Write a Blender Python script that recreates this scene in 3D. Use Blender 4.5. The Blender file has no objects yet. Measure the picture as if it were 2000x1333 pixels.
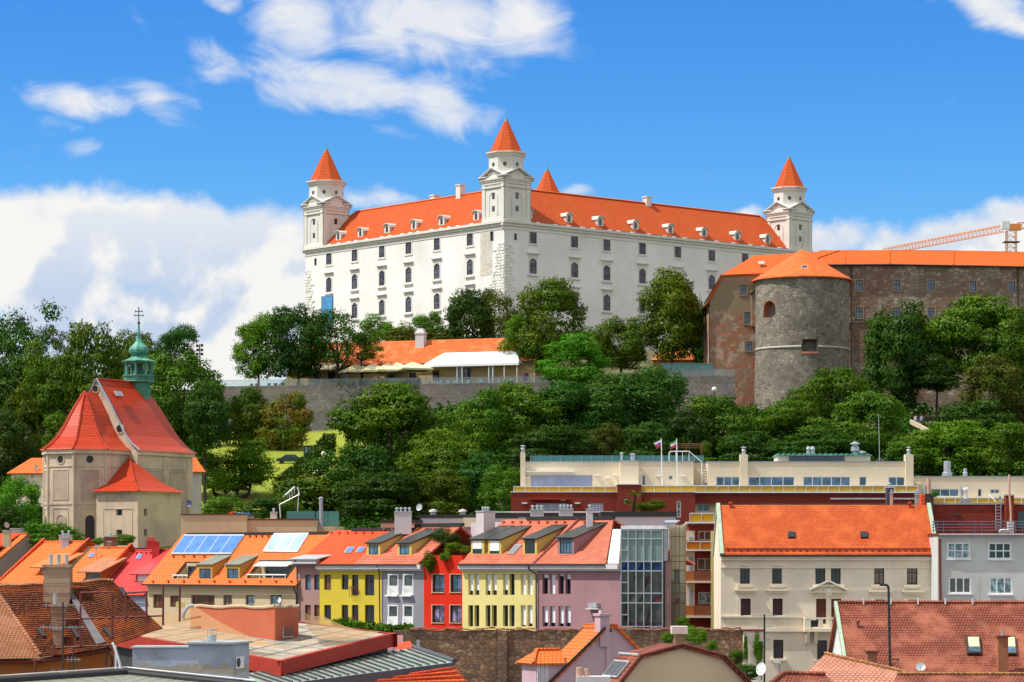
import bpy, math, random
import numpy as np
from mathutils import Vector, Matrix
R = math.radians
random.seed(7)
sc = bpy.context.scene
COL = sc.collection
FP, YH = 5400.0, 1090.0          # focal length in photo pixels, photo row of the horizon
# ------------------------------------------------------------------ camera, sky, sun, exposure
cam = bpy.data.cameras.new('camera'); cam_o = bpy.data.objects.new('camera', cam); COL.objects.link(cam_o)
cam.sensor_width = 36.0; cam.sensor_fit = 'HORIZONTAL'; cam.lens = 36.0 * FP / 2000
cam.shift_y = (YH - 666.5) / 2000; cam.clip_start = 1; cam.clip_end = 12000
cam_o.location = (0, 0, 0); cam_o.rotation_euler = (R(90), 0, 0)
sc.camera = cam_o
sc.view_settings.view_transform = 'Standard'; sc.view_settings.look = 'None'
sc.view_settings.gamma = 1; sc.view_settings.exposure = 0.1
SUN_EL, SUN_AZ = 57.0, 258.0     # azimuth clockwise from +Y
sun_dir = Vector((math.sin(R(SUN_AZ)) * math.cos(R(SUN_EL)), math.cos(R(SUN_AZ)) * math.cos(R(SUN_EL)), math.sin(R(SUN_EL))))
sl = bpy.data.lights.new('sun', 'SUN'); sl.energy = 4.9; sl.angle = R(0.5); sl.color = (1.0, 0.955, 0.88)
so = bpy.data.objects.new('sun', sl); COL.objects.link(so); so.location = (-60, -20, 150)
so.rotation_euler = sun_dir.to_track_quat('Z', 'Y').to_euler()

class NT:
 """small helper for node trees"""
 def __init__(s, tree): s.t = tree; s.t.nodes.clear()
 def n(s, kind, **kw):
  nd = s.t.nodes.new(kind)
  for k, v in kw.items():
   if k == 'inp':
    for kk, vv in v.items():
     if isinstance(vv, bpy.types.NodeSocket): s.t.links.new(vv, nd.inputs[kk])
     else: nd.inputs[kk].default_value = vv
   else: setattr(nd, k, v)
  return nd
 def math(s, op, a, b=0.0, c=0.0, clamp=False):
  nd = s.n('ShaderNodeMath', operation=op); nd.use_clamp = clamp
  for i, v in enumerate((a, b, c)):
   if isinstance(v, bpy.types.NodeSocket): s.t.links.new(v, nd.inputs[i])
   else: nd.inputs[i].default_value = v
  return nd.outputs[0]
 def mix(s, f, a, b, blend='MIX'):
  nd = s.n('ShaderNodeMix', data_type='RGBA', blend_type=blend)
  for i, v in ((0, f), (6, a), (7, b)):
   if isinstance(v, bpy.types.NodeSocket): s.t.links.new(v, nd.inputs[i])
   elif i == 0: nd.inputs[0].default_value = v
   else: nd.inputs[i].default_value = (*v[:3], 1)
  return nd.outputs[2]
 def smooth(s, v, a, b, c=0.0, d=1.0):
  nd = s.n('ShaderNodeMapRange', interpolation_type='SMOOTHSTEP')
  s.t.links.new(v, nd.inputs[0])
  for i, q in enumerate((a, b, c, d)): nd.inputs[i + 1].default_value = q
  return nd.outputs[0]
 def noise(s, vec, scale, detail=4, rough=0.55, dist=0.0):
  nd = s.n('ShaderNodeTexNoise'); nd.inputs['Scale'].default_value = scale
  nd.inputs['Detail'].default_value = detail; nd.inputs['Roughness'].default_value = rough
  nd.inputs['Distortion'].default_value = dist
  if vec is not None: s.t.links.new(vec, nd.inputs['Vector'])
  return nd.outputs[0]
 def ln(s, a, b): s.t.links.new(a, b)

def build_world():
 w = bpy.data.worlds.new("World"); sc.world = w; w.use_nodes = True
 q = NT(w.node_tree)
 sky = q.n('ShaderNodeTexSky', sky_type='NISHITA'); sky.sun_disc = False
 sky.sun_elevation = R(SUN_EL); sky.sun_rotation = R(SUN_AZ); sky.altitude = 200
 sky.air_density = 1.0; sky.dust_density = 0.3; sky.ozone_density = 3.0
 tc = q.n('ShaderNodeTexCoord')
 sep = q.n('ShaderNodeSeparateXYZ'); q.ln(tc.outputs['Generated'], sep.inputs[0])
 front = q.smooth(sep.outputs[1], 0.05, 0.2)
 yy = q.math('MAXIMUM', sep.outputs[1], 0.05)
 cx = q.math('MULTIPLY_ADD', q.math('DIVIDE', sep.outputs[0], yy), 5.4, 1.0)      # direction slopes, in thousands of photo pixels
 cy = q.math('MULTIPLY_ADD', q.math('DIVIDE', sep.outputs[2], yy), -5.4, 1.09)
 cmb = q.n('ShaderNodeCombineXYZ', inp={0: cx, 1: cy}); P = cmb.outputs[0]
 wob = q.n('ShaderNodeTexNoise', inp={'Scale': 7.0, 'Detail': 3.0}); q.ln(P, wob.inputs['Vector'])
 w1 = q.n('ShaderNodeVectorMath', operation='MULTIPLY_ADD', inp={0: wob.outputs['Color'], 1: (0.09, 0.06, 0), 2: P}).outputs[0]
 def blobs(lst, soft=1.0):
  tot = None
  for (bx, by, rx, ry, ang, amt) in lst:
   mp = q.n('ShaderNodeMapping', vector_type='TEXTURE'); q.ln(w1, mp.inputs['Vector'])
   mp.inputs['Location'].default_value = (bx / 1000 + 0.045, by / 1000 + 0.03, 0)
   mp.inputs['Rotation'].default_value = (0, 0, R(ang)); mp.inputs['Scale'].default_value = (rx / 1000, ry / 1000, 1)
   ln = q.n('ShaderNodeVectorMath', operation='LENGTH'); q.ln(mp.outputs[0], ln.inputs[0])
   m = q.smooth(ln.outputs['Value'], 1.0, 0.0, 0.0, amt)
   tot = m if tot is None else q.math('MAXIMUM', tot, m)
  return tot
 wisps = blobs([(700, 165, 400, 80, 14, .92), (820, 40, 360, 140, 5, 1.05), (1010, 40, 190, 140, -25, .95), (590, 40, 160, 140, 20, .85),
                   (650, 185, 280, 80, 8, .9), (430, 125, 150, 70, 25, .72), (850, 205, 170, 90, 25, .9),
                   (150, 195, 220, 66, 9, .9), (310, 195, 140, 65, 25, .68), (430, 8, 80, 30, 15, .62), (160, 290, 60, 40, 0, .42),
                   (90, 250, 120, 40, 0, .38), (1960, 25, 190, 70, 18, 1.0), (1450, 430, 140, 50, 0, .5), (780, 265, 120, 40, 20, .45),
                   (1110, 370, 60, 22, 0, .55), (250, 160, 300, 90, 0, .3), (60, 20, 200, 60, 0, .25)])
 bank = blobs([(60, 500, 420, 210, 0, 1.3), (300, 470, 330, 165, 4, 1.25), (480, 560, 330, 250, 5, 1.3), (620, 520, 260, 190, 8, 1.1), (200, 700, 700, 260, 0, 1.2),
                  (740, 385, 170, 50, 4, .6), (1850, 490, 330, 130, -6, .86), (1980, 450, 260, 120, 0, .92), (1620, 475, 170, 75, -8, .7), (1460, 420, 90, 40, 0, .6)])
 f1 = q.noise(P, 9.0, 8, 0.6, 0.4)
 stw = q.n('ShaderNodeMapping', vector_type='POINT'); q.ln(P, stw.inputs['Vector']); stw.inputs['Rotation'].default_value = (0, 0, R(-16)); stw.inputs['Scale'].default_value = (0.62, 1.25, 1)
 f1w = q.noise(stw.outputs[0], 9.0, 9, 0.6, 0.9)
 f2 = q.noise(P, 2.6, 6, 0.5, 0.2)
 f2b = q.n('ShaderNodeTexNoise', inp={'Scale': 2.6, 'Detail': 6.0, 'Roughness': 0.5, 'Distortion': 0.2})
 sh = q.n('ShaderNodeVectorMath', operation='ADD', inp={0: P, 1: (-0.03, -0.035, 0)}); q.ln(sh.outputs[0], f2b.inputs['Vector'])
 d1 = q.smooth(q.math('MULTIPLY_ADD', q.math('SUBTRACT', f1w, 0.5), 1.5, wisps), 0.2, 1.05)
 d2 = q.smooth(q.math('MULTIPLY_ADD', q.math('SUBTRACT', f1, 0.5), 0.75, bank), 0.28, 0.70)
 dens = q.math('MULTIPLY', q.math('MAXIMUM', q.math('MULTIPLY', d1, 0.93), d2), front)
 # unseen white clouds overhead, aside and behind, added to neutralise the blue fill
 el = q.math('DIVIDE', sep.outputs[2], q.math('MAXIMUM', q.math('ABSOLUTE', sep.outputs[1]), 0.2))
 side = q.math('ABSOLUTE', q.math('DIVIDE', sep.outputs[0], yy))
 away = q.math('MAXIMUM', q.math('MAXIMUM', q.smooth(el, 0.215, 0.33), q.smooth(side, 0.21, 0.33)), q.math('SUBTRACT', 1.0, front))
 f3 = q.noise(tc.outputs['Generated'], 3.2, 6, 0.6, 0.3)
 d3 = q.math('MULTIPLY', q.smooth(f3, 0.32, 0.50), q.math('MULTIPLY', away, q.smooth(sep.outputs[2], 0.0, 0.1)))
 dens = q.math('MAXIMUM', dens, d3)
 # cloud body: bright tops, bluish undersides where the noise falls away from the sun
 rel = q.smooth(q.math('SUBTRACT', f2, f2b.outputs[0]), -0.045, 0.03)
 low = q.smooth(cy, 0.33, 0.62)
 shade = q.math('MULTIPLY', q.math('SUBTRACT', 1.0, rel), q.math('MULTIPLY_ADD', low, 0.8, 0.25))
 ccol = q.mix(shade, (1.0, 0.99, 0.965), (0.60, 0.71, 0.90))
 hs = q.n('ShaderNodeHueSaturation', inp={'Saturation': 1.25, 'Value': 1.0, 'Color': sky.outputs[0]})
 skyc = q.mix(1.0, hs.outputs[0], q.mix(q.smooth(sep.outputs[2], 0.07, 0.21), (0.56, 0.92, 1.2), SKY_TINT), 'MULTIPLY')
 bg1 = q.n('ShaderNodeBackground', inp={'Color': skyc, 'Strength': SKY_STR})
 bg2 = q.n('ShaderNodeBackground', inp={'Color': ccol, 'Strength': CLOUD_STR})
 mx = q.n('ShaderNodeMixShader', inp={0: dens, 1: bg1.outputs[0], 2: bg2.outputs[0]})
 out = q.n('ShaderNodeOutputWorld', inp={0: mx.outputs[0]})
SKY_STR, CLOUD_STR, SKY_TINT = 0.12, 0.87, (0.36, 0.77, 1.2)
build_world()
sc.world.cycles.sampling_method = 'MANUAL'; sc.world.cycles.sample_map_resolution = 512
sc.cycles.max_bounces = 6; sc.cycles.diffuse_bounces = 3; sc.cycles.glossy_bounces = 3; sc.cycles.transmission_bounces = 4; sc.cycles.transparent_max_bounces = 12
sc.cycles.caustics_reflective = False; sc.cycles.caustics_refractive = False
# ------------------------------------------------------------------ materials
def mat(name):
 m = bpy.data.materials.new(name); m.use_nodes = True
 q = NT(m.node_tree); q.b = q.n('ShaderNodeBsdfPrincipled'); q.o = q.n('ShaderNodeOutputMaterial', inp={0: q.b.outputs[0]})
 return m, q
def pos(q): return q.n('ShaderNodeNewGeometry').outputs['Position']
def uvn(q): return q.n('ShaderNodeUVMap').outputs[0]
def bump(q, h, dist=0.05, st=0.6):
 q.ln(q.n('ShaderNodeBump', inp={'Height': h, 'Distance': dist, 'Strength': st}).outputs[0], q.b.inputs['Normal'])
def dk(c, f): return tuple(x * f for x in c)
def plain(name, c, rough=0.6, metal=0.0, var=0.12, scale=1.5):
 m, q = mat(name)
 n = q.noise(pos(q), scale, 5, 0.65)
 q.ln(q.mix(q.smooth(n, 0.3, 0.7), dk(c, 1 - var), dk(c, 1 + var)), q.b.inputs['Base Color'])
 q.b.inputs['Roughness'].default_value = rough; q.b.inputs['Metallic'].default_value = metal
 return m
def plaster(name, c, stain=0.35, stainc=None, scale=0.35, rough=0.85):
 """rendered wall: soft mottling, rain streaks running down, fine grain"""
 m, q = mat(name); p = pos(q); stainc = stainc or dk(c, 0.6)
 n = q.noise(p, scale, 6, 0.6)
 st = q.n('ShaderNodeVectorMath', operation='MULTIPLY', inp={0: p, 1: (1.6, 1.6, 0.12)}).outputs[0]
 s2 = q.noise(st, 1.3, 5, 0.65)
 c1 = q.mix(q.smooth(n, 0.35, 0.75), c, dk(c, 0.88))
 c1 = q.mix(q.math('MULTIPLY', q.smooth(q.noise(p, scale * 0.55, 7, 0.62, 0.4), 0.45, 0.66), stain * 0.45), c1, stainc)
 f = q.math('MULTIPLY', q.math('MULTIPLY', q.smooth(s2, 0.5, 0.78), q.smooth(n, 0.3, 0.7)), stain)
 q.ln(q.mix(f, c1, stainc), q.b.inputs['Base Color'])
 q.b.inputs['Roughness'].default_value = rough; q.b.inputs['Specular IOR Level'].default_value = 0.2
 bump(q, q.noise(p, 6.0, 4), 0.03, 0.35)
 return m
def tiles(name, c1, c2, c3, row=0.28, wid=0.22, mortar=0.045, patch=0.5, moss=None, dark=0.35, rough=0.75):
 """courses of roof tiles in metres along the slope"""
 m, q = mat(name); uv = uvn(q); p = pos(q)
 b = q.n('ShaderNodeTexBrick', offset=0.5, inp={'Color1': (*c1, 1), 'Color2': (*c2, 1), 'Mortar': (*dk(c1, dark), 1), 'Scale': 1.0, 'Mortar Size': mortar, 'Mortar Smooth': 0.3, 'Bias': 0.0, 'Brick Width': wid, 'Row Height': row})
 q.ln(uv, b.inputs['Vector'])
 n = q.noise(p, 0.45, 6, 0.62); n2 = q.noise(p, 2.3, 5, 0.7)
 c = q.mix(q.math('MULTIPLY', q.smooth(n, 0.42, 0.68), patch), b.outputs['Color'], c3)
 c = q.mix(q.smooth(n2, 0.35, 0.75, 0.0, 0.4), c, dk(c1, 0.55))
 if moss: c = q.mix(q.smooth(q.noise(p, 0.9, 6, 0.7), 0.55, 0.72, 0.0, 0.7), c, moss)
 q.ln(c, q.b.inputs['Base Color']); q.b.inputs['Roughness'].default_value = rough
 q.b.inputs['Specular IOR Level'].default_value = 0.3
 sp = q.n('ShaderNodeSeparateXYZ'); q.ln(uv, sp.inputs[0])
 saw = q.math('FRACT', q.math('DIVIDE', sp.outputs[1], row))
 bump(q, q.math('ADD', q.math('SUBTRACT', 1.0, saw), q.math('MULTIPLY', b.outputs['Fac'], -0.4)), row * 0.22, 0.9)
 return m
def bricks(name, c1, c2, mort, row=0.09, wid=0.28, ms=0.012, patchc=None, patch=0.0):
 m, q = mat(name); uv = uvn(q); p = pos(q)
 b = q.n('ShaderNodeTexBrick', offset=0.5, inp={'Color1': (*c1, 1), 'Color2': (*c2, 1), 'Mortar': (*mort, 1), 'Scale': 1.0, 'Mortar Size': ms, 'Mortar Smooth': 0.2, 'Brick Width': wid, 'Row Height': row})
 q.ln(uv, b.inputs['Vector'])
 n = q.noise(p, 0.5, 6, 0.62)
 c = q.mix(q.smooth(n, 0.35, 0.7, 0.0, 0.45), b.outputs['Color'], dk(c1, 0.6))
 if patchc: c = q.mix(q.math('MULTIPLY', q.smooth(q.noise(p, 0.22, 7, 0.65), 0.46, 0.56), patch), c, patchc)
 q.ln(c, q.b.inputs['Base Color']); q.b.inputs['Roughness'].default_value = 0.88
 bump(q, b.outputs['Fac'], 0.02, -0.6)
 return m
def rubble(name, cols, mort, size=0.35, mw=0.06, patchc=None, patch=0.0, stretch=1.5, big=0.15):
 """rough stone walling: stones of mixed colour bedded in mortar"""
 m, q = mat(name); p = pos(q); uv = uvn(q)
 wob = q.n('ShaderNodeTexNoise', inp={'Scale': 1.2 / size, 'Detail': 2.0}); q.ln(uv, wob.inputs['Vector'])
 v0 = q.n('ShaderNodeVectorMath', operation='MULTIPLY_ADD', inp={0: wob.outputs['Color'], 1: (size * 0.5, size * 0.4, 0), 2: uv}).outputs[0]
 v = q.n('ShaderNodeVectorMath', operation='MULTIPLY', inp={0: v0, 1: (1 / size / stretch, 1 / size, 1)}).outputs[0]
 vo = q.n('ShaderNodeTexVoronoi', voronoi_dimensions='2D', feature='F1', inp={'Vector': v, 'Scale': 1.0, 'Randomness': 0.85})
 ve = q.n('ShaderNodeTexVoronoi', voronoi_dimensions='2D', feature='DISTANCE_TO_EDGE', inp={'Vector': v, 'Scale': 1.0, 'Randomness': 0.85})
 sp = q.n('ShaderNodeSeparateXYZ'); q.ln(vo.outputs['Color'], sp.inputs[0])
 rp = q.n('ShaderNodeValToRGB'); q.ln(sp.outputs[0], rp.inputs[0]); el = rp.color_ramp.elements
 while len(el) < len(cols): el.new(0.5)
 for i, c in enumerate(cols): el[i].position = i / (len(cols) - 1); el[i].color = (*c, 1)
 big_n = q.noise(p, big, 6, 0.6)
 c = q.mix(q.smooth(big_n, 0.35, 0.7, 0.0, 0.55), rp.outputs[0], dk(cols[0], 0.55))
 c = q.mix(q.smooth(q.noise(p, big * 2.6, 7, 0.68, 0.5), 0.52, 0.66, 0.0, 0.55), c, tuple(min(1, x * 1.15) for x in cols[-1]))
 if patchc: c = q.mix(q.math('MULTIPLY', q.smooth(q.noise(p, 0.16, 7, 0.6), 0.45, 0.58), patch), c, patchc)
 e = q.smooth(ve.outputs['Distance'], mw * 0.4, mw * 1.8)
 q.ln(q.mix(e, mort, c), q.b.inputs['Base Color']); q.b.inputs['Roughness'].default_value = 0.9
 q.b.inputs['Specular IOR Level'].default_value = 0.2
 bump(q, q.math('ADD', e, q.noise(p, 3.5, 5, 0.6)), 0.07, 0.8)
 return m
def metal_sheet(name, c, seam=0.6, rough=0.4, metal=0.0, var=0.15):
 m, q = mat(name); uv = uvn(q); p = pos(q)
 sp = q.n('ShaderNodeSeparateXYZ'); q.ln(uv, sp.inputs[0])
 fr = q.math('ABSOLUTE', q.math('SUBTRACT', q.math('FRACT', q.math('DIVIDE', sp.outputs[0], seam)), 0.5))
 s = q.smooth(fr, 0.0, 0.07)
 n = q.noise(p, 0.9, 5, 0.65)
 c1 = q.mix(q.smooth(n, 0.3, 0.7), dk(c, 1 - var), dk(c, 1 + var))
 q.ln(q.mix(s, dk(c, 0.35), c1), q.b.inputs['Base Color'])
 q.b.inputs['Roughness'].default_value = rough; q.b.inputs['Metallic'].default_value = metal
 bump(q, q.smooth(fr, 0.09, 0.0), 0.04, 1.0)
 return m
def glassy(name, c, rough=0.06, spec=0.9, var=0.5, scale=0.8):
 m, q = mat(name); n = q.noise(pos(q), scale, 3, 0.5, 0.5)
 q.ln(q.mix(q.smooth(n, 0.35, 0.65), dk(c, 1 - var), dk(c, 1 + var)), q.b.inputs['Base Color'])
 q.b.inputs['Roughness'].default_value = rough; q.b.inputs['Specular IOR Level'].default_value = spec
 return m
def clear_glass(name, tint, alpha=0.5, rough=0.05):
 m = bpy.data.materials.new(name); m.use_nodes = True; q = NT(m.node_tree)
 g = q.n('ShaderNodeBsdfGlossy', inp={'Color': (0.9, 0.95, 1, 1), 'Roughness': rough})
 t = q.n('ShaderNodeBsdfTransparent', inp={'Color': (*tint, 1)})
 d = q.n('ShaderNodeBsdfDiffuse', inp={'Color': (*tint, 1)})
 fr = q.n('ShaderNodeFresnel', inp={'IOR': 1.45})
 a = q.n('ShaderNodeMixShader', inp={0: alpha, 1: t.outputs[0], 2: d.outputs[0]})
 b = q.n('ShaderNodeMixShader', inp={0: fr.outputs[0], 1: a.outputs[0], 2: g.outputs[0]})
 q.n('ShaderNodeOutputMaterial', inp={0: b.outputs[0]})
 return m
def foliage(name, a, b, c, cscale=0.12):
 """leaves: hue drifting through the crown, light passing through the blades"""
 m = bpy.data.materials.new(name); m.use_nodes = True; q = NT(m.node_tree)
 oi = q.n('ShaderNodeObjectInfo'); p = pos(q)
 n = q.noise(p, cscale, 3, 0.6); n2 = q.noise(p, 1.7, 3, 0.7)
 col = q.mix(q.smooth(n, 0.38, 0.66), a, b)
 col = q.mix(q.smooth(n2, 0.5, 0.75, 0.0, 0.65), col, c)
 k = q.math('MULTIPLY_ADD', oi.outputs['Random'], 0.45, 0.58)
 hs = q.n('ShaderNodeHueSaturation', inp={'Color': col, 'Value': k, 'Hue': q.math('MULTIPLY_ADD', oi.outputs['Random'], 0.035, 0.497)})
 d = q.n('ShaderNodeBsdfDiffuse', inp={'Color': hs.outputs[0]})
 tc = q.mix(1.0, hs.outputs[0], (1.25, 1.2, 0.4), 'MULTIPLY')
 t = q.n('ShaderNodeBsdfTranslucent', inp={'Color': tc})
 s = q.n('ShaderNodeMixShader', inp={0: 0.12, 1: d.outputs[0], 2: t.outputs[0]})
 g = q.n('ShaderNodeBsdfGlossy', inp={'Color': (1, 1, 1, 1), 'Roughness': 0.45})
 s2 = q.n('ShaderNodeMixShader', inp={0: 0.01, 1: s.outputs[0], 2: g.outputs[0]})
 q.n('ShaderNodeOutputMaterial', inp={0: s2.outputs[0]})
 return m
M = {}
WHITE = (0.82, 0.81, 0.77)
M['castle'] = plaster('castle_render', (0.86, 0.832, 0.802), 0.45, (0.5, 0.47, 0.42), 0.12)
M['trim'] = plaster('castle_trim', (0.72, 0.695, 0.635), 0.2)
M['ashlar'] = bricks('castle_ashlar', (0.66, 0.62, 0.53), (0.52, 0.47, 0.38), (0.72, 0.69, 0.62), 0.62, 1.25, 0.05)
M['quoin'] = plaster('castle_quoin', (0.78, 0.76, 0.70), 0.4, (0.45, 0.42, 0.36), 0.9)
M['roof_castle'] = tiles('roof_castle', (0.70, 0.112, 0.008), (0.56, 0.078, 0.006), (0.50, 0.058, 0.006), 0.42, 0.4, 0.05, 0.8)
M['copper'] = plain('copper_green', (0.07, 0.27, 0.20), 0.55, 0, 0.45, 1.1)
M['copper_dark'] = plain('copper_dark', (0.03, 0.085, 0.07), 0.6, 0, 0.4)
M['dark'] = plain('dark_paint', (0.012, 0.012, 0.014), 0.5)
M['black_roof'] = plain('black_felt', (0.02, 0.02, 0.022), 0.7)
M['pane'] = glassy('window_pane', (0.012, 0.016, 0.03), 0.05)
M['pane_blue'] = glassy('window_pane_blue', (0.05, 0.11, 0.19), 0.05)
M['pane_castle'] = glassy('castle_pane', (0.15, 0.165, 0.21), 0.12, 0.5)
M['pane_warm'] = glassy('window_pane_warm', (0.10, 0.035, 0.02), 0.06)
M['curtain'] = glassy('curtained_pane', (0.20, 0.30, 0.33), 0.1, 0.6, 0.6, 2.5)
M['muntin'] = plain('dark_muntin', (0.05, 0.035, 0.06), 0.6)
M['brown_frame'] = plain('brown_frame', (0.045, 0.014, 0.010), 0.5)
M['white_frame'] = plain('white_frame', (0.80, 0.80, 0.80), 0.45)
M['white_metal'] = plain('white_metal', (0.75, 0.76, 0.78), 0.35)
M['steel'] = plain('galvanised_steel', (0.45, 0.48, 0.52), 0.35, 0.5)
M['grey_pole'] = plain('grey_pole', (0.28, 0.32, 0.38), 0.4)
M['blind'] = plain('white_blind', (0.80, 0.80, 0.84), 0.55, 0, 0.05)
M['door_blue'] = glassy('blue_glass_box', (0.05, 0.30, 0.62), 0.15, 0.6, 0.25, 0.3)
M['tower_stone'] = rubble('tower_stone', [(0.15, 0.125, 0.10), (0.31, 0.265, 0.205), (0.21, 0.18, 0.145), (0.38, 0.335, 0.27)], (0.18, 0.165, 0.14), 0.55, 0.06)
M['wall_mixed'] = rubble('wall_mixed', [(0.20, 0.15, 0.11), (0.36, 0.29, 0.21), (0.25, 0.17, 0.12), (0.56, 0.48, 0.37)], (0.20, 0.16, 0.125), 0.7, 0.07, (0.23, 0.10, 0.06), 0.6)
M['wall_brickpatch'] = bricks('wall_brickpatch', (0.34, 0.17, 0.10), (0.26, 0.17, 0.11), (0.32, 0.25, 0.18), 0.2, 0.45, 0.03, (0.36, 0.075, 0.03), 0.8)
M['ochre'] = plaster('ochre_render', (0.30, 0.215, 0.13), 0.5, (0.17, 0.12, 0.08))
M['rampart'] = rubble('rampart_stone', [(0.14, 0.125, 0.12), (0.22, 0.20, 0.19), (0.17, 0.155, 0.145), (0.28, 0.25, 0.22)], (0.17, 0.155, 0.15), 0.4, 0.05, (0.20, 0.15, 0.12), 0.4)
M['town_stone'] = rubble('town_wall_stone', [(0.20, 0.115, 0.075), (0.36, 0.20, 0.11), (0.27, 0.15, 0.085), (0.48, 0.32, 0.19), (0.16, 0.10, 0.075)], (0.14, 0.10, 0.075), 0.36, 0.05, (0.12, 0.085, 0.065), 0.55, 1.4, 0.5)
M['orange_clean'] = tiles('roof_orange_clean', (0.84, 0.155, 0.014), (0.78, 0.13, 0.012), (0.70, 0.11, 0.012), 0.46, 0.5, 0.06, 0.6)
M['church_tile'] = tiles('roof_church', (0.74, 0.062, 0.010), (0.58, 0.042, 0.008), (0.50, 0.045, 0.012), 0.30, 0.24, 0.05, 0.7, None, 0.4, 0.42)
M['orange_tile'] = tiles('roof_orange', (0.86, 0.20, 0.035), (0.80, 0.165, 0.028), (0.74, 0.14, 0.03), 0.34, 0.3, 0.035, 0.5)
M['redorange_tile'] = tiles('roof_redorange', (0.78, 0.085, 0.016), (0.74, 0.075, 0.014), (0.80, 0.10, 0.02), 0.34, 0.3, 0.03, 0.5)
M['crimson_tile'] = tiles('roof_crimson', (0.66, 0.050, 0.055), (0.60, 0.045, 0.05), (0.70, 0.07, 0.065), 0.34, 0.3, 0.03, 0.5)
M['pink_tile'] = tiles('roof_pink', (0.74, 0.21, 0.12), (0.64, 0.145, 0.075), (0.78, 0.26, 0.16), 0.3, 0.22, 0.05, 0.4)
M['cream_house_tile'] = tiles('roof_cream_house', (0.76, 0.125, 0.018), (0.56, 0.075, 0.014), (0.82, 0.18, 0.035), 0.27, 0.2, 0.05, 0.45)
M['brown_tile'] = tiles('roof_brown_red', (0.40, 0.095, 0.05), (0.27, 0.062, 0.036), (0.48, 0.16, 0.09), 0.3, 0.22, 0.065, 0.7, (0.17, 0.085, 0.045), 0.22)
M['pale_tile'] = tiles('roof_pale_pink', (0.62, 0.26, 0.17), (0.56, 0.22, 0.14), (0.66, 0.30, 0.19), 0.32, 0.3, 0.055, 0.5)
M['old_tile'] = tiles('roof_old_tiles', (0.30, 0.075, 0.022), (0.17, 0.050, 0.024), (0.52, 0.115, 0.018), 0.17, 0.16, 0.045, 0.8, (0.10, 0.05, 0.025), 0.18)
M['old_tile_pale'] = tiles('roof_old_pale', (0.55, 0.22, 0.10), (0.46, 0.16, 0.075), (0.62, 0.28, 0.15), 0.15, 0.16, 0.04, 0.6, (0.30, 0.14, 0.07), 0.3)
M['yellow'] = plaster('yellow_render', (0.62, 0.48, 0.045), 0.32)
M['paleyellow'] = plaster('pale_yellow_render', (0.74, 0.64, 0.25), 0.32)
M['mauve'] = plaster('mauve_render', (0.36, 0.20, 0.22), 0.32)
M['mauve2'] = plaster('mauve_render_warm', (0.38, 0.22, 0.205), 0.32)
M['grey_violet'] = plaster('grey_violet_render', (0.25, 0.25, 0.29), 0.32)
M['red'] = plaster('red_render', (0.62, 0.024, 0.008), 0.25, (0.8, 0.05, 0.012))
M['beige'] = plaster('beige_render', (0.56, 0.44, 0.28), 0.25)
M['cream'] = plaster('cream_render', (0.84, 0.75, 0.60), 0.3, (0.45, 0.38, 0.27))
M['cream_hotel'] = plaster('cream_hotel', (0.74, 0.64, 0.47), 0.1)
M['greywall'] = plaster('grey_render', (0.60, 0.615, 0.60), 0.55, (0.32, 0.29, 0.24))
M['bluegrey'] = plaster('bluegrey_render', (0.40, 0.44, 0.54), 0.5, (0.30, 0.27, 0.26), 0.8)
M['lilac'] = plaster('lilac_render', (0.54, 0.38, 0.44), 0.3)
M['palegrey'] = plaster('pale_grey_render', (0.62, 0.58, 0.60), 0.2)
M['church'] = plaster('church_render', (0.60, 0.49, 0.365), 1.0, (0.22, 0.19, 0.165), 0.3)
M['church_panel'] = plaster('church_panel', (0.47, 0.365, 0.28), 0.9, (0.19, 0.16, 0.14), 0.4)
M['rust_wall'] = plaster('rusty_render', (0.42, 0.135, 0.03), 0.8, (0.26, 0.14, 0.10), 1.2)
M['terracotta'] = plaster('terracotta_render', (0.50, 0.135, 0.07), 0.35, (0.50, 0.10, 0.045), 0.6)
M['red_trim'] = plain('red_metal_trim', (0.36, 0.025, 0.010), 0.85)
M['redbrick'] = bricks('red_brick', (0.30, 0.035, 0.014), (0.20, 0.022, 0.011), (0.15, 0.03, 0.018), 0.14, 0.4, 0.02)
M['chim_brick'] = bricks('chimney_brick', (0.46, 0.13, 0.045), (0.34, 0.085, 0.03), (0.30, 0.2, 0.14), 0.09, 0.22, 0.012)
M['old_brick'] = bricks('old_chimney_brick', (0.34, 0.13, 0.06), (0.24, 0.09, 0.045), (0.34, 0.27, 0.2), 0.1, 0.24, 0.016, (0.46, 0.34, 0.23), 0.75)
M['yellow_glass'] = clear_glass('yellow_glass', (0.72, 0.44, 0.03), 0.75)
M['orange_glass'] = clear_glass('orange_glass', (0.62, 0.22, 0.02), 0.75)
M['teal_glass'] = clear_glass('teal_glass', (0.16, 0.42, 0.40), 0.45)
M['pale_glass'] = clear_glass('pale_glass', (0.62, 0.74, 0.75), 0.16)
def net_mat():
 m = bpy.data.materials.new('sand_net'); m.use_nodes = True; q = NT(m.node_tree)
 t = q.n('ShaderNodeBsdfTransparent'); d = q.n('ShaderNodeBsdfDiffuse', inp={'Color': (0.40, 0.25, 0.12, 1)})
 q.n('ShaderNodeOutputMaterial', inp={0: q.n('ShaderNodeMixShader', inp={0: 0.55, 1: t.outputs[0], 2: d.outputs[0]}).outputs[0]}); return m
M['net'] = net_mat()
M['skylight'] = glassy('skylight_glass', (0.06, 0.19, 0.52), 0.03, 0.5, 0.15)
M['skylight_pale'] = glassy('skylight_pale', (0.36, 0.50, 0.56), 0.05, 0.9, 0.15)
M['curtain_wall'] = glassy('curtain_wall_glass', (0.055, 0.045, 0.045), 0.03, 0.7, 0.6, 0.5)
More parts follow.
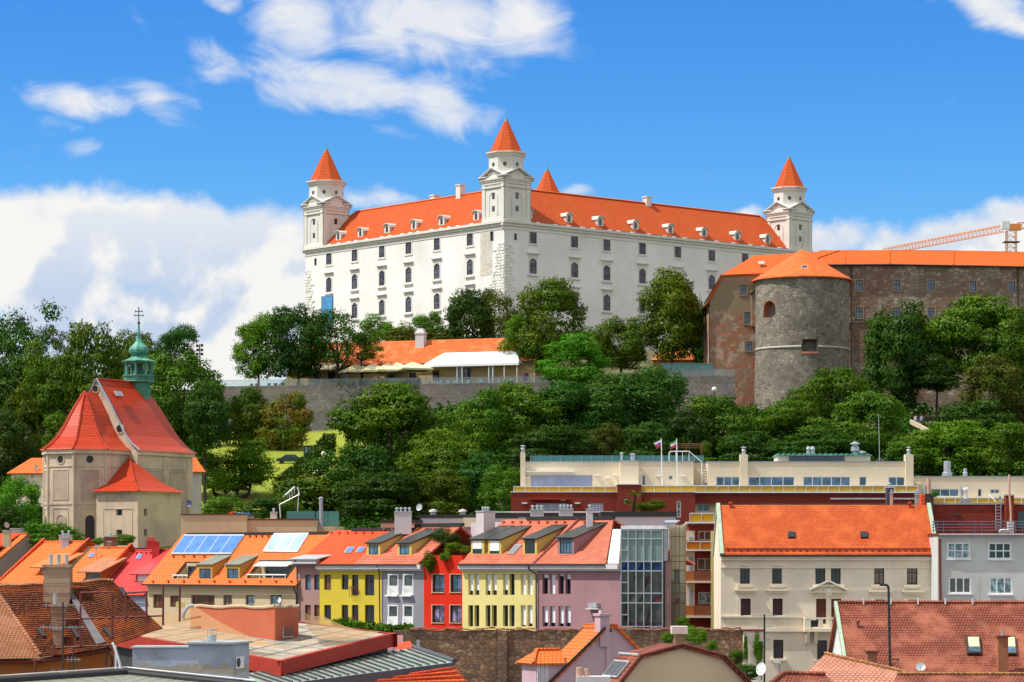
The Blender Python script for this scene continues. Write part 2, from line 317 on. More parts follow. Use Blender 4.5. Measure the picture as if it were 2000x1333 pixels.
M['curtain_wall_top'] = glassy('curtain_wall_pale', (0.21, 0.30, 0.28), 0.08, 0.7, 0.12, 0.3)
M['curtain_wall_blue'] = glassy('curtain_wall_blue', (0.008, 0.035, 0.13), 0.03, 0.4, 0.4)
M['olive_metal'] = metal_sheet('olive_metal', (0.21, 0.215, 0.165), 0.55, 0.45)
M['black_metal'] = metal_sheet('black_metal', (0.022, 0.025, 0.022), 0.5, 0.4)
M['rust_metal'] = metal_sheet('rust_metal', (0.44, 0.165, 0.07), 0.6, 0.45)
M['orange_metal'] = metal_sheet('orange_metal', (0.74, 0.19, 0.035), 0.8, 0.45)
M['crimson_metal'] = metal_sheet('crimson_metal', (0.46, 0.050, 0.055), 0.8, 0.4)
M['green_metal'] = metal_sheet('green_metal', (0.21, 0.27, 0.225), 0.55, 0.45)
M['flat_roof'] = metal_sheet('flat_roof', (0.56, 0.50, 0.42), 1.1, 0.7)
M['zinc'] = plain('zinc', (0.42, 0.45, 0.46), 0.4, 0.2)
M['gutter'] = plain('gutter_dark', (0.03, 0.026, 0.024), 0.5)
M['gutter_red'] = plain('gutter_red', (0.14, 0.018, 0.012), 0.5)
M['green_edge'] = plain('green_copper_edge', (0.36, 0.45, 0.33), 0.6)
M['crane'] = plain('crane_orange', (0.72, 0.26, 0.06), 0.5)
M['canvas'] = plain('cream_canvas', (0.66, 0.58, 0.36), 0.8)
M['tent'] = plain('white_tent', (0.85, 0.85, 0.86), 0.6, 0, 0.03)
M['chair'] = plain('pale_blue_chair', (0.40, 0.58, 0.66), 0.5)
M['purple'] = plain('purple_plastic', (0.16, 0.02, 0.16), 0.5)
M['bark'] = plain('bark', (0.045, 0.033, 0.024), 0.9, 0, 0.4, 3)
M['lamp'] = plain('lamp_globe', (0.85, 0.80, 0.66), 0.35, 0, 0.03)
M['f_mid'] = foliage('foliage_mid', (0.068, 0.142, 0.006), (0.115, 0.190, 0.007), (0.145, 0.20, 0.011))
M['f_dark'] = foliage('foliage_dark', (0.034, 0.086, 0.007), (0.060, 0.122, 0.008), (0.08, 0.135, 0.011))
M['f_olive'] = foliage('foliage_olive', (0.092, 0.160, 0.005), (0.135, 0.205, 0.006), (0.07, 0.11, 0.007))
M['f_bright'] = foliage('foliage_bright', (0.080, 0.190, 0.006), (0.130, 0.250, 0.008), (0.18, 0.26, 0.013))
M['f_brown'] = foliage('foliage_browning', (0.10, 0.105, 0.010), (0.080, 0.118, 0.008), (0.14, 0.085, 0.012))
M['f_autumn'] = foliage('foliage_turning', (0.105, 0.175, 0.006), (0.20, 0.095, 0.012), (0.15, 0.195, 0.010), 0.3)
# ------------------------------------------------------------------ mesh helpers
class MB:
 def __init__(s): s.v = []; s.f = []; s.uv = []; s.mi = []; s.M = None
 def face(s, pts, mi=0, uv=None):
  if s.M is not None: pts = [s.M @ Vector(p) for p in pts]
  else: pts = [Vector(p) for p in pts]
  i = len(s.v); s.v += pts; s.f.append(list(range(i, i + len(pts)))); s.mi.append(mi)
  if uv is None:
   n = Vector((0, 0, 0))
   for a in range(len(pts)):
    p, r = pts[a], pts[(a + 1) % len(pts)]
    n += Vector(((p.y - r.y) * (p.z + r.z), (p.z - r.z) * (p.x + r.x), (p.x - r.x) * (p.y + r.y)))
   if n.length > 0: n.normalize()
   t = Vector((-n.y, n.x, 0))
   if t.length < 0.05: t = Vector((1, 0, 0))
   t.normalize(); b = n.cross(t)
   uv = [(p.dot(t), p.dot(b)) for p in pts]
  s.uv += list(uv)
  return s
 def box(s, x0, x1, y0, y1, z0, z1, mi=0):
  a = [(x0, y0, z0), (x1, y0, z0), (x1, y1, z0), (x0, y1, z0), (x0, y0, z1), (x1, y0, z1), (x1, y1, z1), (x0, y1, z1)]
  for q in ((0, 1, 5, 4), (1, 2, 6, 5), (2, 3, 7, 6), (3, 0, 4, 7), (4, 5, 6, 7), (3, 2, 1, 0)): s.face([a[i] for i in q], mi)
  return s
 def slab(s, pts, th, mi=0):
  """solid sheet: polygon pts (outer side seen anticlockwise) thickened inward by th"""
  P = [Vector(p) for p in pts]; n = Vector((0, 0, 0))
  for a in range(len(P)):
   p, r = P[a], P[(a + 1) % len(P)]
   n += Vector(((p.y - r.y) * (p.z + r.z), (p.z - r.z) * (p.x + r.x), (p.x - r.x) * (p.y + r.y)))
  n.normalize(); Q = [p - n * th for p in P]
  s.face(P, mi); s.face(Q[::-1], mi)
  for a in range(len(P)):
   b = (a + 1) % len(P); s.face([P[a], Q[a], Q[b], P[b]], mi)
  return s
 def prism(s, poly, z0, z1, mi=0, cap=True):
  n = len(poly)
  for a in range(n):
   (x0, y0), (x1, y1) = poly[a], poly[(a + 1) % n]
   s.face([(x0, y0, z0), (x1, y1, z0), (x1, y1, z1), (x0, y0, z1)], mi)
  if cap: s.face([(x, y, z1) for x, y in poly], mi); s.face([(x, y, z0) for x, y in poly][::-1], mi)
  return s
 def rings(s, rings, mi=0, cap=True, closed=True):
  """loft through rings of equal length"""
  for a, b in zip(rings[:-1], rings[1:]):
   n = len(a)
   for i in range(n if closed else n - 1):
    j = (i + 1) % n
    q = [a[i], a[j], b[j], b[i]]
    if (Vector(q[2]) - Vector(q[3])).length < 1e-5: q = q[:3]
    elif (Vector(q[0]) - Vector(q[1])).length < 1e-5: q = q[1:]
    s.face(q, mi)
  if cap and closed:
   if (Vector(rings[-1][0]) - Vector(rings[-1][1])).length > 1e-4: s.face(rings[-1], mi)
   if (Vector(rings[0][0]) - Vector(rings[0][1])).length > 1e-4: s.face(rings[0][::-1], mi)
  return s
 def lathe(s, prof, c=(0, 0, 0), n=16, rot=0.0, mi=0):
  return s.rings([[(c[0] + r * math.cos(rot + 2 * math.pi * i / n), c[1] + r * math.sin(rot + 2 * math.pi * i / n), c[2] + z) for i in range(n)] for r, z in prof], mi)
 def tube(s, p0, p1, r0, r1=None, n=6, mi=0):
  p0, p1 = Vector(p0), Vector(p1); r1 = r0 if r1 is None else r1
  d = (p1 - p0).normalized(); a = d.orthogonal().normalized(); b = d.cross(a)
  rg = [[tuple(p + (a * math.cos(6.28318 * i / n) + b * math.sin(6.28318 * i / n)) * r) for i in range(n)] for p, r in ((p0, r0), (p1, r1))]
  return s.rings(rg, mi)
 def path(s, pts, r, n=6, mi=0):
  for a, b in zip(pts[:-1], pts[1:]): s.tube(a, b, r, r, n, mi)
  return s
 def build(s, name, mats, parent=None, loc=None, rz=0.0, smooth=False):
  me = bpy.data.meshes.new(name)
  me.from_pydata([tuple(v) for v in s.v], [], s.f)
  u = me.uv_layers.new(name='UVMap'); u.data.foreach_set('uv', np.array(s.uv, dtype='f').ravel())
  if not isinstance(mats, (list, tuple)): mats = [mats]
  for m in mats: me.materials.append(M[m] if isinstance(m, str) else m)
  me.polygons.foreach_set('material_index', s.mi)
  if smooth: me.polygons.foreach_set('use_smooth', [True] * len(s.f))
  me.update()
  return put(name, me, parent, loc, rz)
def put(name, me, parent=None, loc=None, rz=0.0, scale=None):
 o = bpy.data.objects.new(name, me); COL.objects.link(o)
 if parent is not None: o.parent = parent
 if loc is not None: o.location = loc
 o.rotation_euler = (0, 0, rz)
 if scale is not None: o.scale = scale
 return o
def tag(o, label=None, cat=None, group=None, kind=None):
 if label: o['label'] = label
 if cat: o['category'] = cat
 if group: o['group'] = group
 if kind: o['kind'] = kind
 return o
def empty(name, loc, rz=0.0, label=None, cat=None, group=None):
 o = bpy.data.objects.new(name, None); COL.objects.link(o); o.location = loc; o.rotation_euler = (0, 0, rz); o.empty_display_size = 0.5
 return tag(o, label, cat, group)
def W(px, py, D): return Vector(((px - 1000) / FP * D, D, (YH - py) / FP * D))
def zof(py, D): return (YH - py) / FP * D
def copy_tree(o, parent=None):
 c = o.copy(); COL.objects.link(c); c.parent = parent
 for ch in list(o.children): copy_tree(ch, c)
 return c

class Plane:
 """a vertical plane in a building's frame; turns rows and columns of the survey photo into metres on the wall"""
 def __init__(s, B, ox, oy, ang):
  s.B = B; s.ox, s.oy, s.ang = ox, oy, ang
  c, n = math.cos(B.rz), math.sin(B.rz)
  s.wx = B.x + ox * c - oy * n; s.wy = B.y + ox * n + oy * c
  a = B.rz + ang; s.ex, s.ey = math.cos(a), math.sin(a); s.nx, s.ny = -s.ey, s.ex
  s.M = Matrix.Translation((ox, oy, 0)) @ Matrix.Rotation(ang, 4, 'Z')
 def t(s, px, d=0.0):
  u = (px - 1000) / FP; x, y = s.wx + d * s.nx, s.wy + d * s.ny
  return (u * y - x) / (s.ex - u * s.ey)
 def at(s, px, py, d=0.0):
  t = s.t(px, d); D = s.wy + t * s.ey + d * s.ny
  return t, (YH - py) / FP * D - s.B.z
 def z(s, px, py, d=0.0): return s.at(px, py, d)[1]
 def rect(s, r, d=0.0):
  """(px0, px1, py_top, py_bottom) -> t0, t1, z0, z1"""
  t0, z1 = s.at(r[0], r[2], d); t1, z0 = s.at(r[1], r[3], d)
  zc = s.at((r[0] + r[1]) / 2, r[2], d)[1], s.at((r[0] + r[1]) / 2, r[3], d)[1]
  return t0, t1, zc[1], zc[0]
 def back(s, t, px, py):
  """depth and height of a point standing behind the wall at t that shows at (px, py)"""
  u = (px - 1000) / FP; x, y = s.wx + t * s.ex, s.wy + t * s.ey
  d = (u * y - x) / (s.nx - u * s.ny); return d, (YH - py) / FP * (y + d * s.ny) - s.B.z
 def world(s, t, d, z): return Vector((s.wx + t * s.ex + d * s.nx, s.wy + t * s.ey + d * s.ny, z + s.B.z))

class Bld:
 def __init__(s, name, label, cat, px, D, phi, pyb=None, z=None, group=None):
  s.x = (px - 1000) / FP * D; s.y = D; s.rz = -R(phi); s.z = z if z is not None else zof(pyb, D)
  s.o = empty(name, (s.x, s.y, s.z), s.rz, label, cat, group); s.F = Plane(s, 0, 0, 0)
 def plane(s, ox, oy, ang): return Plane(s, ox, oy, ang)

def wall_holes(mb, t0, t1, z0, z1, holes, dep=0.2, mi=0, d=0.0):
 """front wall at depth d with openings and their reveals; holes are (t0, t1, z0, z1)"""
 xs = sorted({t0, t1} | {min(max(h[i], t0), t1) for h in holes for i in (0, 1)}); zs = sorted({z0, z1} | {min(max(h[i], z0), z1) for h in holes for i in (2, 3)})
 for a, b in zip(xs[:-1], xs[1:]):
  if b - a < 1e-4: continue
  for c, e in zip(zs[:-1], zs[1:]):
   if e - c < 1e-4: continue
   mx, mz = (a + b) / 2, (c + e) / 2
   if any(h[0] < mx < h[1] and h[2] < mz < h[3] for h in holes): continue
   mb.face([(a, d, c), (b, d, c), (b, d, e), (a, d, e)], mi)
 for (a, b, c, e) in holes:
  k = d + dep
  mb.face([(a, d, c), (a, k, c), (a, k, e), (a, d, e)][::-1], mi); mb.face([(b, d, c), (b, d, e), (b, k, e), (b, k, c)][::-1], mi)
  mb.face([(a, d, e), (a, k, e), (b, k, e), (b, d, e)][::-1], mi); mb.face([(a, d, c), (b, d, c), (b, k, c), (a, k, c)][::-1], mi)
WCACHE = {}
def win_mesh(w, h, style):
 """(frame mesh, pane mesh) for a window w x h; style = (frame mat, pane mat, columns, row positions, frame width, arched)"""
 fm, pm, cols, rows, fw, arch = style
 k = (round(w, 2), round(h, 2), style)
 if k in WCACHE: return WCACHE[k]
 f = MB(); x = w / 2
 f.box(-x, -x + fw, 0, .06, 0, h); f.box(x - fw, x, 0, .06, 0, h); f.box(-x + fw, x - fw, 0, .06, 0, fw); f.box(-x + fw, x - fw, 0, .06, h - fw, h)
 mw = fw * 0.8
 zs = [fw] + [h * r for r in rows] + [h - fw]
 for r in rows: f.box(-x + fw, x - fw, .004, .056, h * r - mw / 2, h * r + mw / 2)
 for c in range(1, cols):
  cx = -x + w * c / cols
  for a, b in zip(zs[:-1], zs[1:]):
   f.box(cx - mw / 2, cx + mw / 2, .008, .052, a + (0 if a == fw else mw / 2), b - (0 if b == h - fw else mw / 2))
 if arch:
  for sgn in (-1, 1):
   f.face([(sgn * x * .98, .002, h - fw), (sgn * x * .35, .002, h - fw), (sgn * x * .98, .002, h - fw - w * .28)][::sgn])
 g = MB().face([(-x + .01, .03, .01), (x - .01, .03, .01), (x - .01, .03, h - .01), (-x + .01, .03, h - .01)])
 def me(mb, nm, m):
  o = mb.build(nm, m); d = o.data; bpy.data.objects.remove(o); return d
 WCACHE[k] = (me(f, 'window', fm), me(g, 'pane', pm)); return WCACHE[k]
def window(B, pl, h, style, dep=0.14, label=None, blind=None, name='window'):
 """a window set into the opening h = (t0, t1, z0, z1) of plane pl"""
 w, hh = h[1] - h[0], h[3] - h[2]
 fme, pme = win_mesh(w, hh, style)
 p = pl.M @ Vector(((h[0] + h[1]) / 2, dep, h[2]))
 o = put(name, fme, B.o, p, pl.ang); put('pane', pme, o)
 if label: o['label'] = label
 if blind:
  b = MB().box(-w / 2 + .02, w / 2 - .02, -.05, -.012, hh * (1 - blind), hh - .02)
  b.box(-w / 2 + .01, w / 2 - .01, -.09, -.012, hh - .17, hh - .015)
  b.build('roller_blind', 'blind', o)
 return o

class Roof:
 """one pitched slope rising from an eave along plane pl"""
 def __init__(s, pl, ze, tan, oh=0.4): s.pl, s.ze, s.tan, s.oh = pl, ze, tan, oh
 def zr(s, d): return s.ze + (d + s.oh) * s.tan
 def at(s, px, py):
  u, v = (px - 1000) / FP, (YH - py) / FP; p = s.pl
  k = -p.wx * p.nx - p.wy * p.ny                       # d = D*(u nx + ny) + k
  m = u * p.nx + p.ny
  D = (s.ze + s.B_z() + (k + s.oh) * s.tan) / (v - m * s.tan)
  d = D * m + k; t = (u * D - p.wx) * p.ex + (D - p.wy) * p.ey
  return t, d, v * D - p.B.z
 def B_z(s): return s.pl.B.z
 def lift(s, px, py, up=0.06):
  t, d, z = s.at(px, py); return (t, d - up * .5, z + up)
 def pt(s, t, d): return (t, d, s.zr(d))
def skylight(B, rf, c, fm='zinc', pm='skylight', up=0.12, n=1, label=None, fw=0.12, name='skylight'):
 """c: photo corners bottom-left, bottom-right, top-right, top-left lying on the slope"""
 P = [Vector(rf.lift(*q, up)) for q in c]
 b = MB(); b.M = rf.pl.M
 b.slab(P, up + .02); o = b.build(name, fm, B.o)
 if label: o['label'] = label
 g = MB(); g.M = rf.pl.M
 nrm = (P[1] - P[0]).cross(P[3] - P[0]).normalized() * .012
 L = (P[1] - P[0]).length
 for i in range(n):
  a0, a1 = (i + (fw / L * n if 1 else 0)) / n, (i + 1 - fw / L * n * .5) / n
  q = lambda a, e: (P[0].lerp(P[1], a)).lerp(P[3].lerp(P[2], a), e) + nrm
  g.face([q(a0, .07), q(a1, .07), q(a1, .93), q(a0, .93)])
 g.build('pane', pm, o); return o
def dormer(B, rf, pxl, pxr, pyb, pyt, rise=0.12, wallm='beige', roofm='olive_metal', frm='brown_frame', pm='pane', cols=2, over=0.18, win=(0.1, 0.9, 0.08, 0.88), blind=None, rows=(), rth=0.12, frontm=None):
 """shed dormer: front corners seen at pxl..pxr, foot row pyb, eaves row pyt; its roof runs back until it meets the slope"""
 t0, d, z0 = rf.at(pxl, pyb); t1, zt = rf.pl.at(pxr, pyt, d); zt = rf.pl.at(pxl, pyt, d)[1]
 h = zt - z0; w = t1 - t0; nm = bool(frontm)
 dm = d + h / (rf.tan - rise) if rf.tan > rise else d + 3
 m = MB(); m.M = rf.pl.M
 hole = (t0 + w * win[0], t0 + w * win[1], z0 + h * win[2], z0 + h * win[3])
 wall_holes(m, t0, t1, z0 - .3, zt, [hole], .08, 0, d)
 for t, f in ((t0, 1), (t1, -1)):
  m.face([(t, d, z0 - .3), (t, d, zt), (t, dm, zt + (dm - d) * rise), (t, dm, rf.zr(dm) - .3)][::f])
 o = m.build('dormer', wallm, B.o)
 r = MB(); r.M = rf.pl.M; e = over
 r.slab([(t0 - e, d - e, zt + .1 - e * rise), (t1 + e, d - e, zt + .1 - e * rise), (t1 + e, dm + .3, zt + .1 + (dm + .3 - d) * rise), (t0 - e, dm + .3, zt + .1 + (dm + .3 - d) * rise)], rth)
 r.build('dormer_roof', roofm, o)
 pl2 = rf.pl
 ww, hh = hole[1] - hole[0], hole[3] - hole[2]
 fme, pme = win_mesh(ww, hh, (frm, pm, cols, tuple(rows), .07, False))
 wo = put('window', fme, o, pl2.M @ Vector(((hole[0] + hole[1]) / 2, d + .05, hole[2])), pl2.ang)
 put('pane', pme, wo) if False else put('window_pane', pme, o, pl2.M @ Vector(((hole[0] + hole[1]) / 2, d + .05, hole[2])), pl2.ang)
 if blind:
  k = MB(); k.M = pl2.M; k.box(hole[0] + .02, hole[1] - .02, d - .02, d + .03, hole[3] - hh * blind, hole[3] - .01); k.build('roller_blind', 'blind', o)
 return o
def chimney(name, label, c, D, wallm, pots=3, dep=1.0, cap='zinc', potm='steel', phi=0, pyb=None, top=None, own=True, parent=None, poth=0.4):
 """stack between photo columns c[0]..c[1], rows c[2] (top)..c[3] (foot) at distance D"""
 x0, x1 = (c[0] - 1000) / FP * D, (c[1] - 1000) / FP * D; z1, z0 = zof(c[2], D), zof(c[3], D); w = x1 - x0
 o = empty(name, ((x0 + x1) / 2, D + dep / 2, z0), -R(phi), label, 'chimney')
 m = MB().box(-w / 2, w / 2, -dep / 2, dep / 2, -0.5, z1 - z0 - .12); m.build('stack', wallm, o)
 MB().box(-w / 2 - .06, w / 2 + .06, -dep / 2 - .06, dep / 2 + .06, z1 - z0 - .12, z1 - z0).build('cap', cap, o)
 for i in range(pots):
  x = (i + .5) / pots * w - w / 2; r = min(.14, w / pots * .38)
  MB().lathe([(r * .8, 0), (r * .8, poth * .55), (r * 1.25, poth * .6), (r * 1.2, poth * .85), (r * .3, poth)], (x, 0, z1 - z0), 8).build('pot', potm, o)
 return o
def dish(label, px, py, D, rpx, face=(-.5, -.8, .25), m='palegrey', polez=1.2):
 """satellite dish on a short pole"""
 c = W(px, py, D); r = rpx / FP * D; n = Vector(face).normalized()
 o = empty('satellite_dish', c - Vector((0, 0, polez)), 0, label, 'satellite dish')
 rot = n.to_track_quat('Z', 'Y').to_matrix().to_4x4(); b = MB(); b.M = Matrix.Translation((0, 0, polez)) @ rot
 b.lathe([(0.001, -.16 * r), (r * .5, -.12 * r), (r * .85, -.02 * r), (r, .06 * r), (r, .1 * r), (r * .84, .03 * r), (r * .5, -.06 * r), (0.001, -.1 * r)], n=20); b.build('reflector', m, o, smooth=True)
 a = MB(); a.M = b.M; a.tube((0, -r * .9, 0), (0, -r * .25, r * .95), r * .045); a.tube((0, -r * .25, r * .8), (0, -r * .25, r * 1.02), r * .13); a.build('feed_arm', 'steel', o)
 p = MB().tube((0, .12, 0), (0, .12, polez), r * .07); p.tube((0, .12, polez * .95), tuple(n * -.1 * r + Vector((0, 0, polez))), r * .1); p.build('pole', 'gutter', o)
 return o
def antenna(label, px, pyt, pyb, D, bars=((.1, .5), (.3, .4)), r=.03, m='gutter', yaw=20):
 """aerial mast with crossed elements"""
 z1, z0 = zof(pyt, D), zof(pyb, D); h = z1 - z0; o = empty('aerial', ((px - 1000) / FP * D, D, z0), R(yaw), label, 'aerial')
 MB().tube((0, 0, 0), (0, 0, h), r).build('mast', m, o)
 for f, L in bars:
  b = MB(); z = h * (1 - f); b.tube((-L, 0, z), (L, 0, z), r * .5, n=4)
  k = max(4, int(L / .12))
  for i in range(k): x = -L + 2 * L * (i + .5) / k; q = .28 - .1 * i / k; b.tube((x, -q, z), (x, q, z), r * .3, n=4); b.tube((x, 0, z - q * .4), (x, 0, z + q * .4), r * .3, n=4)
  b.build('element', 'steel', o)
 return o
# ------------------------------------------------------------------ ground and hill
def lerp_tab(tab, y):
 if y <= tab[0][0]: return tab[0][1]
 for (a, b), (c, d) in zip(tab[:-1], tab[1:]):
  if y <= c: return b + (d - b) * (y - a) / (c - a)
 return tab[-1][1]
def sstep(x, a, b):
 t = min(1, max(0, (x - a) / (b - a))); return t * t * (3 - 2 * t)
WALL_A, WALL_B = (-56.0, 532.0), (41.0, 514.0)      # the rampart line
def wall_y(x): return WALL_A[1] + (x - WALL_A[0]) * (WALL_B[1] - WALL_A[1]) / (WALL_B[0] - WALL_A[0])
TL = [(296, -14.2), (312, -7), (330, 0.5), (352, 2.5), (372, 4), (400, 8.0), (440, 14.2), (480, 20.2), (505, 22.2), (530, 24.5), (600, 30), (720, 34), (900, 30), (1500, -14.2)]
TR = [(296, -14.2), (345, -9), (350, -1), (372, 5), (420, 13.5), (470, 21.5), (505, 26), (535, 29), (600, 32), (720, 34), (900, 30), (1500, -14.2)]
def ter(x, y):
 s = sstep(x / y, -0.075, -0.015)
 h = lerp_tab(TL, y) * (1 - s) + lerp_tab(TR, y) * s
 wy = wall_y(min(max(x, -70), 60))
 if x / y < 0.075 or y > 545:
  k = sstep(y, wy + 0.5, wy + 1.6)
  terr = 32.6 + sstep(x, 0, 45) * 1.0
  h = h * (1 - k) + max(h, terr) * k
 if y > 560:
  m = sstep(x, -58, -40) * sstep(y, 562, 604) * (1 - sstep(y, 760, 900)) * (1 - sstep(x, 130, 200))
  h = h * (1 - m) + 45.5 * m
 edge = 1 - sstep(abs(x) / y, 0.55, 0.9)
 h = -14.2 + (h + 14.2) * edge
 return h + 0.25 * math.sin(x * .31 + y * .17) * math.sin(y * .23) * (1 if 330 < y < 500 else 0)
m, q = mat('street_ground_mat'); q.ln(q.mix(q.smooth(q.noise(pos(q), 0.08, 6), 0.3, 0.7), (0.10, 0.095, 0.085), (0.17, 0.15, 0.13)), q.b.inputs['Base Color']); q.b.inputs['Roughness'].default_value = 0.9
M['street'] = m
m, q = mat('hill_grass_mat'); p = pos(q)
c = q.mix(q.smooth(q.noise(p, 0.12, 6, 0.6), 0.35, 0.65), (0.20, 0.27, 0.008), (0.29, 0.31, 0.012))
c = q.mix(q.smooth(q.noise(p, 0.3, 7, 0.7), 0.5, 0.72, 0.0, 0.8), c, (0.17, 0.135, 0.02))
c = q.mix(q.smooth(q.noise(p, 3.0, 4, 0.7), 0.35, 0.8, 0.0, 0.5), c, (0.08, 0.13, 0.01))
sp = q.n('ShaderNodeSeparateXYZ'); q.ln(p, sp.inputs[0])
sl_ = q.math('DIVIDE', sp.outputs[0], sp.outputs[1])
lawn = q.math('MULTIPLY', q.math('MULTIPLY', q.smooth(sl_, -0.135, -0.12), q.smooth(sl_, -0.045, -0.06)), q.smooth(sp.outputs[1], 530, 515))
c = q.mix(lawn, q.mix(q.smooth(q.noise(p, 0.25, 6, 0.65), 0.35, 0.65), (0.045, 0.06, 0.012), (0.13, 0.105, 0.055)), c)
q.ln(c, q.b.inputs['Base Color']); q.b.inputs['Roughness'].default_value = 0.95; bump(q, q.noise(p, 5, 4), 0.12, 0.8)
M['grass'] = m
MB().face([(-9000, 3, -14.4), (9000, 3, -14.4), (9000, 9000, -14.4), (-9000, 9000, -14.4)]).build('ground', 'street')
tag(bpy.data.objects['ground'], kind='structure')
def build_hill():
 ys = list(np.arange(296, 500, 4.0)) + list(np.arange(500, 560, 1.5)) + list(np.arange(560, 640, 5.0)) + list(np.arange(640, 1500, 40.0)) + [1500]
 xs = sorted(set(list(np.arange(-180, 181, 4.0)) + list(np.arange(-1400, -180, 60.0)) + list(np.arange(180, 1400, 60.0))))
 v = [(x, y, ter(x, y)) for y in ys for x in xs]; n = len(xs)
 f = [(j * n + i, j * n + i + 1, (j + 1) * n + i + 1, (j + 1) * n + i) for j in range(len(ys) - 1) for i in range(n - 1)]
 me = bpy.data.meshes.new('castle_hill'); me.from_pydata(v, [], f); me.materials.append(M['grass']); me.update()
 tag(put('castle_hill', me), kind='structure')
build_hill()

# ------------------------------------------------------------------ castle
CA, CBy = 96.0, 73.0
def build_castle():
 B = Bld('castle', 'huge white castle on the hilltop with orange roofs and four corner towers', 'castle', 985, 600, -40.4, z=41.5)
 PR = B.F; PL = B.plane(0, CBy, -R(90))
 ze = zof(430, 600) - B.z
 # windows: (photo column, row kind)
 zr = lambda pl, px, a, b: (pl.z(px, b), pl.z(px, a))
 L1 = zr(PL, 853.5, 463.5, 488.5); L2 = zr(PL, 853.5, 515, 545); L3 = zr(PL, 853.5, 573.5, 604)
 R1 = zr(PR, 1041, 454, 476); R2 = zr(PR, 1041, 505.5, 535); R3 = zr(PR, 1185, 576, 607)
 WW = 2.05
 wins = []
 for px in (642.5, 692.7, 746, 798, 853.5, 918):
  for z, k in ((L1, 0), (L2, 1), (L3, 1)):
   if px < 650 and z is L3: continue
   wins.append((PL, PL.t(px), z, k))
 for px in (1041, 1122, 1185, 1254.5, 1323.5, 1390, 1455, 1517):
  for z, k in ((R1, 0), (R2, 1), (R3, 1)):
   if z is R3 and px < 1100: continue
   wins.append((PR, PR.t(px), z, k))
 small = [(PL, PL.t(616), zr(PL, 616, 505, 519), .95), (PL, PL.t(960.5), zr(PL, 960.5, 453, 471.5), 1.15), (PR, PR.t(1007), zr(PR, 1007, 456.5, 469.5), .85)]
 w = MB()
 for pl, t0, t1 in ((PR, 0, CA), (PL, 0, CBy)):
  hs = [(t - WW / 2, t + WW / 2, z[0], z[1]) for p, t, z, k in wins if p is pl] + [(t - s / 2, t + s / 2, z[0], z[1]) for p, t, z, s in small if p is pl]
  w.M = pl.M; wall_holes(w, t0, t1, 0, ze - .2, hs, .22)
 w.M = None
 for a, b in (((CA, 0), (62, 57)), ((62, 57), (0, CBy))):
  w.face([(*a, 0), (*b, 0), (*b, ze - .2), (*a, ze - .2)])
 w.build('wall', 'castle', B.o)
 # cornice
 c = MB()
 for pl, t0, t1 in ((PR, -.7, CA + .7), (PL, -.7, CBy)):
  c.M = pl.M; c.box(t0, t1 + (.0 if pl is PL else 0), -.35, .3, ze - 1.15, ze - .55); c.box(t0, t1, -.75, .3, ze - .55, ze)
  c.box(t0, t1, -.12, .3, ze - 1.9, ze - 1.7)
 c.M = None; c.build('cornice', 'trim', B.o)
 # window kinds (shared meshes)
 def kind_mesh(k, h):
  s = MB(); x = WW / 2; b = .28
  s.box(-x - b, -x, -.06, .1, -b, h + b); s.box(x, x + b, -.06, .1, -b, h + b); s.box(-x, x, -.06, .1, h, h + b); s.box(-x, x, -.06, .1, -b, 0)
  if k:
   s.box(-x - .55, x + .55, -.38, .1, -b - .3, -b - .02); s.box(-x - .3, x + .3, -.1, .1, h + b + .02, h + b + .55)
   s.box(-x - .55, x + .55, -.3, .1, h + b + .56, h + b + .72); s.box(-x - .72, x + .72, -.5, .1, h + b + .72, h + b + .95)
   for g in (-1, 1): s.face([(g * x, -.03, h), (g * x * .2, -.03, h), (g * x, -.03, h - .55)][::-g])
  else: s.box(-x - .45, x + .45, -.15, .1, -b - .14, -b - .01)
  o = s.build('window', 'trim'); d = o.data; bpy.data.objects.remove(o)
  m = MB(); f = .16
  m.box(-x, -x + f, .08, .14, 0, h); m.box(x - f, x, .08, .14, 0, h); m.box(-x + f, x - f, .08, .14, 0, f); m.box(-x + f, x - f, .08, .14, h - f, h)
  m.box(-.07, .07, .09, .15, f, h - f)
  for r in ((.35, .68) if not k else (.3, .66)): m.box(-x + f, x - f,   .072, .132, h * r - .06, h * r + .06)
  for cx in (-.44, .44): m.box(cx - .025, cx + .025, .1, .14, f, h - f)
  for r in (.16, .5, .84): m.box(-x + f, x - f, .103, .138, h * r - .02, h * r + .02)
  o = m.build('muntins', 'muntin'); e = o.data; bpy.data.objects.remove(o)
  o = MB().face([(-x, .16, 0), (x, .16, 0), (x, .16, h), (-x, .16, h)]).build('pane', 'pane_castle'); g = o.data; bpy.data.objects.remove(o)
  return d, e, g
 cache = {}
 for pl, t, z, k in wins:
  h = z[1] - z[0]; key = (k, round(h, 2))
  if key not in cache: cache[key] = kind_mesh(k, h)
  d, e, g = cache[key]
  o = put('window', d, B.o, pl.M @ Vector((t, 0, z[0])), pl.ang); put('muntins', e, o); put('pane', g, o)
 for pl, t, z, s in small: window(B, pl, (t - s / 2, t + s / 2, z[0], z[1]), ('dark', 'pane', 1, (), .08, False), .25)
 # rusticated quoins and ashlar patch
 qn = MB(); rnd = random.Random(3)
